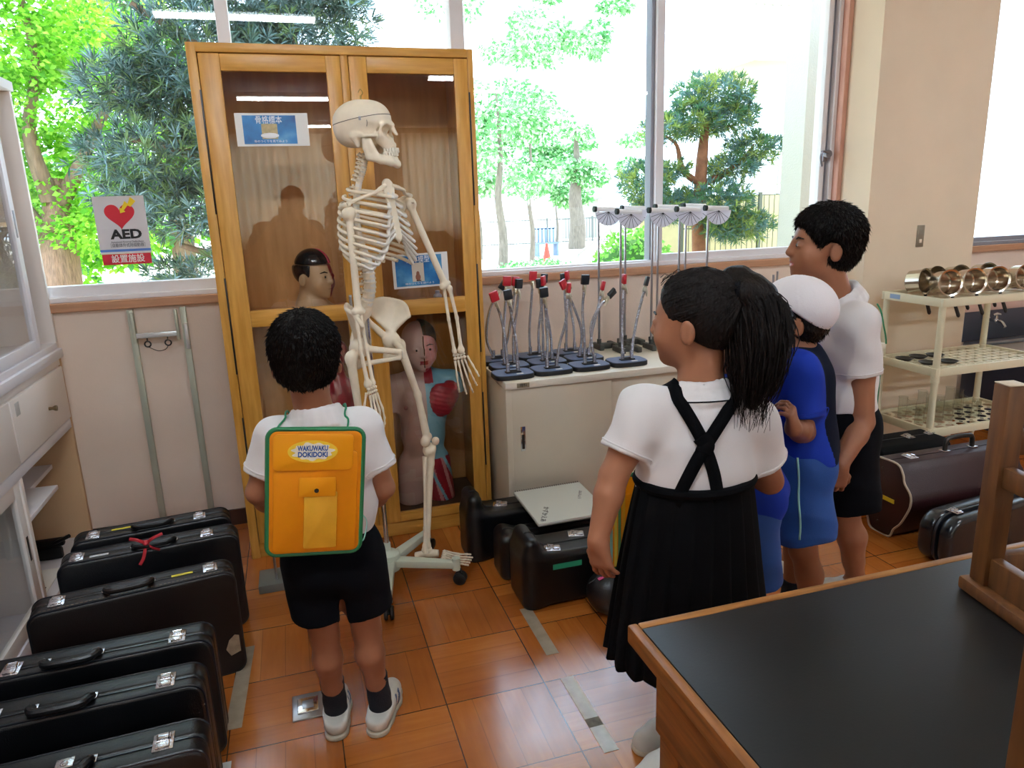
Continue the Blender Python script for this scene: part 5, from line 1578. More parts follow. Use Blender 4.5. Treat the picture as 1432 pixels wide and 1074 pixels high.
for nm, z, dy, hh in (('upper_teeth', -.0545, .004, .0075), ('lower_teeth', -.0655, .0, .0068)):
    b = MB()
    for k in range(14):
        t = (k - 6.5) / 6.5
        x = .0325 * math.sin(t * 1.45); y = .060 + dy + .040 * math.cos(t * 1.45)
        a = math.atan2(.030 * math.cos(t * 1.45), .038 * math.sin(t * 1.45)) - PI / 2
        M = Matrix(Rh.tolist()).to_4x4(); M.translation = Vector(hp_(x, y, z))
        b.box((-.0033, -.0030, -hh), (.0033, .0030, hh), .0012, 2, M @ Matrix.Rotation(-t * 1.25, 4, 'Z'))
    b.build(nm, M_teeth, skull)

# ---- spine
sp_ctl = [V3(.232, 2.648, 1.055), V3(.250, 2.628, 1.10), V3(.262, 2.615, 1.16), V3(.258, 2.62, 1.24), V3(.240, 2.640, 1.33), V3(.238, 2.642, 1.42), V3(.252, 2.628, 1.50), V3(.270, 2.612, 1.55), V3(.280, 2.603, 1.595)]
SPL = np.array([tuple(p) for p in smooth_path([tuple(SP(p)) for p in sp_ctl], 20)])
def spine_at(z):
    i = np.argmin(np.abs(SPL[:, 2] - z)); return SPL[i]
def vert_proto(kind, k):
    b = MB()
    w, d, h = {'C': (.014, .010, .011), 'T': (.017, .014, .0165), 'L': (.028, .022, .0245)}[kind]
    b.lathe([(0, -h / 2), (.95, -h / 2), (1, -h / 2 + .002), (.84, 0), (1, h / 2 - .002), (.95, h / 2), (0, h / 2)], 16, Matrix.Diagonal((w, d, 1, 1)))
    sp_l = {'C': .030, 'T': .042, 'L': .046}[kind]
    b.tube([(0, -d * .7, 0), (0, -d - .012, 0), (0, -sp_l, -.010 if kind == 'T' else -.002)], [.006, .0055, .0045], 8, flat=.6 if kind != 'L' else .5)
    for s in (-1, 1):
        tl = {'C': .024, 'T': .030, 'L': .040}[kind]
        b.tube([(s * w * .5, -d * .8, 0), (s * tl, -d - .006, .002)], [.0045, .0035], 8)
        b.ball((s * .010, -d - .007, h * .45), (.005, .005, .006), sub=1)
    return b
sp_e = empty('spine', (0, 0, 0)); sp_e.parent = sk_
def add_vert(kind, z, s=1.0):
    p = spine_at(z); q = spine_at(z + .03); q0 = spine_at(z - .03)
    t = (q - q0) / np.linalg.norm(q - q0)
    o = vert_proto(kind, 0).build('vertebra', M_bone, sp_e, 50)
    M = basis(z=t, y=f_, o=p) @ Matrix.Scale(s, 4)
    o.matrix_local = M
for k in range(5): add_vert('L', 1.098 + k * .0305, 1.0 - k * .02)
for k in range(12): add_vert('T', 1.252 + k * .0215, 1.02 - k * .02)
for k in range(7): add_vert('C', 1.512 + k * .0135, 1.0)
d_ = MB().tube([Vector(p) for p in SPL[8:-6]], list(np.interp(SPL[8:-6, 2], [1.10, 1.24, 1.30, 1.50, 1.53, 1.6], [.0215, .0195, .0125, .0115, .0085, .0085])), 10).build('discs', M_cart, sp_e)
# ---- rib cage
rc_ = empty('rib_cage', (0, 0, 0)); rc_.parent = sk_
man_top, man_bot = SP(AT(543, 262, 2.545)), SP(AT(549, 286, 2.530))
xip = SP(AT(557, 330, 2.515))
g = SDF(np.minimum(man_top, xip) - .05, np.maximum(man_top, xip) + .05, .0035)
g.path([man_top, man_bot], [.030, .020], .005).path([man_bot, xip], [.019, .018], .006).cone(xip, xip - u_ * .03, .008, .003, .006)
nfront = np.cross(xip - man_top, r_); nfront /= np.linalg.norm(nfront)
mid = (man_top + xip) / 2
if nfront @ f_ < 0: nfront = -nfront
g.plane(mid + nfront * .005, nfront, .003).plane(mid - nfront * .006, -nfront, .003)
g.build('sternum', M_bone, rc_)
Wd = [.050, .082, .100, .112, .120, .125, .128, .128, .126, .120, .105, .080]
drop = [.035, .05, .06, .07, .08, .088, .094, .10, .10, .10, .08, .05]
for i in range(12):
    zi = 1.252 + (11 - i) * .0215
    Vp = spine_at(zi)
    if i < 7:
        st = man_top + (xip - man_top) * ([.12, .32, .46, .60, .74, .87, .96][i])
    else:
        st = xip + f_ * .0 - u_ * (.012 * (i - 6))
    depth = float((st - Vp) @ f_) + .012
    for s in (1, -1):
        pts = []
        a_end = [PI * .93, .86 * PI, .82 * PI, .80 * PI, .77 * PI, .74 * PI, .71 * PI, .68 * PI, .64 * PI, .58 * PI, .48 * PI, .36 * PI][i]
        for a in np.linspace(.20, a_end, 18):
            hd = depth / 2 + .022
            c = Vp + f_ * (hd - .034)
            zz = zi + .004 - drop[i] * (a / PI) ** 1.0 * 1.1
            p = c - f_ * math.cos(a) * hd + r_ * s * math.sin(a) ** .8 * Wd[i]
            p = V3(p[0], p[1], zz)
            pts.append(p)
        rs = [.0062] * 18; rs[0] = .0052
        b = MB().tube([Vector(p) for p in pts], rs, 8, flat=.55 if False else None)
        b.build('rib', M_bone, rc_, 60)
        if i < 10:
            tgt = st + r_ * s * .014 if i < 7 else xip + r_ * s * (.020 + .012 * (i - 6)) - u_ * (.006 + .016 * (i - 7)) - f_ * .006 * (i - 6)
            e0 = pts[-1]; dirn = pts[-1] - pts[-2]; dirn /= np.linalg.norm(dirn)
            L_ = np.linalg.norm(tgt - e0)
            cp = smooth_path([e0 - dirn * .004, e0 + dirn * L_ * .35 , (e0 + tgt) / 2 + dirn * L_ * .12, tgt], 5)
            MB().tube(cp, .0055, 8).build('cartilage', M_cart, rc_, 60)
# ---- shoulder girdle and arms
shN, elN, wrN = SP(V3(.199, 2.50, 1.405)), SP(V3(.204, 2.492, 1.085)), SP(V3(.222, 2.470, .832))
shF, elF, wrF = SP(V3(.447, 2.748, 1.432)), SP(V3(.559, 2.742, 1.128)), SP(V3(.592, 2.725, .868))
def bone(name, a, b, r, ends, parent, h=.004, mids=None):
    """shaft with knobbly ends; ends = list of (point, radius)"""
    P = [a] + (mids or []) + [b]
    lo = np.min(P + [e[0] for e in ends], 0) - .05; hi = np.max(P + [e[0] for e in ends], 0) + .05
    g = SDF(lo, hi, h)
    g.path(P, [r * 1.25] + [r] * len(mids or [0][1:]) + [r * 1.25] if mids else [r * 1.2, r * 1.2], .008)
    for c, rr in ends: g.ell(c, (rr, rr, rr), None, .012)
    return g.build(name, M_bone, parent)
def ax(a, b): d = b - a; return d / np.linalg.norm(d)
for sh, el, wr, s in ((shN, elN, wrN, 1), (shF, elF, wrF, -1)):
    d = ax(sh, el); side = r_ * s
    hw = np.cross(d, f_); hw /= np.linalg.norm(hw)
    bone('humerus', sh - side * .004, el, .0105, [(sh - side * .006 + u_ * .004, .022), (sh + side * .010, .016), (el + hw * .018, .013), (el - hw * .018, .013), (el, .012)], sk_)
    d2 = ax(el, wr); h2 = np.cross(d2, f_) if s > 0 else np.cross(d2, V3(.25, .95, 0)); h2 /= np.linalg.norm(h2)
    bone('radius', el + h2 * .014 + d2 * .014, wr + h2 * .013, .0065, [(el + h2 * .014 + d2 * .014, .010), (wr + h2 * .012 - d2 * .004, .014)], sk_, .0035, [(el + wr) / 2 + h2 * .020])
    bone('ulna', el - h2 * .006 - d2 * .012, wr - h2 * .014, .006, [(el - h2 * .006 - d2 * .010, .0125), (wr - h2 * .014 - d2 * .004, .008)], sk_, .0035, [(el + wr) / 2 - h2 * .012])
    # hand
    hand = MB()
    fd = ax(el, wr) * .9 + V3(.10, -.02, -.12); fd /= np.linalg.norm(fd)
    hs = h2; nn = np.cross(fd, hs)
    for i in range(4):
        for j in range(2):
            hand.ball(Vector(wr + fd * (.012 + .013 * j) + hs * (-.018 + .012 * i) + nn * (.002 * ((i * 3 + j) % 3 - 1))), (.0078, .0078, .0075), sub=1)
    for i in range(5):
        o = (i - 1.7) * .0125
        if i < 4:
            base = wr + fd * .034 + hs * o
            spread = hs * (i - 1.5) * .10
            L = [.060, .064, .062, .052][::1][i]; ph = [(.036, .022, .016), (.040, .026, .017), (.042, .026, .018), (.034, .020, .016)][i]
            dv = fd + spread; dv /= np.linalg.norm(dv); cur = nn * (1 if s > 0 else -1)
        else:
            base = wr + fd * .022 + hs * .030; dv = fd * .9 + hs * .28 + nn * .25; dv /= np.linalg.norm(dv); L = .042; ph = (.030, .022); cur = nn
        p = base
        segs = [L] + list(ph)
        for k, l in enumerate(segs):
            q = p + dv * l
            hand.tube([Vector(p), Vector(p + dv * l * .2), Vector((p + q) / 2), Vector(p + dv * l * .8), Vector(q)], [.0052, .0048, .0034, .0042, .0050] if k == 0 else [.0046, .0042, .0030, .0036, .0042], 8)
            hand.ball(Vector(q), .0050 if k < len(segs) - 1 else .0035, sub=1)
            p = q + dv * .001
            dv = dv + cur * (.18 + .05 * k); dv /= np.linalg.norm(dv)
    hand.build('hand', M_bone, sk_, 60)
    # clavicle
    acr = sh + u_ * .030 + side * .004
    st = man_top + side * .016 + u_ * .006
    m1 = st + (acr - st) * .4 + f_ * .016; m2 = st + (acr - st) * .75 - f_ * .006
    MB().tube(smooth_path([st, m1, m2, acr], 6), [.0085] * 4 + [.0065] * 12 + [.009] * 3, 10).build('clavicle', M_bone, sk_)
    # scapula
    top = sh - f_ * .045 - side * .050 + u_ * .030; tip = sh - f_ * .085 - side * .045 - u_ * .115; gl = sh - side * .020 - f_ * .008
    g = SDF(np.min([top, tip, gl, sh], 0) - .06, np.max([top, tip, gl, sh], 0) + .06, .0035)
    g.path([gl, tip], [.010, .007], .004).path([top, tip], [.004, .006], .004).path([gl, top], [.008, .004], .004)
    for t in np.linspace(.1, .9, 8):
        g.cone(gl + (tip - gl) * t, top + (tip - top) * t, .0032, .0032, .003)
    g.path([top - u_ * .02, sh - f_ * .03 + u_ * .022, acr - f_ * .006], [.004, .008, .010], .005)
    g.path([gl + u_ * .012, sh + f_ * .022 + u_ * .006 - side * .012], [.006, .006], .004)
    g.build('scapula', M_bone, sk_)
# ---- pelvis
hipN, hipF = SP(V3(.196, 2.536, .948)), SP(V3(.338, 2.690, .940))
pub = SP(V3(.345, 2.545, .925)); sac = spine_at(1.062)
for hip, s in ((hipN, 1), (hipF, -1)):
    side = r_ * s
    g = SDF(np.minimum(hip, pub) - .15, np.maximum(hip, pub) + V3(.13, .13, .21), .004)
    si = sac + side * .030 - u_ * .005 - f_ * .012
    asis = hip + u_ * .088 + f_ * .058 + side * .034
    top = hip + u_ * .145 - f_ * .002 + side * .040
    psis = si - f_ * .022 + u_ * .02
    crest = smooth_path([tuple(asis), tuple(asis * .5 + top * .5 + side * .008 + u_ * .012 + f_ * .006), tuple(top), tuple(top * .5 + psis * .5 + u_ * .016 + side * .006), tuple(psis)], 5)
    g.path([np.array(p) for p in crest], [.0065] * len(crest), .004)
    root = hip + u_ * .035 - side * .006
    for p in crest:
        g.cone(root, np.array(p), .009, .0035, .006)
    for a, b in zip(crest[:-1], crest[1:]):
        m = (np.array(a) + np.array(b)) / 2
        g.cone(root, m, .009, .0035, .006)
    g.path([psis, si - u_ * .03, hip + u_ * .02 - f_ * .03 - side * .015], [.010, .010, .014], .01)
    g.ell(hip - side * .008, (.034, .034, .034), None, .012)
    isch = hip - u_ * .062 - f_ * .022 - side * .014
    g.path([hip - f_ * .012, isch], [.020, .016], .012).path([isch, pub - u_ * .022 + side * .014], [.011, .007], .006)
    g.path([hip + f_ * .018 - side * .012, pub + side * .010], [.013, .010], .008).path([pub + side * .008, pub - u_ * .024 + side * .010], [.010, .008], .004)
    g.build('hip_bone', M_bone, sk_)
g = SDF(sac - .10, sac + .08, .004)
g.path([sac + u_ * .012 + f_ * .01, sac - u_ * .05 - f_ * .018, sac - u_ * .085 - f_ * .002], [.026, .018, .007], .01)
for s in (-1, 1): g.cone(sac + f_ * .004, sac + r_ * s * .030 - f_ * .008, .020, .016, .01)
g.build('sacrum', M_bone, sk_)
MB().ball(Vector(pub - u_ * .008), (.008, .008, .016)).build('pubic_symphysis', M_cart, sk_)
# ---- legs
knN, anN = SP(V3(.190, 2.535, .520)), SP(V3(.165, 2.575, .115))
knF, anF = SP(V3(.457, 2.722, .510)), SP(V3(.400, 2.61, .126))
for hip, kn, an, s in ((hipN, knN, anN, 1), (hipF, knF, anF, -1)):
    side = r_ * s
    lf = V3(.15, -.99, 0) if s > 0 else V3(.93, -.37, 0); ls = np.cross(ax(kn, hip), lf); ls /= np.linalg.norm(ls)
    tro = hip + side * .042 - u_ * .022
    g = SDF(np.min([hip, kn, tro], 0) - .06, np.max([hip, kn, tro], 0) + .06, .0045)
    g.ell(hip, (.0235, .0235, .0235), None, 0).path([hip, tro - side * .004], [.014, .018], .008).ell(tro, (.018, .018, .022), None, .012)
    m = (tro + kn) / 2 + lf * .010
    g.path([tro - u_ * .01, m, kn + ax(kn, hip) * .05], [.017, .0125, .016], .015)
    for t in (-1, 1): g.ell(kn + ls * t * .020 - lf * .008 + ax(kn, hip) * .018, (.020, .022, .022), None, .015)
    g.build('femur', M_bone, sk_)
    kd = ax(kn, an)
    MB().ball(Vector(kn + lf * .026 + ax(kn, hip) * .010), (.016, .012, .018)).build('kneecap', M_bone, sk_)
    g = SDF(np.min([kn, an], 0) - .06, np.max([kn, an], 0) + .06, .0045)
    for t in (-1, 1): g.ell(kn + ls * t * .018 + kd * .022, (.022, .022, .016), None, .012)
    g.path([kn + kd * .025, kn + kd * .08 + lf * .006, an], [.026, .0135, .013], .012).ell(an, (.018, .018, .016), None, .01).ell(an + ls * .014 + kd * .012, (.009, .009, .012), None, .008)
    g.build('tibia', M_bone, sk_)
    fo = -ls
    MB().tube([Vector(kn + kd * .035 + fo * .034 - lf * .012), Vector((kn + an) / 2 + fo * .026 - lf * .008), Vector(an + fo * .024 + kd * .012)], [.010, .0055, .0095], 10).build('fibula', M_bone, sk_)
    # foot
    ft = MB()
    heel = an - lf * .045 - u_ * .045
    ft.tube([Vector(heel), Vector(an - u_ * .030 + lf * .012), Vector(an - u_ * .030 + lf * .045)], [.018, .018, .014], 10)
    ft.ball(Vector(an - u_ * .014), (.022, .022, .016))
    tm = an + lf * .062 - u_ * .038
    for i in range(4): ft.ball(Vector(tm + ls * (i - 1.5) * .014 + lf * .004), (.010, .010, .011), sub=1)
    for i in range(5):
        p = tm + ls * (2 - i) * .0125 + lf * .008
        dv = lf + ls * (2 - i) * .055 - u_ * .30; dv /= np.linalg.norm(dv)
        for k, l in enumerate([.058 - .003 * abs(i - 1), .026 if i else .030, .014, .010]):
            if i == 0 and k == 3: break
            q = p + dv * l
            ft.tube([Vector(p), Vector((p + q) / 2), Vector(q)], [.0058, .0038, .0055] if k == 0 else [.0045, .0032, .0042], 8)
            ft.ball(Vector(q), .0052 if k == 0 else .0042, sub=1)
            p = q; dv = lf + ls * (2 - i) * .04 - u_ * (.12 if k else .05); dv /= np.linalg.norm(dv)
    ft.build('foot', M_bone, sk_, 60)
# ---- stand
MB().cyl((0, 0, .06), (-.005, .012, 1.06), .0095, seg=16).build('stand_pole', M_chrome, sk_)
base = MB().lathe([(0, .05), (.045, .05), (.048, .058), (.045, .115), (.03, .125), (.014, .13), (.013, .16), (0, .16)], 24)
bo = base.build('stand_base', M_stand, sk_)
for k in range(5):
    a = math.radians(-98 + 72 * k)
    d = Vector((math.cos(a), math.sin(a), 0)); n = Vector((-d.y, d.x, 0))
    b = MB()
    M = basis(x=d, z=(0, 0, 1))
    b.prism([(.02, -.026), (.26, -.015), (.285, -.013), (.285, .013), (.26, .015), (.02, .026)], .03, M @ Matrix.Translation((0, 0, .066)), .006, 2)
    b.cyl(d * .272 + Vector((0, 0, .06)), d * .272 + Vector((0, 0, .108)), .016)
    leg = b.build('stand_leg', M_stand, bo)
    w = MB()
    c = d * .285 + Vector((0, 0, .0255))
    for s in (-1, 1):
        w.lathe([(0, -.007), (.020, -.007), (.025, -.004), (.025, .004), (.020, .007), (0, .007)], 20, Matrix.Translation(c + n * .011 * s) @ basis(z=n, x=d))
    w.cyl(c - n * .012, c + n * .012, .008, seg=12); w.box((-.006, -.004, 0), (.006, .004, .04), .001, rot=Matrix.Translation(c + Vector((0, 0, 0))) @ basis(x=d, z=(0, 0, 1)))
    w.build('caster', M_cast, bo)
# ------------------------------------------------------------------ people
M_skin = mat('skin', '#9a664a', .5, spec=.35, vary=.06, vscale=14)
M_skin2 = mat('skin_warm', '#8f5d42', .5, spec=.35, vary=.06, vscale=14)
M_lip = mat('lip', '#b0605a', .45)
M_hair = mat('black_hair', '#100c0a', .5, spec=.22, bump=.5, bscale=160, stretch=(1, 1, .18), vary=.3, vscale=60)
M_hairb = mat('dark_brown_hair', '#150e0b', .55, spec=.15, bump=.5, bscale=160, stretch=(1, 1, .15), vary=.35, vscale=60)
M_polo = mat('white_polo', '#ddd8d6', .85, bump=.12, bscale=500, vary=.02, sheen=.2)
M_navy_c = mat('navy_cloth', '#05060b', .9, spec=.12, bump=.12, bscale=400)
M_black_c = mat('black_skirt_cloth', '#040406', .9, spec=.12, bump=.12, bscale=400)
M_blue_c = mat('royal_blue_jersey', '#16339a', .85, spec=.2, bump=.1, bscale=400)
M_blue_s = mat('blue_gym_shorts', '#16498f', .75, bump=.1, bscale=400)
M_dnavy = mat('dark_navy_vest', '#0a1122', .9, spec=.12)
M_sock = mat('navy_sock', '#10131f', .9, bump=.3, bscale=300)
M_shoe = mat('white_shoe', '#cfcbc2', .55, vary=.06, vscale=20)
M_shoe_b = mat('shoe_blue', '#3a4f74', .5)
M_sole = mat('shoe_sole', '#b9b09c', .65, vary=.1, vscale=25)
M_eyew = mat('eye_white', '#c9c1b8', .2)
M_iris = mat('eye_dark', '#1a100b', .15)
M_cap = mat('white_cap', '#e6e0e2', .8, bump=.1, bscale=300)
M_green = mat('green_cord', '#1f7f55', .6)
M_mint = mat('mint_cord', '#9fd8c8', .6)

def nrm(v): v = np.array(v, float); return v / np.linalg.norm(v)

def head_frame(c, hf, up=(0, 0, 1), roll=0.0):
    hf = nrm(hf); r = nrm(np.cross(hf, up)); u = np.cross(r, hf)
    if roll:
        r, u = r * math.cos(roll) + u * math.sin(roll), u * math.cos(roll) - r * math.sin(roll)
    return np.array(c, float), np.stack([r, hf, u], 1)

def add_head(g, C, R, s):
    P = lambda x, y, z: C + R @ (np.array([x, y, z]) * s)
    E = lambda c, r, k=.02, op='add': g.ell(P(*c), tuple(np.array(r) * s), R, k * s, op)
    E((0, -.012, .030), (.074, .090, .078), 0); E((0, .030, -.020), (.062, .062, .075), .03)
    E((0, .044, -.062), (.040, .036, .036), .03); E((0, .066, -.090), (.018, .016, .014), .025)
    for t in (-1, 1):
        E((t * .036, .052, -.036), (.028, .026, .028), .02)
        E((t * .030, .088, -.002), (.017, .012, .010), .012, 'sub')
        E((t * .030, .076, -.003), (.0165, .0125, .0115), .006)
        E((t * .077, -.012, -.018), (.010, .0175, .028), .006); E((t * .087, -.008, -.016), (.005, .010, .017), .006, 'sub')
    g.cone(P(0, .086, .006), P(0, .098, -.026), .008 * s, .011 * s, .012 * s)
    for t in (-1, 1): E((t * .010, .090, -.029), (.008, .009, .007), .008)
    E((0, .078, -.052), (.020, .014, .008), .010); E((0, .076, -.065), (.018, .014, .008), .010)
    g.cone(P(-.018, .089, -.0585), P(.018, .089, -.0585), .0022 * s, .0022 * s, .004 * s, 'sub')
    return P

def add_hand(g, w, d, n, s, curl=.5, side=1, spread=.1):
    """w wrist, d finger direction, n palm normal; side=+1 when the thumb lies towards cross(d, n)"""
    d = nrm(d); n = np.array(n, float); n = nrm(n - (n @ d) * d); t = np.cross(d, n) * side
    ps = .064 * s
    k = .006
    g.path([w, w + d * .018 * s], [.021 * s, .022 * s], .012)
    for i in range(4):
        o = (1.5 - i) * .0155 * s
        g.path([w + d * .012 * s + t * o * .6, w + d * ps + t * o], [.015 * s, .0115 * s], .010)
    for i, L in enumerate((.058, .066, .060, .046)):
        o = (1.5 - i) * .0165 * s
        p = w + d * ps * (1.0 if i < 3 else .93) + t * o
        dv = nrm(d + t * (1.5 - i) * spread)
        r = .0078 * s
        for q, (f, c) in enumerate(((.45, curl * .7), (.32, curl), (.25, curl * .8))):
            c_, s_ = math.cos(c), math.sin(c)
            nn = nrm(n - (n @ dv) * dv)
            dv = nrm(dv * c_ + nn * s_)
            e = p + dv * L * f * s
            g.cone(p, e, r, r * .92, .0025)
            p = e; r *= .92
    p = w + d * .020 * s + t * .018 * s
    dv = nrm(d * .7 + t * .65 + n * .35)
    g.cone(p - t * .006 * s, p + dv * .030 * s, .013 * s, .0098 * s, .008)
    p = p + dv * .030 * s; dv = nrm(d * .9 + t * .25 + n * .4)
    g.path([p, p + dv * .022 * s, p + nrm(dv + n * .2) * .038 * s], [.0095 * s, .0088 * s, .0075 * s], .004)

def folds(amp, sc=1.0, ph=0.0):
    def f(x, y, z):
        return amp * (.9 * (np.abs(np.sin(17 * sc * x + 30 * sc * z + 9 * np.sin(7 * y + 5 * z) + ph)) - .6) + np.sin(38 * sc * x + 21 * sc * z + ph) * np.sin(27 * sc * y - 16 * sc * z + 1.3 + ph) + .6 * np.sin(55 * sc * z + 24 * sc * x - 30 * sc * y + 2 * ph))
    return f

class Person:
    def __init__(self, label, loc, J, s, hs, h=.0045):
        self.e = empty('person', loc, label, 'person')
        self.O = np.array(loc, float)
        J = {k: (np.array(v, float) - self.O if k[0] != '_' else v) for k, v in J.items()}
        self.J, self.s, self.hs, self.h = J, s, hs, h
        self.shm = (J['shL'] + J['shR']) / 2; self.hpm = (J['hpL'] + J['hpR']) / 2
        self.up = nrm(self.shm - self.hpm)
        self.rt = nrm(J['shR'] - J['shL'] - ((J['shR'] - J['shL']) @ self.up) * self.up)
        self.fr = np.cross(self.up, self.rt)
        self.Rt = np.stack([self.rt, self.fr, self.up], 1)
        rt2 = nrm(J['hpR'] - J['hpL']); rt2[2] = 0; rt2 = nrm(rt2); fr2 = np.cross([0, 0, 1], rt2)
        self.Rp = np.stack([rt2, fr2, np.array([0, 0, 1.])], 1)
        pts = np.array([J[k] for k in J if k[0] != '_'])
        self.lo = pts.min(0) - .17; self.hi = pts.max(0) + .17; self.lo[2] = -.01
        self.Lt = np.linalg.norm(self.shm - self.hpm)
        self.HC, self.HR = head_frame(J['head'], J['_hf'], roll=J.get('_roll', 0))
    def grid(self, h=None, lo=None, hi=None): return SDF(self.lo if lo is None else lo, self.hi if hi is None else hi, h or self.h)
    def torso(self, g, off=0.0, k=.03, low=True):
        s, u, R = self.s, self.up, self.Rt
        g.ell(self.hpm + u * self.Lt * .74, (.112 * s + off, .080 * s + off, .135 * s + off), R, k)
        g.ell(self.hpm + u * self.Lt * .40 + self.fr * .006, (.100 * s + off, .080 * s + off, .125 * s + off), R, k)
        for a in ('shL', 'shR'):
            g.cone(self.shm + u * .018 * s, self.J[a] + u * .002, .036 * s + off, .038 * s + off, k)
        if low: self.pelvis(g, off, k)
    def pelvis(self, g, off=0.0, k=.03):
        s = self.s
        g.ell(self.hpm + np.array([0, 0, .03 * s]), (.110 * s + off, .084 * s + off, .085 * s + off), self.Rp, k)
        for a in ('hpL', 'hpR'):
            g.ell(self.J[a] - self.Rp[:, 1] * .025 * s + np.array([0, 0, -.005]), (.055 * s + off, .062 * s + off, .068 * s + off), self.Rp, k)
    def body(self, m=M_skin, hands=True, curl=(.5, .5)):
        J, s = self.J, self.s
        g = self.grid(min(self.h, .0042))
        self.torso(g)
        hb = self.HC - self.HR[:, 2] * .075 * self.hs - self.HR[:, 1] * .014 * self.hs
        g.cone(self.shm + self.up * .0, hb, .050 * s, .045 * s, .025)
        P = add_head(g, self.HC, self.HR, self.hs); self.HP = P
        for q in 'LR':
            sh, el, wr = J['sh' + q], J['el' + q], J['wr' + q]
            g.path([sh, sh + (el - sh) * .5, el], [.040 * s, .035 * s, .029 * s], .015)
            g.path([el, el + (wr - el) * .3, wr], [.029 * s, .030 * s, .0205 * s], .012)
            if hands: add_hand(g, wr, J['_hd' + q], J['_pn' + q], .80 * s, J.get('_curl' + q, .45), J.get('_side' + q, 1))
            hp_, kn, an = J['hp' + q], J['kn' + q], J['an' + q]
            fd = nrm(J['_fd' + q]); bk = -fd
            g.path([hp_, hp_ + (kn - hp_) * .5, kn], [.066 * s, .054 * s, .037 * s], .02)
            g.path([kn, kn + (an - kn) * .30 + bk * .010 * s, kn + (an - kn) * .7 + bk * .003, an], [.037 * s, .0385 * s, .028 * s, .0235 * s], .015)
            g.ell(kn + fd * .010 * s, (.028 * s,) * 3, None, .015)
            g.path([an, an + fd * .06 * s - np.array([0, 0, an[2] - .026])], [.0235 * s, .016 * s], .012)
        C = self.HC
        lipc = P(0, .088, -.0585)
        def mf(c):
            q = (c - C) @ self.HR / self.hs
            return ((np.abs(q[:, 0]) < .019) & (q[:, 1] > .074) & (q[:, 2] < -.050 - .25 * np.abs(q[:, 0])) & (q[:, 2] > -.068 + .3 * np.abs(q[:, 0]))).astype(int)
        self.bo = g.build('body', [m, M_lip], self.e, 1, mf)
        M = Matrix(self.HR.tolist()).to_4x4()
        for t in (-1, 1):
            c = P(t * .030, .0775, -.003)
            MM = M.copy(); MM.translation = Vector(c)
            r = .0120 * self.hs
            b = MB().ball((0, 0, 0), (r * 1.12, r * .96, r * .60), sub=2, mi=0).ball((-t * .001, r * .62, 0), (r * .48, r * .42, r * .52), sub=2, mi=1)
            b.build('eye', [M_eyew, M_iris], self.e, 60, MM)
            bb = MB().tube([Vector(P(t * .014, .0865, .0145)), Vector(P(t * .028, .0850, .0195)), Vector(P(t * .046, .0735, .0165))], [.0022, .003, .0014], 6)
            bb.build('eyebrow', M_hair, self.e)
        return self
    def shirt(self, m, hem, sleeve=.62, collar=True, tuck=False, stripe=None, fold=.0022, m2=None, mf=None, flare=.0, name='shirt'):
        J, s = self.J, self.s
        g = self.grid()
        self.torso(g, .013, .035)
        if hem < 0: pass
        c = self.hpm + self.up * (self.Lt * hem)
        g.ell(c + self.up * .06, (.115 * s + flare + .008, .090 * s + flare + .008, .10 * s), self.Rt, .03)
        g.plane(c, -self.up, .004)
        for q in 'LR':
            sh, el = J['sh' + q], J['el' + q]
            d = nrm(el - sh); L = np.linalg.norm(el - sh)
            g2 = SDF(self.lo, self.hi, self.h)
            g2.path([sh - d * .01, sh + d * L * sleeve * .5, sh + d * L * (sleeve + .15)], [.050 * s, .050 * s, .055 * s], .01)
            g2.plane(sh + d * L * sleeve, d, .006)
            k = .03
            hh = np.maximum(k - np.abs(g.D - g2.D), 0) / k
            g.D = np.minimum(g.D, g2.D) - hh * hh * k * .25
            e_ = sh + d * L * sleeve
            g.cone(e_ - d * .012, e_ - d * .010, .0585 * s, .0585 * s, .004) if False else None
        # neck opening rim
        nk = self.shm + self.up * .036 * s + self.fr * .002
        if collar:
            nd = nrm(self.HC - self.shm)
            Rn = np.stack([self.rt, nrm(np.cross(nd, self.rt)), nd], 1)
            n = 20
            for zz, rr, th in ((.022, .064, .012), (.036, .060, .011), (.050, .057, .009), (.060, .0555, .0065)):
                pr = [self.shm + self.up * .012 * s + Rn @ np.array([rr * s * math.cos(a), rr * .98 * s * math.sin(a), (zz - .012 * math.sin(a)) * s]) for a in np.linspace(0, 2 * PI, n)]
                g.path(pr, th * s, .005)
        g.func(folds(fold, 1.0, self.O[0] * 7))
        self.gshirt = g
        o = g.build(name, [m] + ([m2] if m2 else []), self.e, 1, mf, keep=True)
        if collar and stripe:
            pr = np.array([self.shm + self.up * .012 * s + Rn @ np.array([.080 * s * math.cos(a), .080 * s * math.sin(a), (.026 - .012 * math.sin(a)) * s]) for a in np.linspace(0, 2 * PI, 40)[:-1]])
            p, _ = g.project(pr, .0008)
            MB().tube([Vector(q) for q in p], .0018, 5, closed=True).build('collar_stripe', stripe, o)
        for q in 'LR':   # ribbed cuff
            sh, el = J['sh' + q], J['el' + q]
            d = nrm(el - sh); L = np.linalg.norm(el - sh); a = nrm(np.cross(d, [0.3, .9, .1])); b = np.cross(d, a)
            c0 = sh + d * (L * sleeve - .014)
            pr = np.array([c0 + (a * math.cos(t) + b * math.sin(t)) * .058 * s for t in np.linspace(0, 2 * PI, 30)[:-1]])
            p, nn = g.project(pr, .0002)
            ok = np.linalg.norm(p - c0, axis=1).max() < .1
            if ok: MB().tube([Vector(v) for v in p], .0022, 5, closed=True).build('cuff_seam', m, o)
        return o
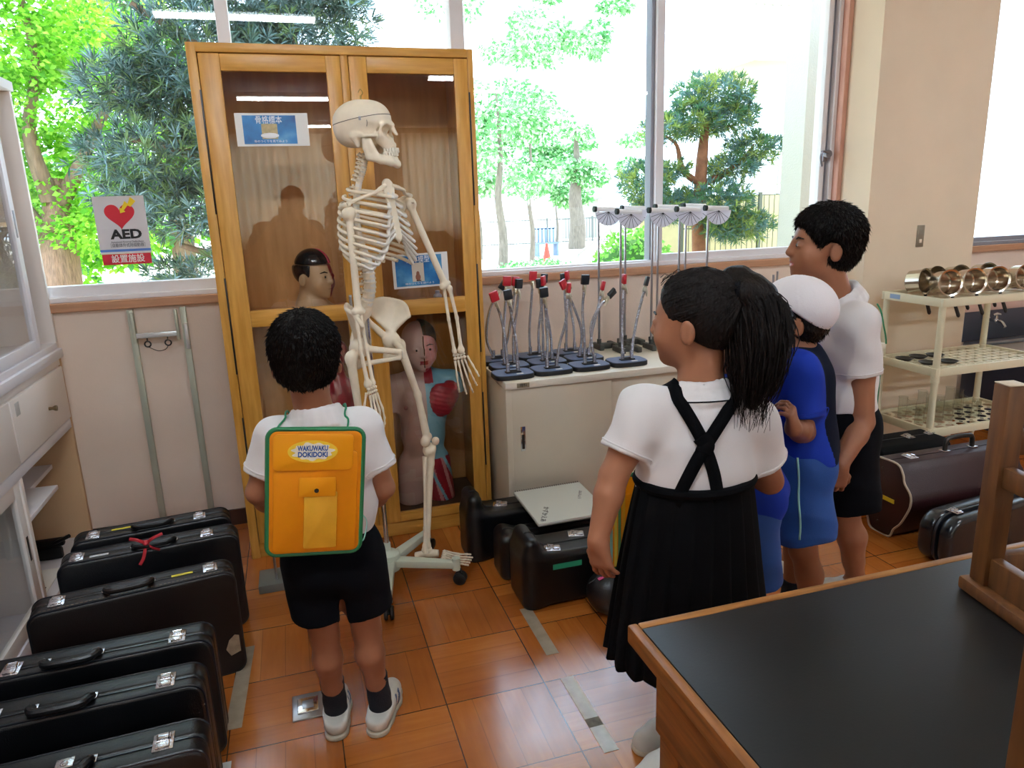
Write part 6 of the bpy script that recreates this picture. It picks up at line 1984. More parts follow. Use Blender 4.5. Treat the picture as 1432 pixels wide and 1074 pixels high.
    def shorts(self, m, frac=.62, r0=.078, r1=.090, waist=.30, name='shorts'):
        J, s = self.J, self.s
        lo = np.minimum(np.minimum(J['knL'], J['knR']), self.hpm) - .16; hi = self.hpm + .22
        hi = np.maximum(hi, np.maximum(J['knL'], J['knR']) + .14)
        lo[2] = max(lo[2], 0.05)
        g = SDF(lo, hi, self.h)
        self.pelvis(g, .014, .03)
        g.ell(self.hpm + self.up * self.Lt * .15, (.108 * s, .088 * s, .09 * s), self.Rt, .03)
        for q in 'LR':
            d = J['kn' + q] - J['hp' + q]
            g2 = SDF(lo, hi, self.h)
            g2.path([J['hp' + q], J['hp' + q] + d * (frac + .12)], [r0 * s, r1 * s], .01)
            g2.plane(J['hp' + q] + d * frac, d, .004)
            k = .025; hh = np.maximum(k - np.abs(g.D - g2.D), 0) / k
            g.D = np.minimum(g.D, g2.D) - hh * hh * k * .25
        hm_ = (J['hpL'] + (J['knL'] - J['hpL']) * frac + J['hpR'] + (J['knR'] - J['hpR']) * frac) / 2
        g.ell(hm_ - np.array([0, 0, .01]), (.011, .25, .075), self.Rp, .010, 'sub')
        g.plane(self.hpm + self.up * self.Lt * waist, self.up, .004)
        g.func(folds(.0028, .8, self.O[1] * 5))
        self.gshorts = g
        return g.build(name, m, self.e, 1, keep=True)
    def feet(self, stripe=M_shoe_b, sock=True, sock_h=.095):
        J, s = self.J, self.s
        for q in 'LR':
            an = J['an' + q]; fd = nrm([J['_fd' + q][0], J['_fd' + q][1], 0]); sd = np.cross(fd, [0, 0, 1])
            z0 = np.array([an[0], an[1], 0])
            if sock:
                up = nrm(J['kn' + q] - an)
                g = SDF(an - .09, an + np.array([.09, .09, sock_h + .05]), .004)
                g.path([an - np.array([0, 0, .02]), an + up * .02, an + up * (sock_h + .03)], [.033 * s, .031 * s, .034 * s], .01)
                g.plane(an + up * sock_h, up, .003)
                g.func(lambda x, y, z: .0008 * np.sin(z * 700))
                g.build('sock', M_sock, self.e)
            lo = z0 - .17; hi = z0 + .17; lo[2] = -.01; hi[2] = .12
            g = SDF(lo, hi, .004)
            heel, ball_, toe = z0 - fd * .038 * s, z0 + fd * .075 * s, z0 + fd * .115 * s
            g.path([heel + V3(0, 0, .036), z0 + V3(0, 0, .040), ball_ + V3(0, 0, .028), toe + V3(0, 0, .024)], [.031 * s, .034 * s, .036 * s, .030 * s], .012)
            g.path([heel + V3(0, 0, .040), z0 + fd * .02 + V3(0, 0, .046)], [.030 * s, .033 * s], .012)
            g.plane((0, 0, .004), (0, 0, -1)); g.plane(z0 + V3(0, 0, .056 * s), nrm(V3(0, 0, 1) - fd * .10), .004)
            g.ell(z0 + V3(0, 0, .075), (.028 * s, .028 * s, .03), None, .004, 'sub')
            def mf(c):
                a = (c - z0) @ fd; b = np.abs((c - z0) @ sd); z = c[:, 2]
                m1 = np.abs(a - .035 * s - (z - .03) * .7) < .0068; m2 = np.abs(a - .060 * s - (z - .03) * .7) < .0068
                return ((m1 | m2) & (z > .016) & (z < .052) & (b > .018)).astype(int)
            sh = g.build('shoe', [M_shoe, stripe], self.e, 1, mf)
            g = SDF(lo, hi, .004)
            g.path([heel + V3(0, 0, .006), z0 + V3(0, 0, .006), ball_ + V3(0, 0, .006), toe + V3(0, 0, .006)], [.034 * s, .034 * s, .0385 * s, .0325 * s], .012)
            g.plane((0, 0, .0), (0, 0, -1), .002); g.plane((0, 0, .016), (0, 0, 1), .003)
            g.build('sole', M_sole, sh)
    def hair_short(self, m=M_hair, fringe=.030, nape=-.070, vol=.012, side=-.03, spikes=2600, spl=.016, h=.0042):
        s, P = self.hs, self.HP
        g = SDF(self.HC - .16, self.HC + .16, h)
        R = self.HR
        v = vol / s
        g.ell(P(0, -.012, .032), tuple(np.array([.074 + v, .090 + v, .079 + v]) * s), R, 0)
        g.ell(P(0, -.038, -.020), tuple(np.array([.064 + v * .5, .056 + v * .5, .062]) * s), R, .03)
        # face opening
        g.plane(P(0, .052, fringe), R @ nrm((0, .80, -.60)), .012)
        for t in (-1, 1):
            g.ell(P(t * .092, .006, -.024), tuple(np.array([.034, .036, .042]) * s), R, .010, 'sub')
        g.plane(P(0, -.05, nape), R @ nrm((0, .35, -1)), .012)
        g.func(lambda x, y, z: .0016 * np.sin(150 * x + 60 * np.sin(40 * z)) * np.sin(140 * y + 30 * z))
        o = g.build('hair', m, self.e, 1, keep=True)
        self.ghair = g
        if spikes:
            v_ = np.array([q.co for q in o.data.vertices]); nn = np.array([q.normal for q in o.data.vertices])
            idx = RNG.choice(len(v_), min(spikes, len(v_)), replace=False)
            p = v_[idx]; n = nn[idx]
            q = (p - self.HC) @ R
            flow = np.stack([q[:, 0] * .6, q[:, 1] + .02, np.full(len(q), -.10)], 1)     # away from the crown
            flow = flow @ R.T
            flow = flow - (flow * n).sum(1, keepdims=True) * n
            flow /= np.linalg.norm(flow, axis=1, keepdims=True) + 1e-6
            d = flow + n * .32 + RNG.normal(size=p.shape) * .16
            d /= np.linalg.norm(d, axis=1, keepdims=True)
            L = spl * (.6 + .8 * RNG.random((len(p), 1)))
            w = np.cross(d, n); w /= np.linalg.norm(w, axis=1, keepdims=True) + 1e-6
            W = .0028
            a = p - n * .001
            v4 = np.stack([a - w * W, a + w * W, a + n * .003, a + d * L], 1).reshape(-1, 3)
            k = np.arange(len(p))[:, None] * 4
            f = np.concatenate([k + np.array([[0, 1, 3]]), k + np.array([[1, 2, 3]]), k + np.array([[2, 0, 3]])])
            lk_ = np_mesh('hair_locks', v4, f, m, o, True)
            lk_['kind'] = 'stuff'
        return o
    def cord(self, pts, r, m, name='cord', parent=None, off=.002, on=None):
        g = on or self.gshirt
        p = np.array([tuple(q) for q in smooth_path([tuple(x - self.O) for x in pts], 8)])
        q, n = g.project(p, off)
        far = (np.linalg.norm(q - p, axis=1) > .08) & (g.sample(p) > 0)
        q[far] = p[far]
        for _ in range(4): q[1:-1] = (q[:-2] + 2 * q[1:-1] + q[2:]) / 4
        return g.project(q, .006 + off, 6)

def ribbon_mesh(name, P, N, w, th, m, parent):
    """strap lying on a surface"""
    P = np.array(P); N = np.array(N)
    T = np.gradient(P, axis=0); T /= np.linalg.norm(T, axis=1, keepdims=True)
    S = np.cross(T, N); S /= np.linalg.norm(S, axis=1, keepdims=True)
    v = np.stack([P - S * w / 2, P + S * w / 2, P + S * w / 2 + N * th, P - S * w / 2 + N * th], 1).reshape(-1, 3)
    n = len(P); f = []
    for i in range(n - 1):
        a, b = i * 4, i * 4 + 4
        for k in range(4): f.append((a + k, a + (k + 1) % 4, b + (k + 1) % 4, b + k))
    f.append((0, 3, 2, 1)); e = (n - 1) * 4; f.append((e, e + 1, e + 2, e + 3))
    return np_mesh(name, v, f, m, parent, False)

# --- soft school bag with see-through pocket
M_bagy = mat('bag_yellow', '#e68c06', .45, spec=.45, transl=.12, vary=.05, vscale=12)
M_bagf = mat('bag_flap_yellow', '#ee9c10', .4, spec=.5, transl=.1)
M_bagp = mat('bag_pocket', '#d9a02a', .25, spec=.6, vary=.12, vscale=14)
M_bagt = mat('bag_turquoise', '#2aa79a', .45)
M_bage = mat('bag_green_edge', '#1d6f43', .5)
M_logo = mat('logo_white', '#f2ecd8', .5)
M_logob = mat('logo_blue', '#23559c', .5)
def school_bag(M, w, h, label, front=None, logo=True, name='school_bag'):
    """M: local frame, x right, y up, z out of the front"""
    e = empty(name, (0, 0, 0), label, 'bag')
    e.matrix_world = M
    front = front or M_bagy
    P = rrect(-w / 2, w / 2, -h / 2, h / 2, .022)
    # slightly bowed board
    MB().prism(P, .010, Matrix.Translation((0, 0, -.012)), .003).build('back_panel', front, e, 40)
    MB().prism(rrect(-w / 2 + .012, w / 2 - .012, -h / 2 + .008, h / 2 - .05, .012), .006, Matrix.Translation((0, 0, -.002)), .002).build('front_pocket', front, e, 40)
    MB().tube([Vector((x, y, -.006)) for x, y in P], .0058, 8, closed=True).build('edge_binding', M_bage, e)
    if logo:
        fl = MB().prism(rrect(-w / 2 + .012, w / 2 - .024, h / 2 - .096, h / 2 - .008, .012), .003, Matrix.Translation((0, 0, .0042)), .001).build('flap', M_bagf, e, 40)
        pts = []
        for k in range(56):
            a = 2 * PI * k / 56
            r = 1 + .10 * math.sin(11 * a) + .05 * math.sin(7 * a + 1)
            pts.append((.045 * r * math.cos(a), .0205 * r * math.sin(a)))
        MB().prism(pts, .0006, Matrix.Translation((-.008, h / 2 - .050, .0073))).build('logo_cloud', M_logo, fl, None)
        MB().prism([(.056 * math.cos(a), .027 * math.sin(a)) for a in np.linspace(0, 2 * PI, 40)[:-1]], .0003, Matrix.Translation((-.008, h / 2 - .050, .0072))).build('logo_halo', mat('logo_yellow', '#f0c93a', .5), fl, None)
        text_mesh('logo_lettering', 'WAKUWAKU', .017, Matrix.Translation((-.008, h / 2 - .0425, .0084)), M_logob, fl, bold=.0006, width=.068)
        text_mesh('logo_lettering', 'DOKIDOKI', .017, Matrix.Translation((-.008, h / 2 - .0575, .0084)), M_logob, fl, bold=.0006, width=.066)
        pk = MB().prism(rrect(-.030, .046, -h / 2 + .018, h / 2 - .150, .004), .004, Matrix.Translation((.004, 0, .0040)), .0015).build('small_pocket', M_bagp, e, 40)
        pf = MB().prism(rrect(-.040, .044, h / 2 - .160, h / 2 - .113, .004), .003, Matrix.Translation((.002, 0, .0075)), .001).build('pocket_flap', M_bagf, e, 40)
        MB().lathe([(0, 0), (.0055, 0), (.005, .0018), (.002, .0022), (0, .0014)], 16, Matrix.Translation((.002, h / 2 - .145, .0105))).build('snap', M_dark, pf)
    return e
A_ = AT
# ================= boy with the yellow bag (seen from behind)
Y = 1.80
J = dict(head=A_(428, 500, 1.80), _hf=(.10, 1, -.06), _roll=.02,
         shL=A_(386, 618, 1.80), shR=A_(506, 602, 1.80), elL=A_(361, 688, 1.80), elR=A_(536, 682, 1.80),
         wrL=A_(398, 722, 1.93), wrR=A_(505, 715, 1.93), _hdL=(.8, .5, .1), _pnL=(.2, -.6, .6), _hdR=(-.8, .5, .1), _pnR=(0, -.6, .6), _sideL=-1, _sideR=1,
         hpL=A_(437, 785, 1.80), hpR=A_(497, 782, 1.80), knL=A_(454, 888, 1.80), knR=A_(513, 880, 1.80))
J['anL'] = np.array((-.004, 1.850, .070)); J['anR'] = np.array((.118, 1.822, .070)); J['_fdL'] = (.10, 1, 0); J['_fdR'] = (.40, 1, 0)
b1 = Person('boy seen from behind in white polo and navy shorts, wearing the yellow bag', (.05, 1.82, 0), J, 1.0, .98)
b1.body(); b1.shirt(M_polo, .26, .64, stripe=None); b1.shorts(M_navy_c, .68, .076, .080, .42)
b1.feet(); b1.hair_short(fringe=.03, nape=-.066, vol=.011, spikes=4200, spl=.013)
# the bag hangs on his back
tl, tr, br, bl_ = A_(367, 604, 1.665), A_(500, 599, 1.665), A_(512, 772, 1.665), A_(380, 776, 1.665)
bx = (tr - tl + br - bl_) / 2; by = (tl + tr - br - bl_) / 2
bw_, bh_ = np.linalg.norm(bx), np.linalg.norm(by)
Mb = basis(x=bx, y=by, o=(tl + tr + br + bl_) / 4)
bag1 = school_bag(Mb, bw_, bh_, 'yellow school bag with green edging and WAKUWAKU DOKIDOKI flap on the boy\'s back')
Mi = Mb.inverted()
for sx, sp, q in ((-1, A_(378, 597, 1.70), 'shL'), (1, A_(494, 577, 1.70), 'shR')):
    ctrl = [np.array(Mb @ Vector((sx * (bw_ / 2 - .012), bh_ / 2 - .004, -.004))), sp, b1.J[q] * .62 + b1.shm * .38 + b1.O + V3(0, 0, .055), b1.J[q] * .55 + b1.shm * .45 + b1.O + V3(0, .10, -.06)]
    qv, nv = b1.cord(ctrl, .002, M_green)
    MB().tube([Mi @ Vector(v + b1.O) for v in qv], .0026, 6).build('cord', M_green, bag1)
ctrl = [np.array(Mb @ Vector((bw_ / 2 - .002, -.055, -.006))), np.array(Mb @ Vector((bw_ / 2 + .016, -.085, -.02))), np.array(Mb @ Vector((bw_ / 2 + .010, -.125, -.01))), np.array(Mb @ Vector((bw_ / 2 - .004, -.135, -.006)))]
MB().tube([Mi @ Vector(v) for v in smooth_path([tuple(c) for c in ctrl])], .0017, 6).build('side_loop', M_mint, bag1)

# ================= girl with the ponytail
J = dict(head=A_(972, 447, 1.43), _hf=(-.62, .78, -.04), _roll=.0,
         shL=A_(900, 577, 1.42), shR=A_(1052, 592, 1.40), elL=A_(858, 665, 1.41), elR=A_(1076, 672, 1.42),
         wrL=A_(836, 755, 1.38), wrR=A_(1030, 668, 1.56), _hdL=(.10, -.10, -1), _pnL=(.75, .5, .1), _hdR=(-.8, .6, .1), _pnR=(0, -.3, 1), _sideL=-1, _curlL=.4,
         hpL=A_(925, 735, 1.42), hpR=A_(1005, 735, 1.42), knL=(.80, 1.44, .33), knR=(.93, 1.44, .33))
J['anL'] = np.array((.898, 1.495, .070)); J['anR'] = np.array((.836, 1.395, .070)); J['_fdL'] = (-1, -.12, 0); J['_fdR'] = (-1, -.25, 0)
J['wrR'] = np.array((.955, 1.545, .80)); J['_hdR'] = (-1, .1, -.1); J['_pnR'] = (0, -1, 0)
g1 = Person('girl with a bushy ponytail in white polo and black suspender skirt, beside the table', (.87, 1.43, 0), J, 1.10, 1.0)
g1.body(M_skin); sh_ = g1.shirt(M_polo, .24, .66, stripe=M_navy_c, fold=.0026)
g1.feet(mat('shoe_navy', '#27324f', .5), sock_h=.10)
# skirt: pleated, waist to hem
def pleated_skirt(P, zw, zh, w0, w1, m, n_pl=22, tilt=0.0):
    s = P.s
    V, Q = [], []
    nr, ns = 26, n_pl * 12
    cw = P.hpm + P.up * (zw - P.hpm[2]); Rp = P.Rp
    for i in range(nr):
        t = i / (nr - 1)
        z = zw + (zh - zw) * t
        rx = w0[0] + (w1[0] - w0[0]) * t ** .85; ry = w0[1] + (w1[1] - w0[1]) * t ** .85
        for k in range(ns):
            a = 2 * PI * k / ns
            ph = (a * n_pl / (2 * PI)) % 1.0
            saw = (ph if ph < .82 else .82 * (1 - ph) / .18)
            r = 1 + (saw - .4) * (.015 + .10 * t)
            c = cw + (P.hpm - cw) * min(1, t * 2) * np.array([1, 1, 0])
            V.append((c[0] + (Rp[:, 0] * math.cos(a) * rx * r + Rp[:, 1] * math.sin(a) * ry * r)[0], c[1] + (Rp[:, 0] * math.cos(a) * rx * r + Rp[:, 1] * math.sin(a) * ry * r)[1], z + .004 * math.sin(3 * a) * t))
    for i in range(nr - 1):
        for k in range(ns):
            Q.append((i * ns + k, i * ns + (k + 1) % ns, (i + 1) * ns + (k + 1) % ns, (i + 1) * ns + k))
    o = np_mesh('skirt', V, Q, m, P.e, True)
    md = o.modifiers.new('thick', 'SOLIDIFY'); md.thickness = .003; md.offset = -1
    return o
zw = .785; zh = .335
sk1 = pleated_skirt(g1, zw, zh, (.134, .112), (.205, .165), M_black_c)
wb = g1.hpm + g1.up * (zw - g1.hpm[2])
MB().tube([Vector(wb + g1.Rp[:, 0] * .137 * math.cos(a) + g1.Rp[:, 1] * .115 * math.sin(a)) for a in np.linspace(0, 2 * PI, 49)[:-1]], .012, 8, closed=True).build('waistband', M_black_c, sk1)
def strap(P, pix, yy, w, name, m, parent, th=.004):
    pts = np.array([tuple(v) for v in smooth_path([tuple(A_(px, py, yy) - P.O) for px, py in pix], 10)])
    q, n = P.gshirt.project(pts, .0012)
    return ribbon_mesh(name, q, n, w, th, m, parent)
back_y = 1.31
strap(g1, [(980, 612), (988, 622), (984, 634)], back_y, .036, 'strap_keeper', M_black_c, sk1, .008)
for q, pxs, th in (('shL', [(946, 556), (962, 580), (978, 608), (988, 632), (998, 664), (1004, 700)], .004), ('shR', [(1026, 558), (1012, 582), (993, 612), (972, 648), (944, 704)], .0058)):
    a = g1.J[q] * .52 + g1.shm * .48
    top = np.array([tuple(v) for v in smooth_path([tuple(a + g1.fr * t + V3(0, 0, .10)) for t in (.085, .055, .025, -.005, -.03)], 6)])
    bk = np.array([tuple(v) for v in smooth_path([tuple(A_(x, y, 1.27) - g1.O) for x, y in pxs], 8)])
    p1, n1 = g1.gshirt.drop(top, (0, 0, 1), .0012)
    ry = bk + g1.O - V3(0, 0, CAM_Z); ry = ry / np.linalg.norm(ry, axis=1, keepdims=True)
    p2, n2 = g1.gshirt.drop(bk, -ry, .0012)
    p0, n0 = g1.gshirt.project(np.array([tuple(a + g1.fr * .11 - V3(0, 0, z)) for z in (.24, .19, .14, .09, .05)]), .0012)
    P_ = np.array([tuple(v) for v in smooth_path([tuple(v) for v in np.concatenate([p0, p1[2:-2:3], p2[::4]])], 5)])
    p_, n_ = g1.gshirt.project(P_, .0014, 4)
    for _ in range(2): p_[1:-1] = (p_[:-2] + 2 * p_[1:-1] + p_[2:]) / 4; n_[1:-1] = (n_[:-2] + 2 * n_[1:-1] + n_[2:]) / 4
    ribbon_mesh('suspender', p_ + n_ * .0012, n_, .028, th, M_black_c, sk1)
# hair: pulled back over the skull, then the ponytail
P = g1.HP; R = g1.HR; hs = g1.hs
g = SDF(g1.HC - V3(.20, .20, .30), g1.HC + V3(.30, .22, .18), .0045)
g.ell(P(0, -.014, .034), (.081 * hs, .097 * hs, .083 * hs), R, 0)
g.ell(P(0, -.045, -.012), (.068 * hs, .058 * hs, .060 * hs), R, .03)
g.plane(P(0, .060, .035), R @ nrm((0, .86, -.50)), .014)
for t in (-1, 1): g.ell(P(t * .087, .014, -.028), (.030, .024, .036), R, .014, 'sub')
g.plane(P(0, -.05, -.060), R @ nrm((0, .5, -1)), .012)
tie = P(0, -.105, .062)
def strandn(x, y, z):
    d = np.sqrt((x - tie[0]) ** 2 + (y - tie[1]) ** 2 + (z - tie[2]) ** 2) + 1e-4
    u = (x - tie[0]) / d; w = (z - tie[2]) / d; v = (y - tie[1]) / d
    return .0016 * np.sin(55 * u + 40 * v) * np.sin(48 * w + 20 * v)
g.func(strandn)
hair1 = g.build('hair', M_hairb, g1.e, 1, keep=True); ghead = g
MB().tube([Vector(tie + R @ V3(.020 * math.cos(a), .004, .020 * math.sin(a))) for a in np.linspace(0, 2 * PI, 17)[:-1]], .008, 8, closed=True).build('hair_tie', M_navy_c, hair1)
pix = [(1030, 398), (1052, 420), (1060, 470), (1058, 520), (1052, 560)]
pc = [np.array(tuple(tie))] + [A_(px, py, yy) - g1.O for (px, py), yy in zip(pix, (1.40, 1.37, 1.345, 1.33, 1.325))]
g = SDF(np.min(pc, 0) - .12, np.max(pc, 0) + .12, .0045)
g.path(pc, [.024, .036, .048, .050, .040, .020], .03)
g.func(lambda x, y, z: .0020 * np.sin(130 * x + 9 * z) * np.sin(120 * y + 9 * z))
pony = g.build('ponytail', M_hairb, hair1)
b = MB()
cp = [np.array(tuple(v)) for v in smooth_path([tuple(p) for p in pc], 4)]
rad0 = np.interp(np.arange(len(cp)), np.linspace(0, len(cp) - 1, 6), [.016, .044, .058, .060, .054, .036])
for k in range(1100):
    ph = RNG.uniform(0, 2 * PI); rr = RNG.uniform(.72, 1.0) + (RNG.random() ** 4) * .35
    st_ = int(RNG.integers(0, 11)) if k > 300 else 0
    ln = int(RNG.integers(9, 16))
    wob = RNG.uniform(-.35, .35); wv = RNG.uniform(0, 6); wa = RNG.uniform(0, .10)
    pts = []
    for i in range(st_, min(len(cp), st_ + ln)):
        a = ph + wob * (i - st_) * .10
        q = rad0[i] * rr * (1 + wa * math.sin(i * .9 + wv))
        pts.append(Vector(cp[i] + V3(math.cos(a), math.sin(a), .10 * math.sin(3 * ph)) * q))
    if st_ + ln >= len(cp):
        d_e = pts[-1] - pts[-2] if len(pts) > 1 else Vector((0, 0, -.02))
        x_ = RNG.uniform(.01, .06)
        pts.append(pts[-1] + d_e.normalized() * x_ * .6 + Vector((RNG.uniform(-.012, .012), RNG.uniform(-.01, .01), -x_ * .5)))
    if len(pts) > 3: b.tube(pts, [.0006] + list(np.linspace(.0024, .0005, len(pts) - 1)), 3, cap=False)
for k in range(420):      # combed strands over the skull towards the tie
    a = RNG.uniform(-2.75, 2.75); zz = RNG.uniform(-.055, .10)
    p0 = P(.10 * math.sin(a), -.014 + .12 * math.cos(a), .034 + zz)
    if (p0 - P(0, .060, .035)) @ (R @ nrm((0, .86, -.50))) > -.004: continue
    pts = [p0 + (tie - p0) * t for t in np.linspace(0, .97, 9)]
    q, n = ghead.project(np.array(pts), .0004)
    b.tube([Vector(v) for v in q], [.0006] + [.0016] * 7 + [.0010], 3, cap=False)
ghead.D = None
for k in range(60):     # flyaway hairs round the head
    a = RNG.uniform(-2.6, 2.6); p0 = P(.078 * math.sin(a), -.012 + .092 * math.cos(a), .05 + RNG.uniform(-.02, .06))
    d0 = nrm(p0 - g1.HC); t0 = nrm(tie - p0)
    b.tube([Vector(p0 - d0 * .008), Vector(p0 + d0 * .008 + t0 * .02), Vector(p0 + d0 * RNG.uniform(.008, .026) + t0 * .055 + V3(0, 0, RNG.uniform(-.02, .02)))], [.0009, .0007, .0003], 4, cap=False)
lk_ = b.build('hair_locks', M_hairb, hair1); lk_['kind'] = 'stuff'
# her bag hangs in front of her, only its striped edge in view
M2 = basis(x=(1, 0, 0), y=(0, 0, 1), o=A_(847, 735, 1.63) + V3(.115, 0, .0))
bag2 = school_bag(M2, .23, .26, 'green-edged yellow bag hanging in front of the girl, only its striped edge visible', logo=False)
for k, (c, x) in enumerate((('#7fb6a8', -.105), ('#d8c24a', -.092), ('#5e8f5a', -.081), ('#d9a02a', -.069))):
    MB().box((x, -.12, .0045), (x + .008, .10, .0055)).build('printed_stripe', mat('bag_stripe%d' % k, c, .5), bag2, None)
cpts = [np.array(M2 @ Vector((-.09, .132, -.004))), g1.J['shL'] * .6 + g1.shm * .4 + g1.fr * .13 + g1.O + V3(0, 0, -.05), g1.J['shL'] * .30 + g1.shm * .70 + g1.fr * .10 + g1.O + V3(0, 0, .02)]
qv = [np.array(tuple(v)) - g1.O for v in smooth_path([tuple(c) for c in cpts])]
MB().tube([M2.inverted() @ Vector(v + g1.O) for v in qv], .002, 6).build('cord', M_green, bag2)

# ================= child with the white cap
J = dict(head=A_(1108, 446, 1.80), _hf=(-.80, .58, -.10), _roll=-.06, shL=A_(1116, 522, 1.715), elL=A_(1124, 604, 1.69), wrL=A_(1109, 600, 1.612),
         _hdL=(-.30, -.15, .95), _pnL=(-.6, .7, .0), _curlL=.9, _sideL=-1, _hdR=(-.3, .1, -.9), _pnR=(-.5, -.7, 0), hpL=A_(1117, 652, 1.735))
J['shR'] = J['shL'] + V3(.135, .155, 0); J['hpR'] = J['hpL'] + V3(.080, .090, 0)
J['elR'] = J['shR'] + V3(-.05, .04, -.17); J['wrR'] = J['elR'] + V3(-.08, .03, -.09)
J['knL'] = J['hpL'] + V3(.03, -.01, -.28); J['knR'] = J['hpR'] + V3(.01, .02, -.28)
J['anL'] = np.array((J['knL'][0] + .04, J['knL'][1] - .01, .07)); J['anR'] = np.array((J['knR'][0] + .02, J['knR'][1] + .02, .07)); J['_fdL'] = (-1, .6, 0); J['_fdR'] = (-1, .6, 0)
c1 = Person('child in white cap and blue gym clothes between the girl and the tall boy', (1.48, 1.82, 0), J, 1.07, .99)
c1.body(M_skin2)
def vest(c):   # darker back panel
    q = (c - c1.shm) @ c1.Rt
    return ((q[:, 1] < .0) & (np.abs(q[:, 0]) < .088)).astype(int)
c1.shirt(M_blue_c, .05, .72, collar=False, fold=.0025, m2=M_dnavy, mf=vest, name='gym_shirt')
so1 = c1.shorts(M_blue_s, .80, .082, .094)
c1.feet()
def side_stripe(Pn, q, m, parent, off=.0012, sgn=1):
    a = Pn.J['hp' + q]; k = Pn.J['kn' + q]
    pts = np.array([a + (k - a) * t + Pn.Rp[:, 0] * sgn * .12 + V3(0, 0, .06 * (1 - t)) for t in np.linspace(-.15, .76, 24)])
    p, n = Pn.gshorts.project(pts, off)
    return ribbon_mesh('side_stripe', p, n, .006, .0008, m, parent)
side_stripe(c1, 'L', M_mint, so1, sgn=-1)
c1.hair_short(M_hair, fringe=.02, nape=-.072, vol=.010, spikes=900, spl=.014)
# the cap
P = c1.HP; R = c1.HR; hs = c1.hs
g = SDF(c1.HC - .17, c1.HC + .17, .0042)
g.ell(P(0, -.014, .040), (.092 * hs, .108 * hs, .088 * hs), R, 0)
g.ell(P(0, -.045, .020), (.085 * hs, .086 * hs, .075 * hs), R, .02)
g.plane(P(0, .0, .030), R @ nrm((0, .85, -1)), .006)
for k in range(6):
    a = PI * k / 6
    pr = [P(.0925 * math.cos(t) * math.cos(a), -.014 + .1085 * math.cos(t) * math.sin(a), .040 + .0885 * math.sin(t)) for t in np.linspace(-.1, PI + .1, 24)]
    g.path(pr, .0012, .003)
br_ = [P(.060 * math.sin(t), .062 + .065 * math.cos(t), .024 - .010 * math.cos(t)) for t in np.linspace(-1.3, 1.3, 14)]
for p in br_: g.cone(P(0, .06, .034), p, .006, .004, .006)
capo = g.build('white_cap', M_cap, c1.e)
MB().tube(smooth_path([tuple(P(.078, .012, .028)), tuple(P(.080, .022, -.01)), tuple(P(.068, .030, -.06)), tuple(P(.03, .06, -.104))]), .0018, 6).build('chin_elastic', M_wht, capo)

# ================= second child in blue, almost hidden by the girl
J = dict(head=A_(1050, 470, 1.60), _hf=(-.75, .65, -.05), shL=A_(1029, 560, 1.57), hpL=A_(1043, 712, 1.57))
J['shR'] = J['shL'] + V3(.120, .135, 0); J['hpR'] = J['hpL'] + V3(.075, .085, 0)
J['elL'] = J['shL'] + V3(.0, -.01, -.17); J['wrL'] = J['elL'] + V3(-.03, .09, -.10); J['elR'] = J['shR'] + V3(-.03, .05, -.16); J['wrR'] = J['elR'] + V3(-.06, .03, -.10); J['shR'] = J['shR'] + V3(-.02, 0, 0)
J['_hdL'] = (-.2, .4, -.9); J['_hdR'] = (-.3, .2, -.9); J['_pnL'] = (.5, .7, 0); J['_pnR'] = (-.5, -.6, 0)
J['knL'] = J['hpL'] + V3(.02, -.01, -.27); J['knR'] = J['hpR'] + V3(.01, .01, -.26)
J['anL'] = np.array((J['knL'][0] + .04, J['knL'][1], .07)); J['anR'] = np.array((J['knR'][0] + .03, J['knR'][1], .07)); J['_fdL'] = (-1, .6, 0); J['_fdR'] = (-1, .5, 0)
c2 = Person('child in royal blue gym clothes almost hidden behind the ponytail girl', (1.13, 1.62, 0), J, .92, .92)
c2.body(M_skin2); c2.shirt(M_blue_c, -.10, .72, collar=False, fold=.003, flare=.012, name='gym_shirt'); so2 = c2.shorts(M_blue_s, .78, .084, .098)
c2.feet(); c2.hair_short(M_hair, spikes=600)

# ================= tall boy in profile
J = dict(head=A_(1152, 342, 1.98), _hf=(-.93, .36, .06), _roll=.0,
         shL=A_(1199, 456, 1.88), elL=A_(1206, 590, 1.86), wrL=A_(1175, 650, 1.82), _hdL=(-.12, .05, -1), _pnL=(.3, .9, 0), _curlL=.7, _sideL=1,
         hpL=A_(1182, 603, 1.93), hpR=A_(1165, 603, 2.05), knL=(1.72, 1.82, .36), knR=(1.66, 1.96, .36))
J['shR'] = J['shL'] + V3(.06, .235, .0); J['shL'] = J['shL'] + V3(.0, .0, 0)
J['elR'] = J['shR'] + V3(-.06, .03, -.24); J['wrR'] = J['wrL'] + V3(-.01, .06, .03); J['_hdR'] = (-.1, -.35, -.9); J['_pnR'] = (.4, -.6, 0); J['_curlR'] = .8; J['_sideR'] = -1
J['hpR'] = J['hpL'] + V3(.03, .135, 0); J['knL'] = J['hpL'] + V3(.02, -.01, -.32); J['knR'] = J['hpR'] + V3(-.05, .03, -.32)
J['anL'] = np.array((J['knL'][0] + .06, J['knL'][1] - .01, .075)); J['anR'] = np.array((J['knR'][0] - .02, J['knR'][1] + .02, .075)); J['_fdL'] = (-1, .25, 0); J['_fdR'] = (-1, .3, 0)
t1 = Person('tall boy in white polo and navy shorts gazing left, hands clasped, beside the pillar', (1.80, 1.99, 0), J, 1.27, 1.08)
t1.body(M_skin); t1.shirt(M_polo, .22, .50, stripe=None, fold=.0028); t1.shorts(M_navy_c, .84, .082, .092)
t1.feet(sock=False); t1.hair_short(M_hair, fringe=.018, nape=-.080, vol=.017, spikes=4200, spl=.017)
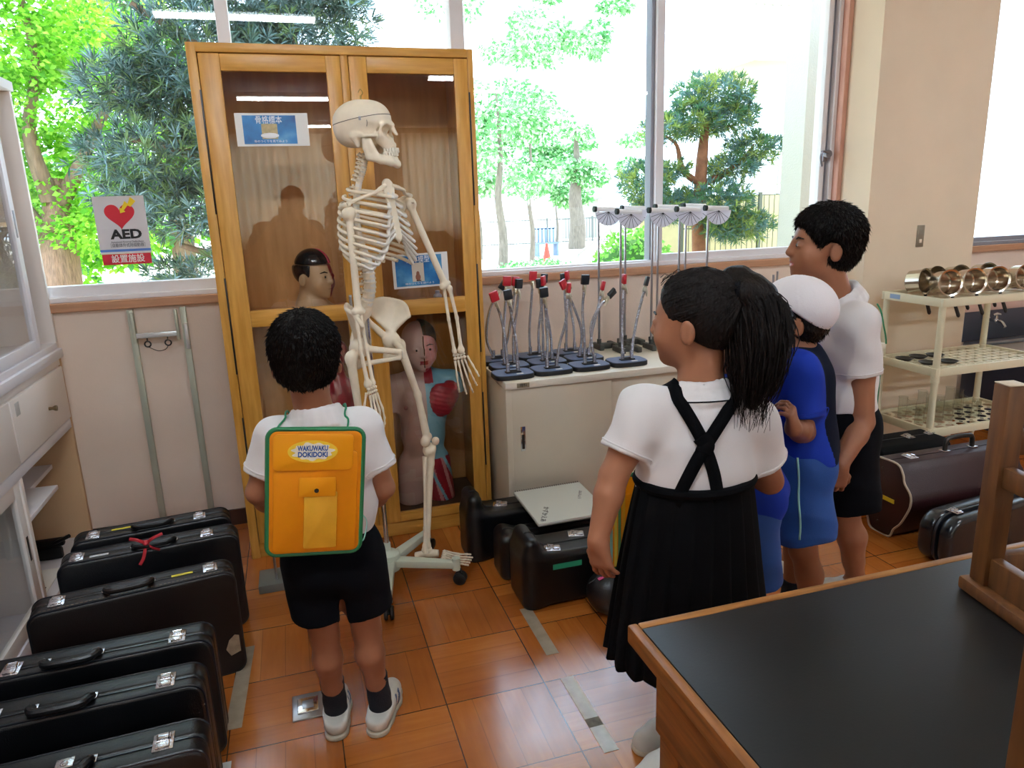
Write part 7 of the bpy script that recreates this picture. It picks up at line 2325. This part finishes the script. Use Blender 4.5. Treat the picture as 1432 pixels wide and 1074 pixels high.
# his turquoise bag on the far side of his back
M3 = basis(x=(-.25, 1, 0), y=(.02, .0, 1), o=A_(1190, 536, 2.14) + V3(.0, .0, .0))
bag3 = school_bag(M3, .22, .27, 'turquoise and yellow bag with green edging on the tall boy\'s back', front=M_bagt, logo=False)
MB().ball((-.06, -.09, .004), (.022, .035, .003)).ball((-.02, -.10, .004), (.03, .022, .003)).build('yellow_print', mat('print_yellow', '#e0b32e', .5), bag3)
cpts = [t1.O + t1.J['shL'] * .66 + t1.shm * .34 + t1.fr * .06 + V3(0, 0, .01), t1.O + t1.J['shL'] * .66 + t1.shm * .34 + V3(0, 0, .07), t1.O + t1.J['shL'] * .66 + t1.shm * .34 - t1.fr * .08 + V3(0, 0, .02), t1.O + t1.J['shL'] * .5 + t1.shm * .5 - t1.fr * .12 + V3(0, 0, -.08), np.array(M3 @ Vector((-.09, .135, -.006)))]
qv, nv = t1.cord(cpts[1:-1], .002, M_green, off=.016)
MB().tube([M3.inverted() @ Vector(v + t1.O) for v in qv[5:]], .0026, 6).build('cord', M_green, bag3)
# ------------------------------------------------------------------ anatomical models inside the cabinet
M_mskin = mat('model_skin', '#c4a396', .35, spec=.5)
M_mhead = mat('model_head_skin', '#c9a57c', .35, spec=.5)
M_mred = mat('model_red', '#9a1f2c', .3, spec=.5, vary=.15, vscale=20)
M_mpink = mat('model_pink', '#c98a86', .35, vary=.15, vscale=30)
M_mblue = mat('model_blue', '#7fb4c2', .35, vary=.1, vscale=12)
M_mhair = mat('model_hair', '#2f302c', .35)
M_mblack = mat('model_black_gloss', '#10161b', .18, spec=.6)
tm = empty('anatomy_torso', (.505, 3.18, .0855), 'life-size anatomical torso with exposed red chest muscle behind the right cabinet door', 'anatomy model')
O = V3(.505, 3.18, .0855)
def Q(x, y, z): return V3(x, y, z) - O
g = SDF(Q(.27, 3.04, .08), Q(.76, 3.36, .99), .0045)
g.ell(Q(.515, 3.18, .555), (.122, .078, .14), None, 0).ell(Q(.508, 3.185, .41), (.102, .075, .13), None, .04).ell(Q(.505, 3.19, .275), (.112, .080, .085), None, .04)
g.cone(Q(.448, 3.185, .26), Q(.432, 3.18, .02), .066, .060, .02).cone(Q(.560, 3.185, .26), Q(.585, 3.18, .02), .066, .060, .02)
for s, e in ((-1, Q(.352, 3.185, .50)), (1, Q(.672, 3.185, .56))):
    sh = Q(.515 + s * .138, 3.19, .640)
    g.cone(Q(.515, 3.195, .69), sh, .036, .046, .03)
    g2 = SDF(Q(.27, 3.04, .08), Q(.76, 3.36, .99), .0045); g2.cone(sh, e, .048, .043, 0); g2.plane(e + V3(0, 0, .03), (0, 0, -1), .003)
    hh = np.maximum(.03 - np.abs(g.D - g2.D), 0) / .03; g.D = np.minimum(g.D, g2.D) - hh * hh * .03 * .25
tC, tR = head_frame(AT(586, 483, 3.155) - O, (.04, -1, -.04))
g.cone(Q(.515, 3.195, .67), tC - tR[:, 2] * .07 - tR[:, 1] * .012, .048, .044, .02)
tP = add_head(g, tC, tR, 1.0)
g.plane((0, 0, .0), (0, 0, -1), .002)
def mf(c):
    w = c + O
    q = (c - tC) @ tR
    right = w[:, 0] > .518 + .0 * w[:, 2]
    out = np.zeros(len(c), int)
    head = w[:, 2] > .735
    out[right & head] = 1
    out[right & ~head] = 2
    th = right & (w[:, 2] < .30); out[th] = 3
    out[th & (np.abs(((w[:, 0] - .56) * 9 + w[:, 2] * 2) % .5 - .25) < .07)] = 1
    out[th & (np.abs(((w[:, 0] - .50) * 7 + w[:, 2] * 3) % .6 - .3) < .05)] = 2
    out[right & (w[:, 2] > .655) & (w[:, 2] < .735) & (w[:, 0] < .56)] = 3
    lip = (np.abs(q[:, 0]) < .018) & (q[:, 1] > .076) & (q[:, 2] < -.05) & (q[:, 2] > -.067)
    out[lip] = 3
    return out
g.build('body', [M_mskin, M_mpink, M_mblue, M_mred], tm, 1, mf)
g = SDF(Q(.48, 3.03, .45), Q(.72, 3.30, .70), .0045)
g.ell(Q(.590, 3.118, .575), (.062, .034, .078), None, 0).ell(Q(.640, 3.15, .60), (.04, .04, .06), None, .03)
g.func(lambda x, y, z: .0015 * np.sin(300 * z + 90 * x))
g.build('chest_muscle', M_mred, tm)
MB().ball(Q(.425, 3.100, .560), (.010, .004, .010)).build('nipple', mat('model_nipple', '#8a5550', .5), tm)
for t in (-1, 1):
    M = Matrix(tR.tolist()).to_4x4(); M.translation = Vector(tP(t * .030, .0775, -.003))
    MB().ball((0, 0, 0), (.0135, .0086, .0085), mi=0).ball((0, .0072, 0), (.0056, .005, .006), mi=1).build('eye', [M_eyew, M_iris], tm, 60, M)
MB().tube([Vector(tP(-.014, .0865, .0145)), Vector(tP(-.03, .0850, .0200)), Vector(tP(-.048, .0735, .0150))], [.002, .003, .0014], 6).build('eyebrow', M_mhair, tm)
g = SDF(tC - .13, tC + .14, .0042)
g.ell(tP(0, -.014, .034), (.080, .096, .083), tR, 0)
g.plane(tP(0, .052, .038), tR @ nrm((0, .70, -.70)), .006); g.plane(tP(.003, 0, 0), tR[:, 0] * 1.0, .003) if False else g.plane(tP(-.004, 0, 0), -tR[:, 0] if False else tR[:, 0], .002)
g.ell(tP(-.088, .012, -.024), (.030, .030, .040), tR, .008, 'sub')
g.plane(tP(0, -.05, -.06), tR @ nrm((0, .35, -1)), .01)
g.build('hair', M_mhair, tm)
MB().tube([Vector(tP(.0, .093 - .0 * k, .06 - .014 * k)) if k < 4 else Vector(tP(.0, .106 if k < 7 else .098, .06 - .014 * k)) for k in range(11)], .0022, 6).build('section_line', M_mblack, tm)

hm = empty('anatomy_bust', (.08, 3.17, 1.0105), 'anatomical head bust with glossy black skullcap on the shelf behind the left cabinet door', 'anatomy model')
O2 = V3(.08, 3.17, 1.0105)
hC, hR = head_frame(AT(440, 385, 3.16) - O2, (.74, -.66, -.02))
g = SDF(hC - V3(.17, .14, .20), hC + V3(.15, .15, .15), .0042)
hP = add_head(g, hC, hR, .88)
g.path([hC - hR[:, 2] * .05 - hR[:, 1] * .02, hC - hR[:, 2] * .13 - hR[:, 1] * .03], [.048, .058], .02)
g.cone(hC - hR[:, 2] * .13 - hR[:, 1] * .03, hC - hR[:, 2] * .165 - V3(.075, .0, 0), .05, .03, .03).cone(hC - hR[:, 2] * .13 - hR[:, 1] * .03, hC - hR[:, 2] * .165 + V3(.075, .02, 0), .05, .03, .03)
g.plane((0, 0, .0005), (0, 0, -1), .002)
cutz = hP(0, 0, .052)
g.plane(cutz, hR[:, 2], .002)
def mf2(c):
    q = (c - hC) @ hR
    o = np.zeros(len(c), int)
    o[(q[:, 0] < -.0) & (q[:, 2] > -.09)] = 1
    return o
g.build('bust', [M_mhead, M_mred], hm, 1, mf2)
g = SDF(hC - .13, hC + .14, .0042)
g.ell(hP(0, -.010, .045), (.066, .078, .072), hR, 0); g.plane(cutz + hR[:, 2] * .003, -hR[:, 2], .004); g.plane(hP(-.012, 0, 0), -hR[:, 0], .003)
g.build('skullcap', M_mblack, hm)
g = SDF(hC - .13, hC + .14, .0042)
g.ell(hP(0, -.008, .045), (.067, .080, .074), hR, 0); g.plane(cutz + hR[:, 2] * .003, -hR[:, 2], .004); g.plane(hP(-.014, 0, 0), hR[:, 0], .003)
g.build('red_half_cap', mat('model_bright_red', '#c23347', .3), hm)
g = SDF(hC - .13, hC + .14, .0042)
g.ell(hP(0, -.014, .030), (.071, .087, .078), hR, 0); g.plane(hP(0, .030, .0), hR[:, 1], .004); g.plane(cutz - hR[:, 2] * .001, hR[:, 2], .003); g.plane(hP(0, -.03, -.035), hR @ nrm((0, -.1, -1)), .006); g.ell(hP(.086, -.004, -.022), (.026, .024, .034), hR, .006, 'sub'); g.plane(hP(-.003, 0, 0), -hR[:, 0], .003)
g.build('hair', M_mblack, hm)
for t in (1,):
    M = Matrix(hR.tolist()).to_4x4(); M.translation = Vector(hP(t * .030, .0775, -.003))
    MB().ball((0, 0, 0), (.0125, .0080, .0080), mi=0).ball((0, .0068, 0), (.0052, .0046, .0056), mi=1).build('eye', [M_eyew, M_iris], hm, 60, M)
    MB().tube([Vector(hP(t * .012, .0870, .0145)), Vector(hP(t * .03, .0855, .0205)), Vector(hP(t * .05, .0735, .0150))], [.002, .0032, .0014], 6).build('eyebrow', M_mblack, hm)

ml = empty('muscle_figure', (.155, 3.20, .0855), 'dark red muscle figure in the lower left cabinet, half hidden by the boy', 'anatomy model')
g = SDF((-.13, -.11, -.01), (.13, .12, .84), .005)
g.ell((0, 0, .52), (.075, .055, .11), None, 0).ell((0, 0, .40), (.06, .05, .09), None, .03).cone((-.03, 0, .36), (-.04, 0, .02), .042, .024, .02).cone((.03, 0, .36), (.045, 0, .02), .042, .024, .02)
g.cone((0, 0, .60), (0, -.005, .68), .028, .025, .02).ell((0, -.01, .735), (.045, .055, .06), None, .015)
g.path([(.075, 0, .59), (.095, 0, .46), (.10, -.02, .34)], [.03, .024, .016], .02).path([(-.075, 0, .59), (-.095, 0, .46), (-.10, -.02, .34)], [.03, .024, .016], .02)
g.func(lambda x, y, z: .0015 * np.sin(220 * x + 60 * z))
g.plane((0, 0, .012), (0, 0, -1)); g.build('figure', M_mred, ml)
MB().lathe([(0, 0), (.085, 0), (.085, .014), (0, .014)], 28).build('base', M_mblack, ml)
bt = empty('bottle', (.60, 3.12, 1.0105), 'small white bottle on the cabinet shelf below the body notice', 'bottle')
MB().lathe([(0, 0), (.017, 0), (.018, .004), (.018, .036), (.010, .044), (0, .044)], 20).build('bottle_body', mat('bottle_white', '#d8d8e4', .35), bt)
MB().lathe([(0, .044), (.010, .044), (.010, .056), (0, .056)], 16).build('cap', mat('bottle_cap', '#c8cbe0', .4), bt)

# ------------------------------------------------------------------ the photographer, seen only as a reflection
J = dict(head=(.07, -.22, 1.49), _hf=(0, 1, -.04), shL=(-.19, -.26, 1.27), shR=(.21, -.26, 1.27), elL=(-.30, -.08, 1.05), elR=(.27, -.10, 1.16), wrL=(-.12, -.12, 1.30), wrR=(.14, -.12, 1.35),
         _hdL=(.5, .2, .9), _pnL=(.6, -.3, -.5), _hdR=(-.6, .1, .6), _pnR=(-.5, -.6, -.2), hpL=(-.11, -.22, .80), hpR=(.07, -.22, .80), knL=(-.11, -.18, .43), knR=(.08, -.18, .43), anL=(-.12, -.22, .075), anR=(.09, -.22, .075), _fdL=(-.1, 1, 0), _fdR=(.1, 1, 0))
ph = Person('adult holding a camera to the eye, seen only as reflection in the left cabinet door', (-.02, -.2, 0), J, 1.42, 1.1, .007)
ph.body(M_skin2); ph.shirt(mat('grey_shirt', '#3d4348', .85), .02, .6, fold=.003); ph.shorts(mat('dark_trousers', '#1d2026', .85), 1.0, .08, .075); ph.feet(); ph.hair_short(M_hair, spikes=0, h=.006)
cm = empty('compact_camera', (.0, -.040, 1.425), 'compact camera held by the reflected adult', 'camera')
MB().box((-.048, -.028, -.028), (.048, -.006, .028), .006).build('camera_body', M_blackg, cm)
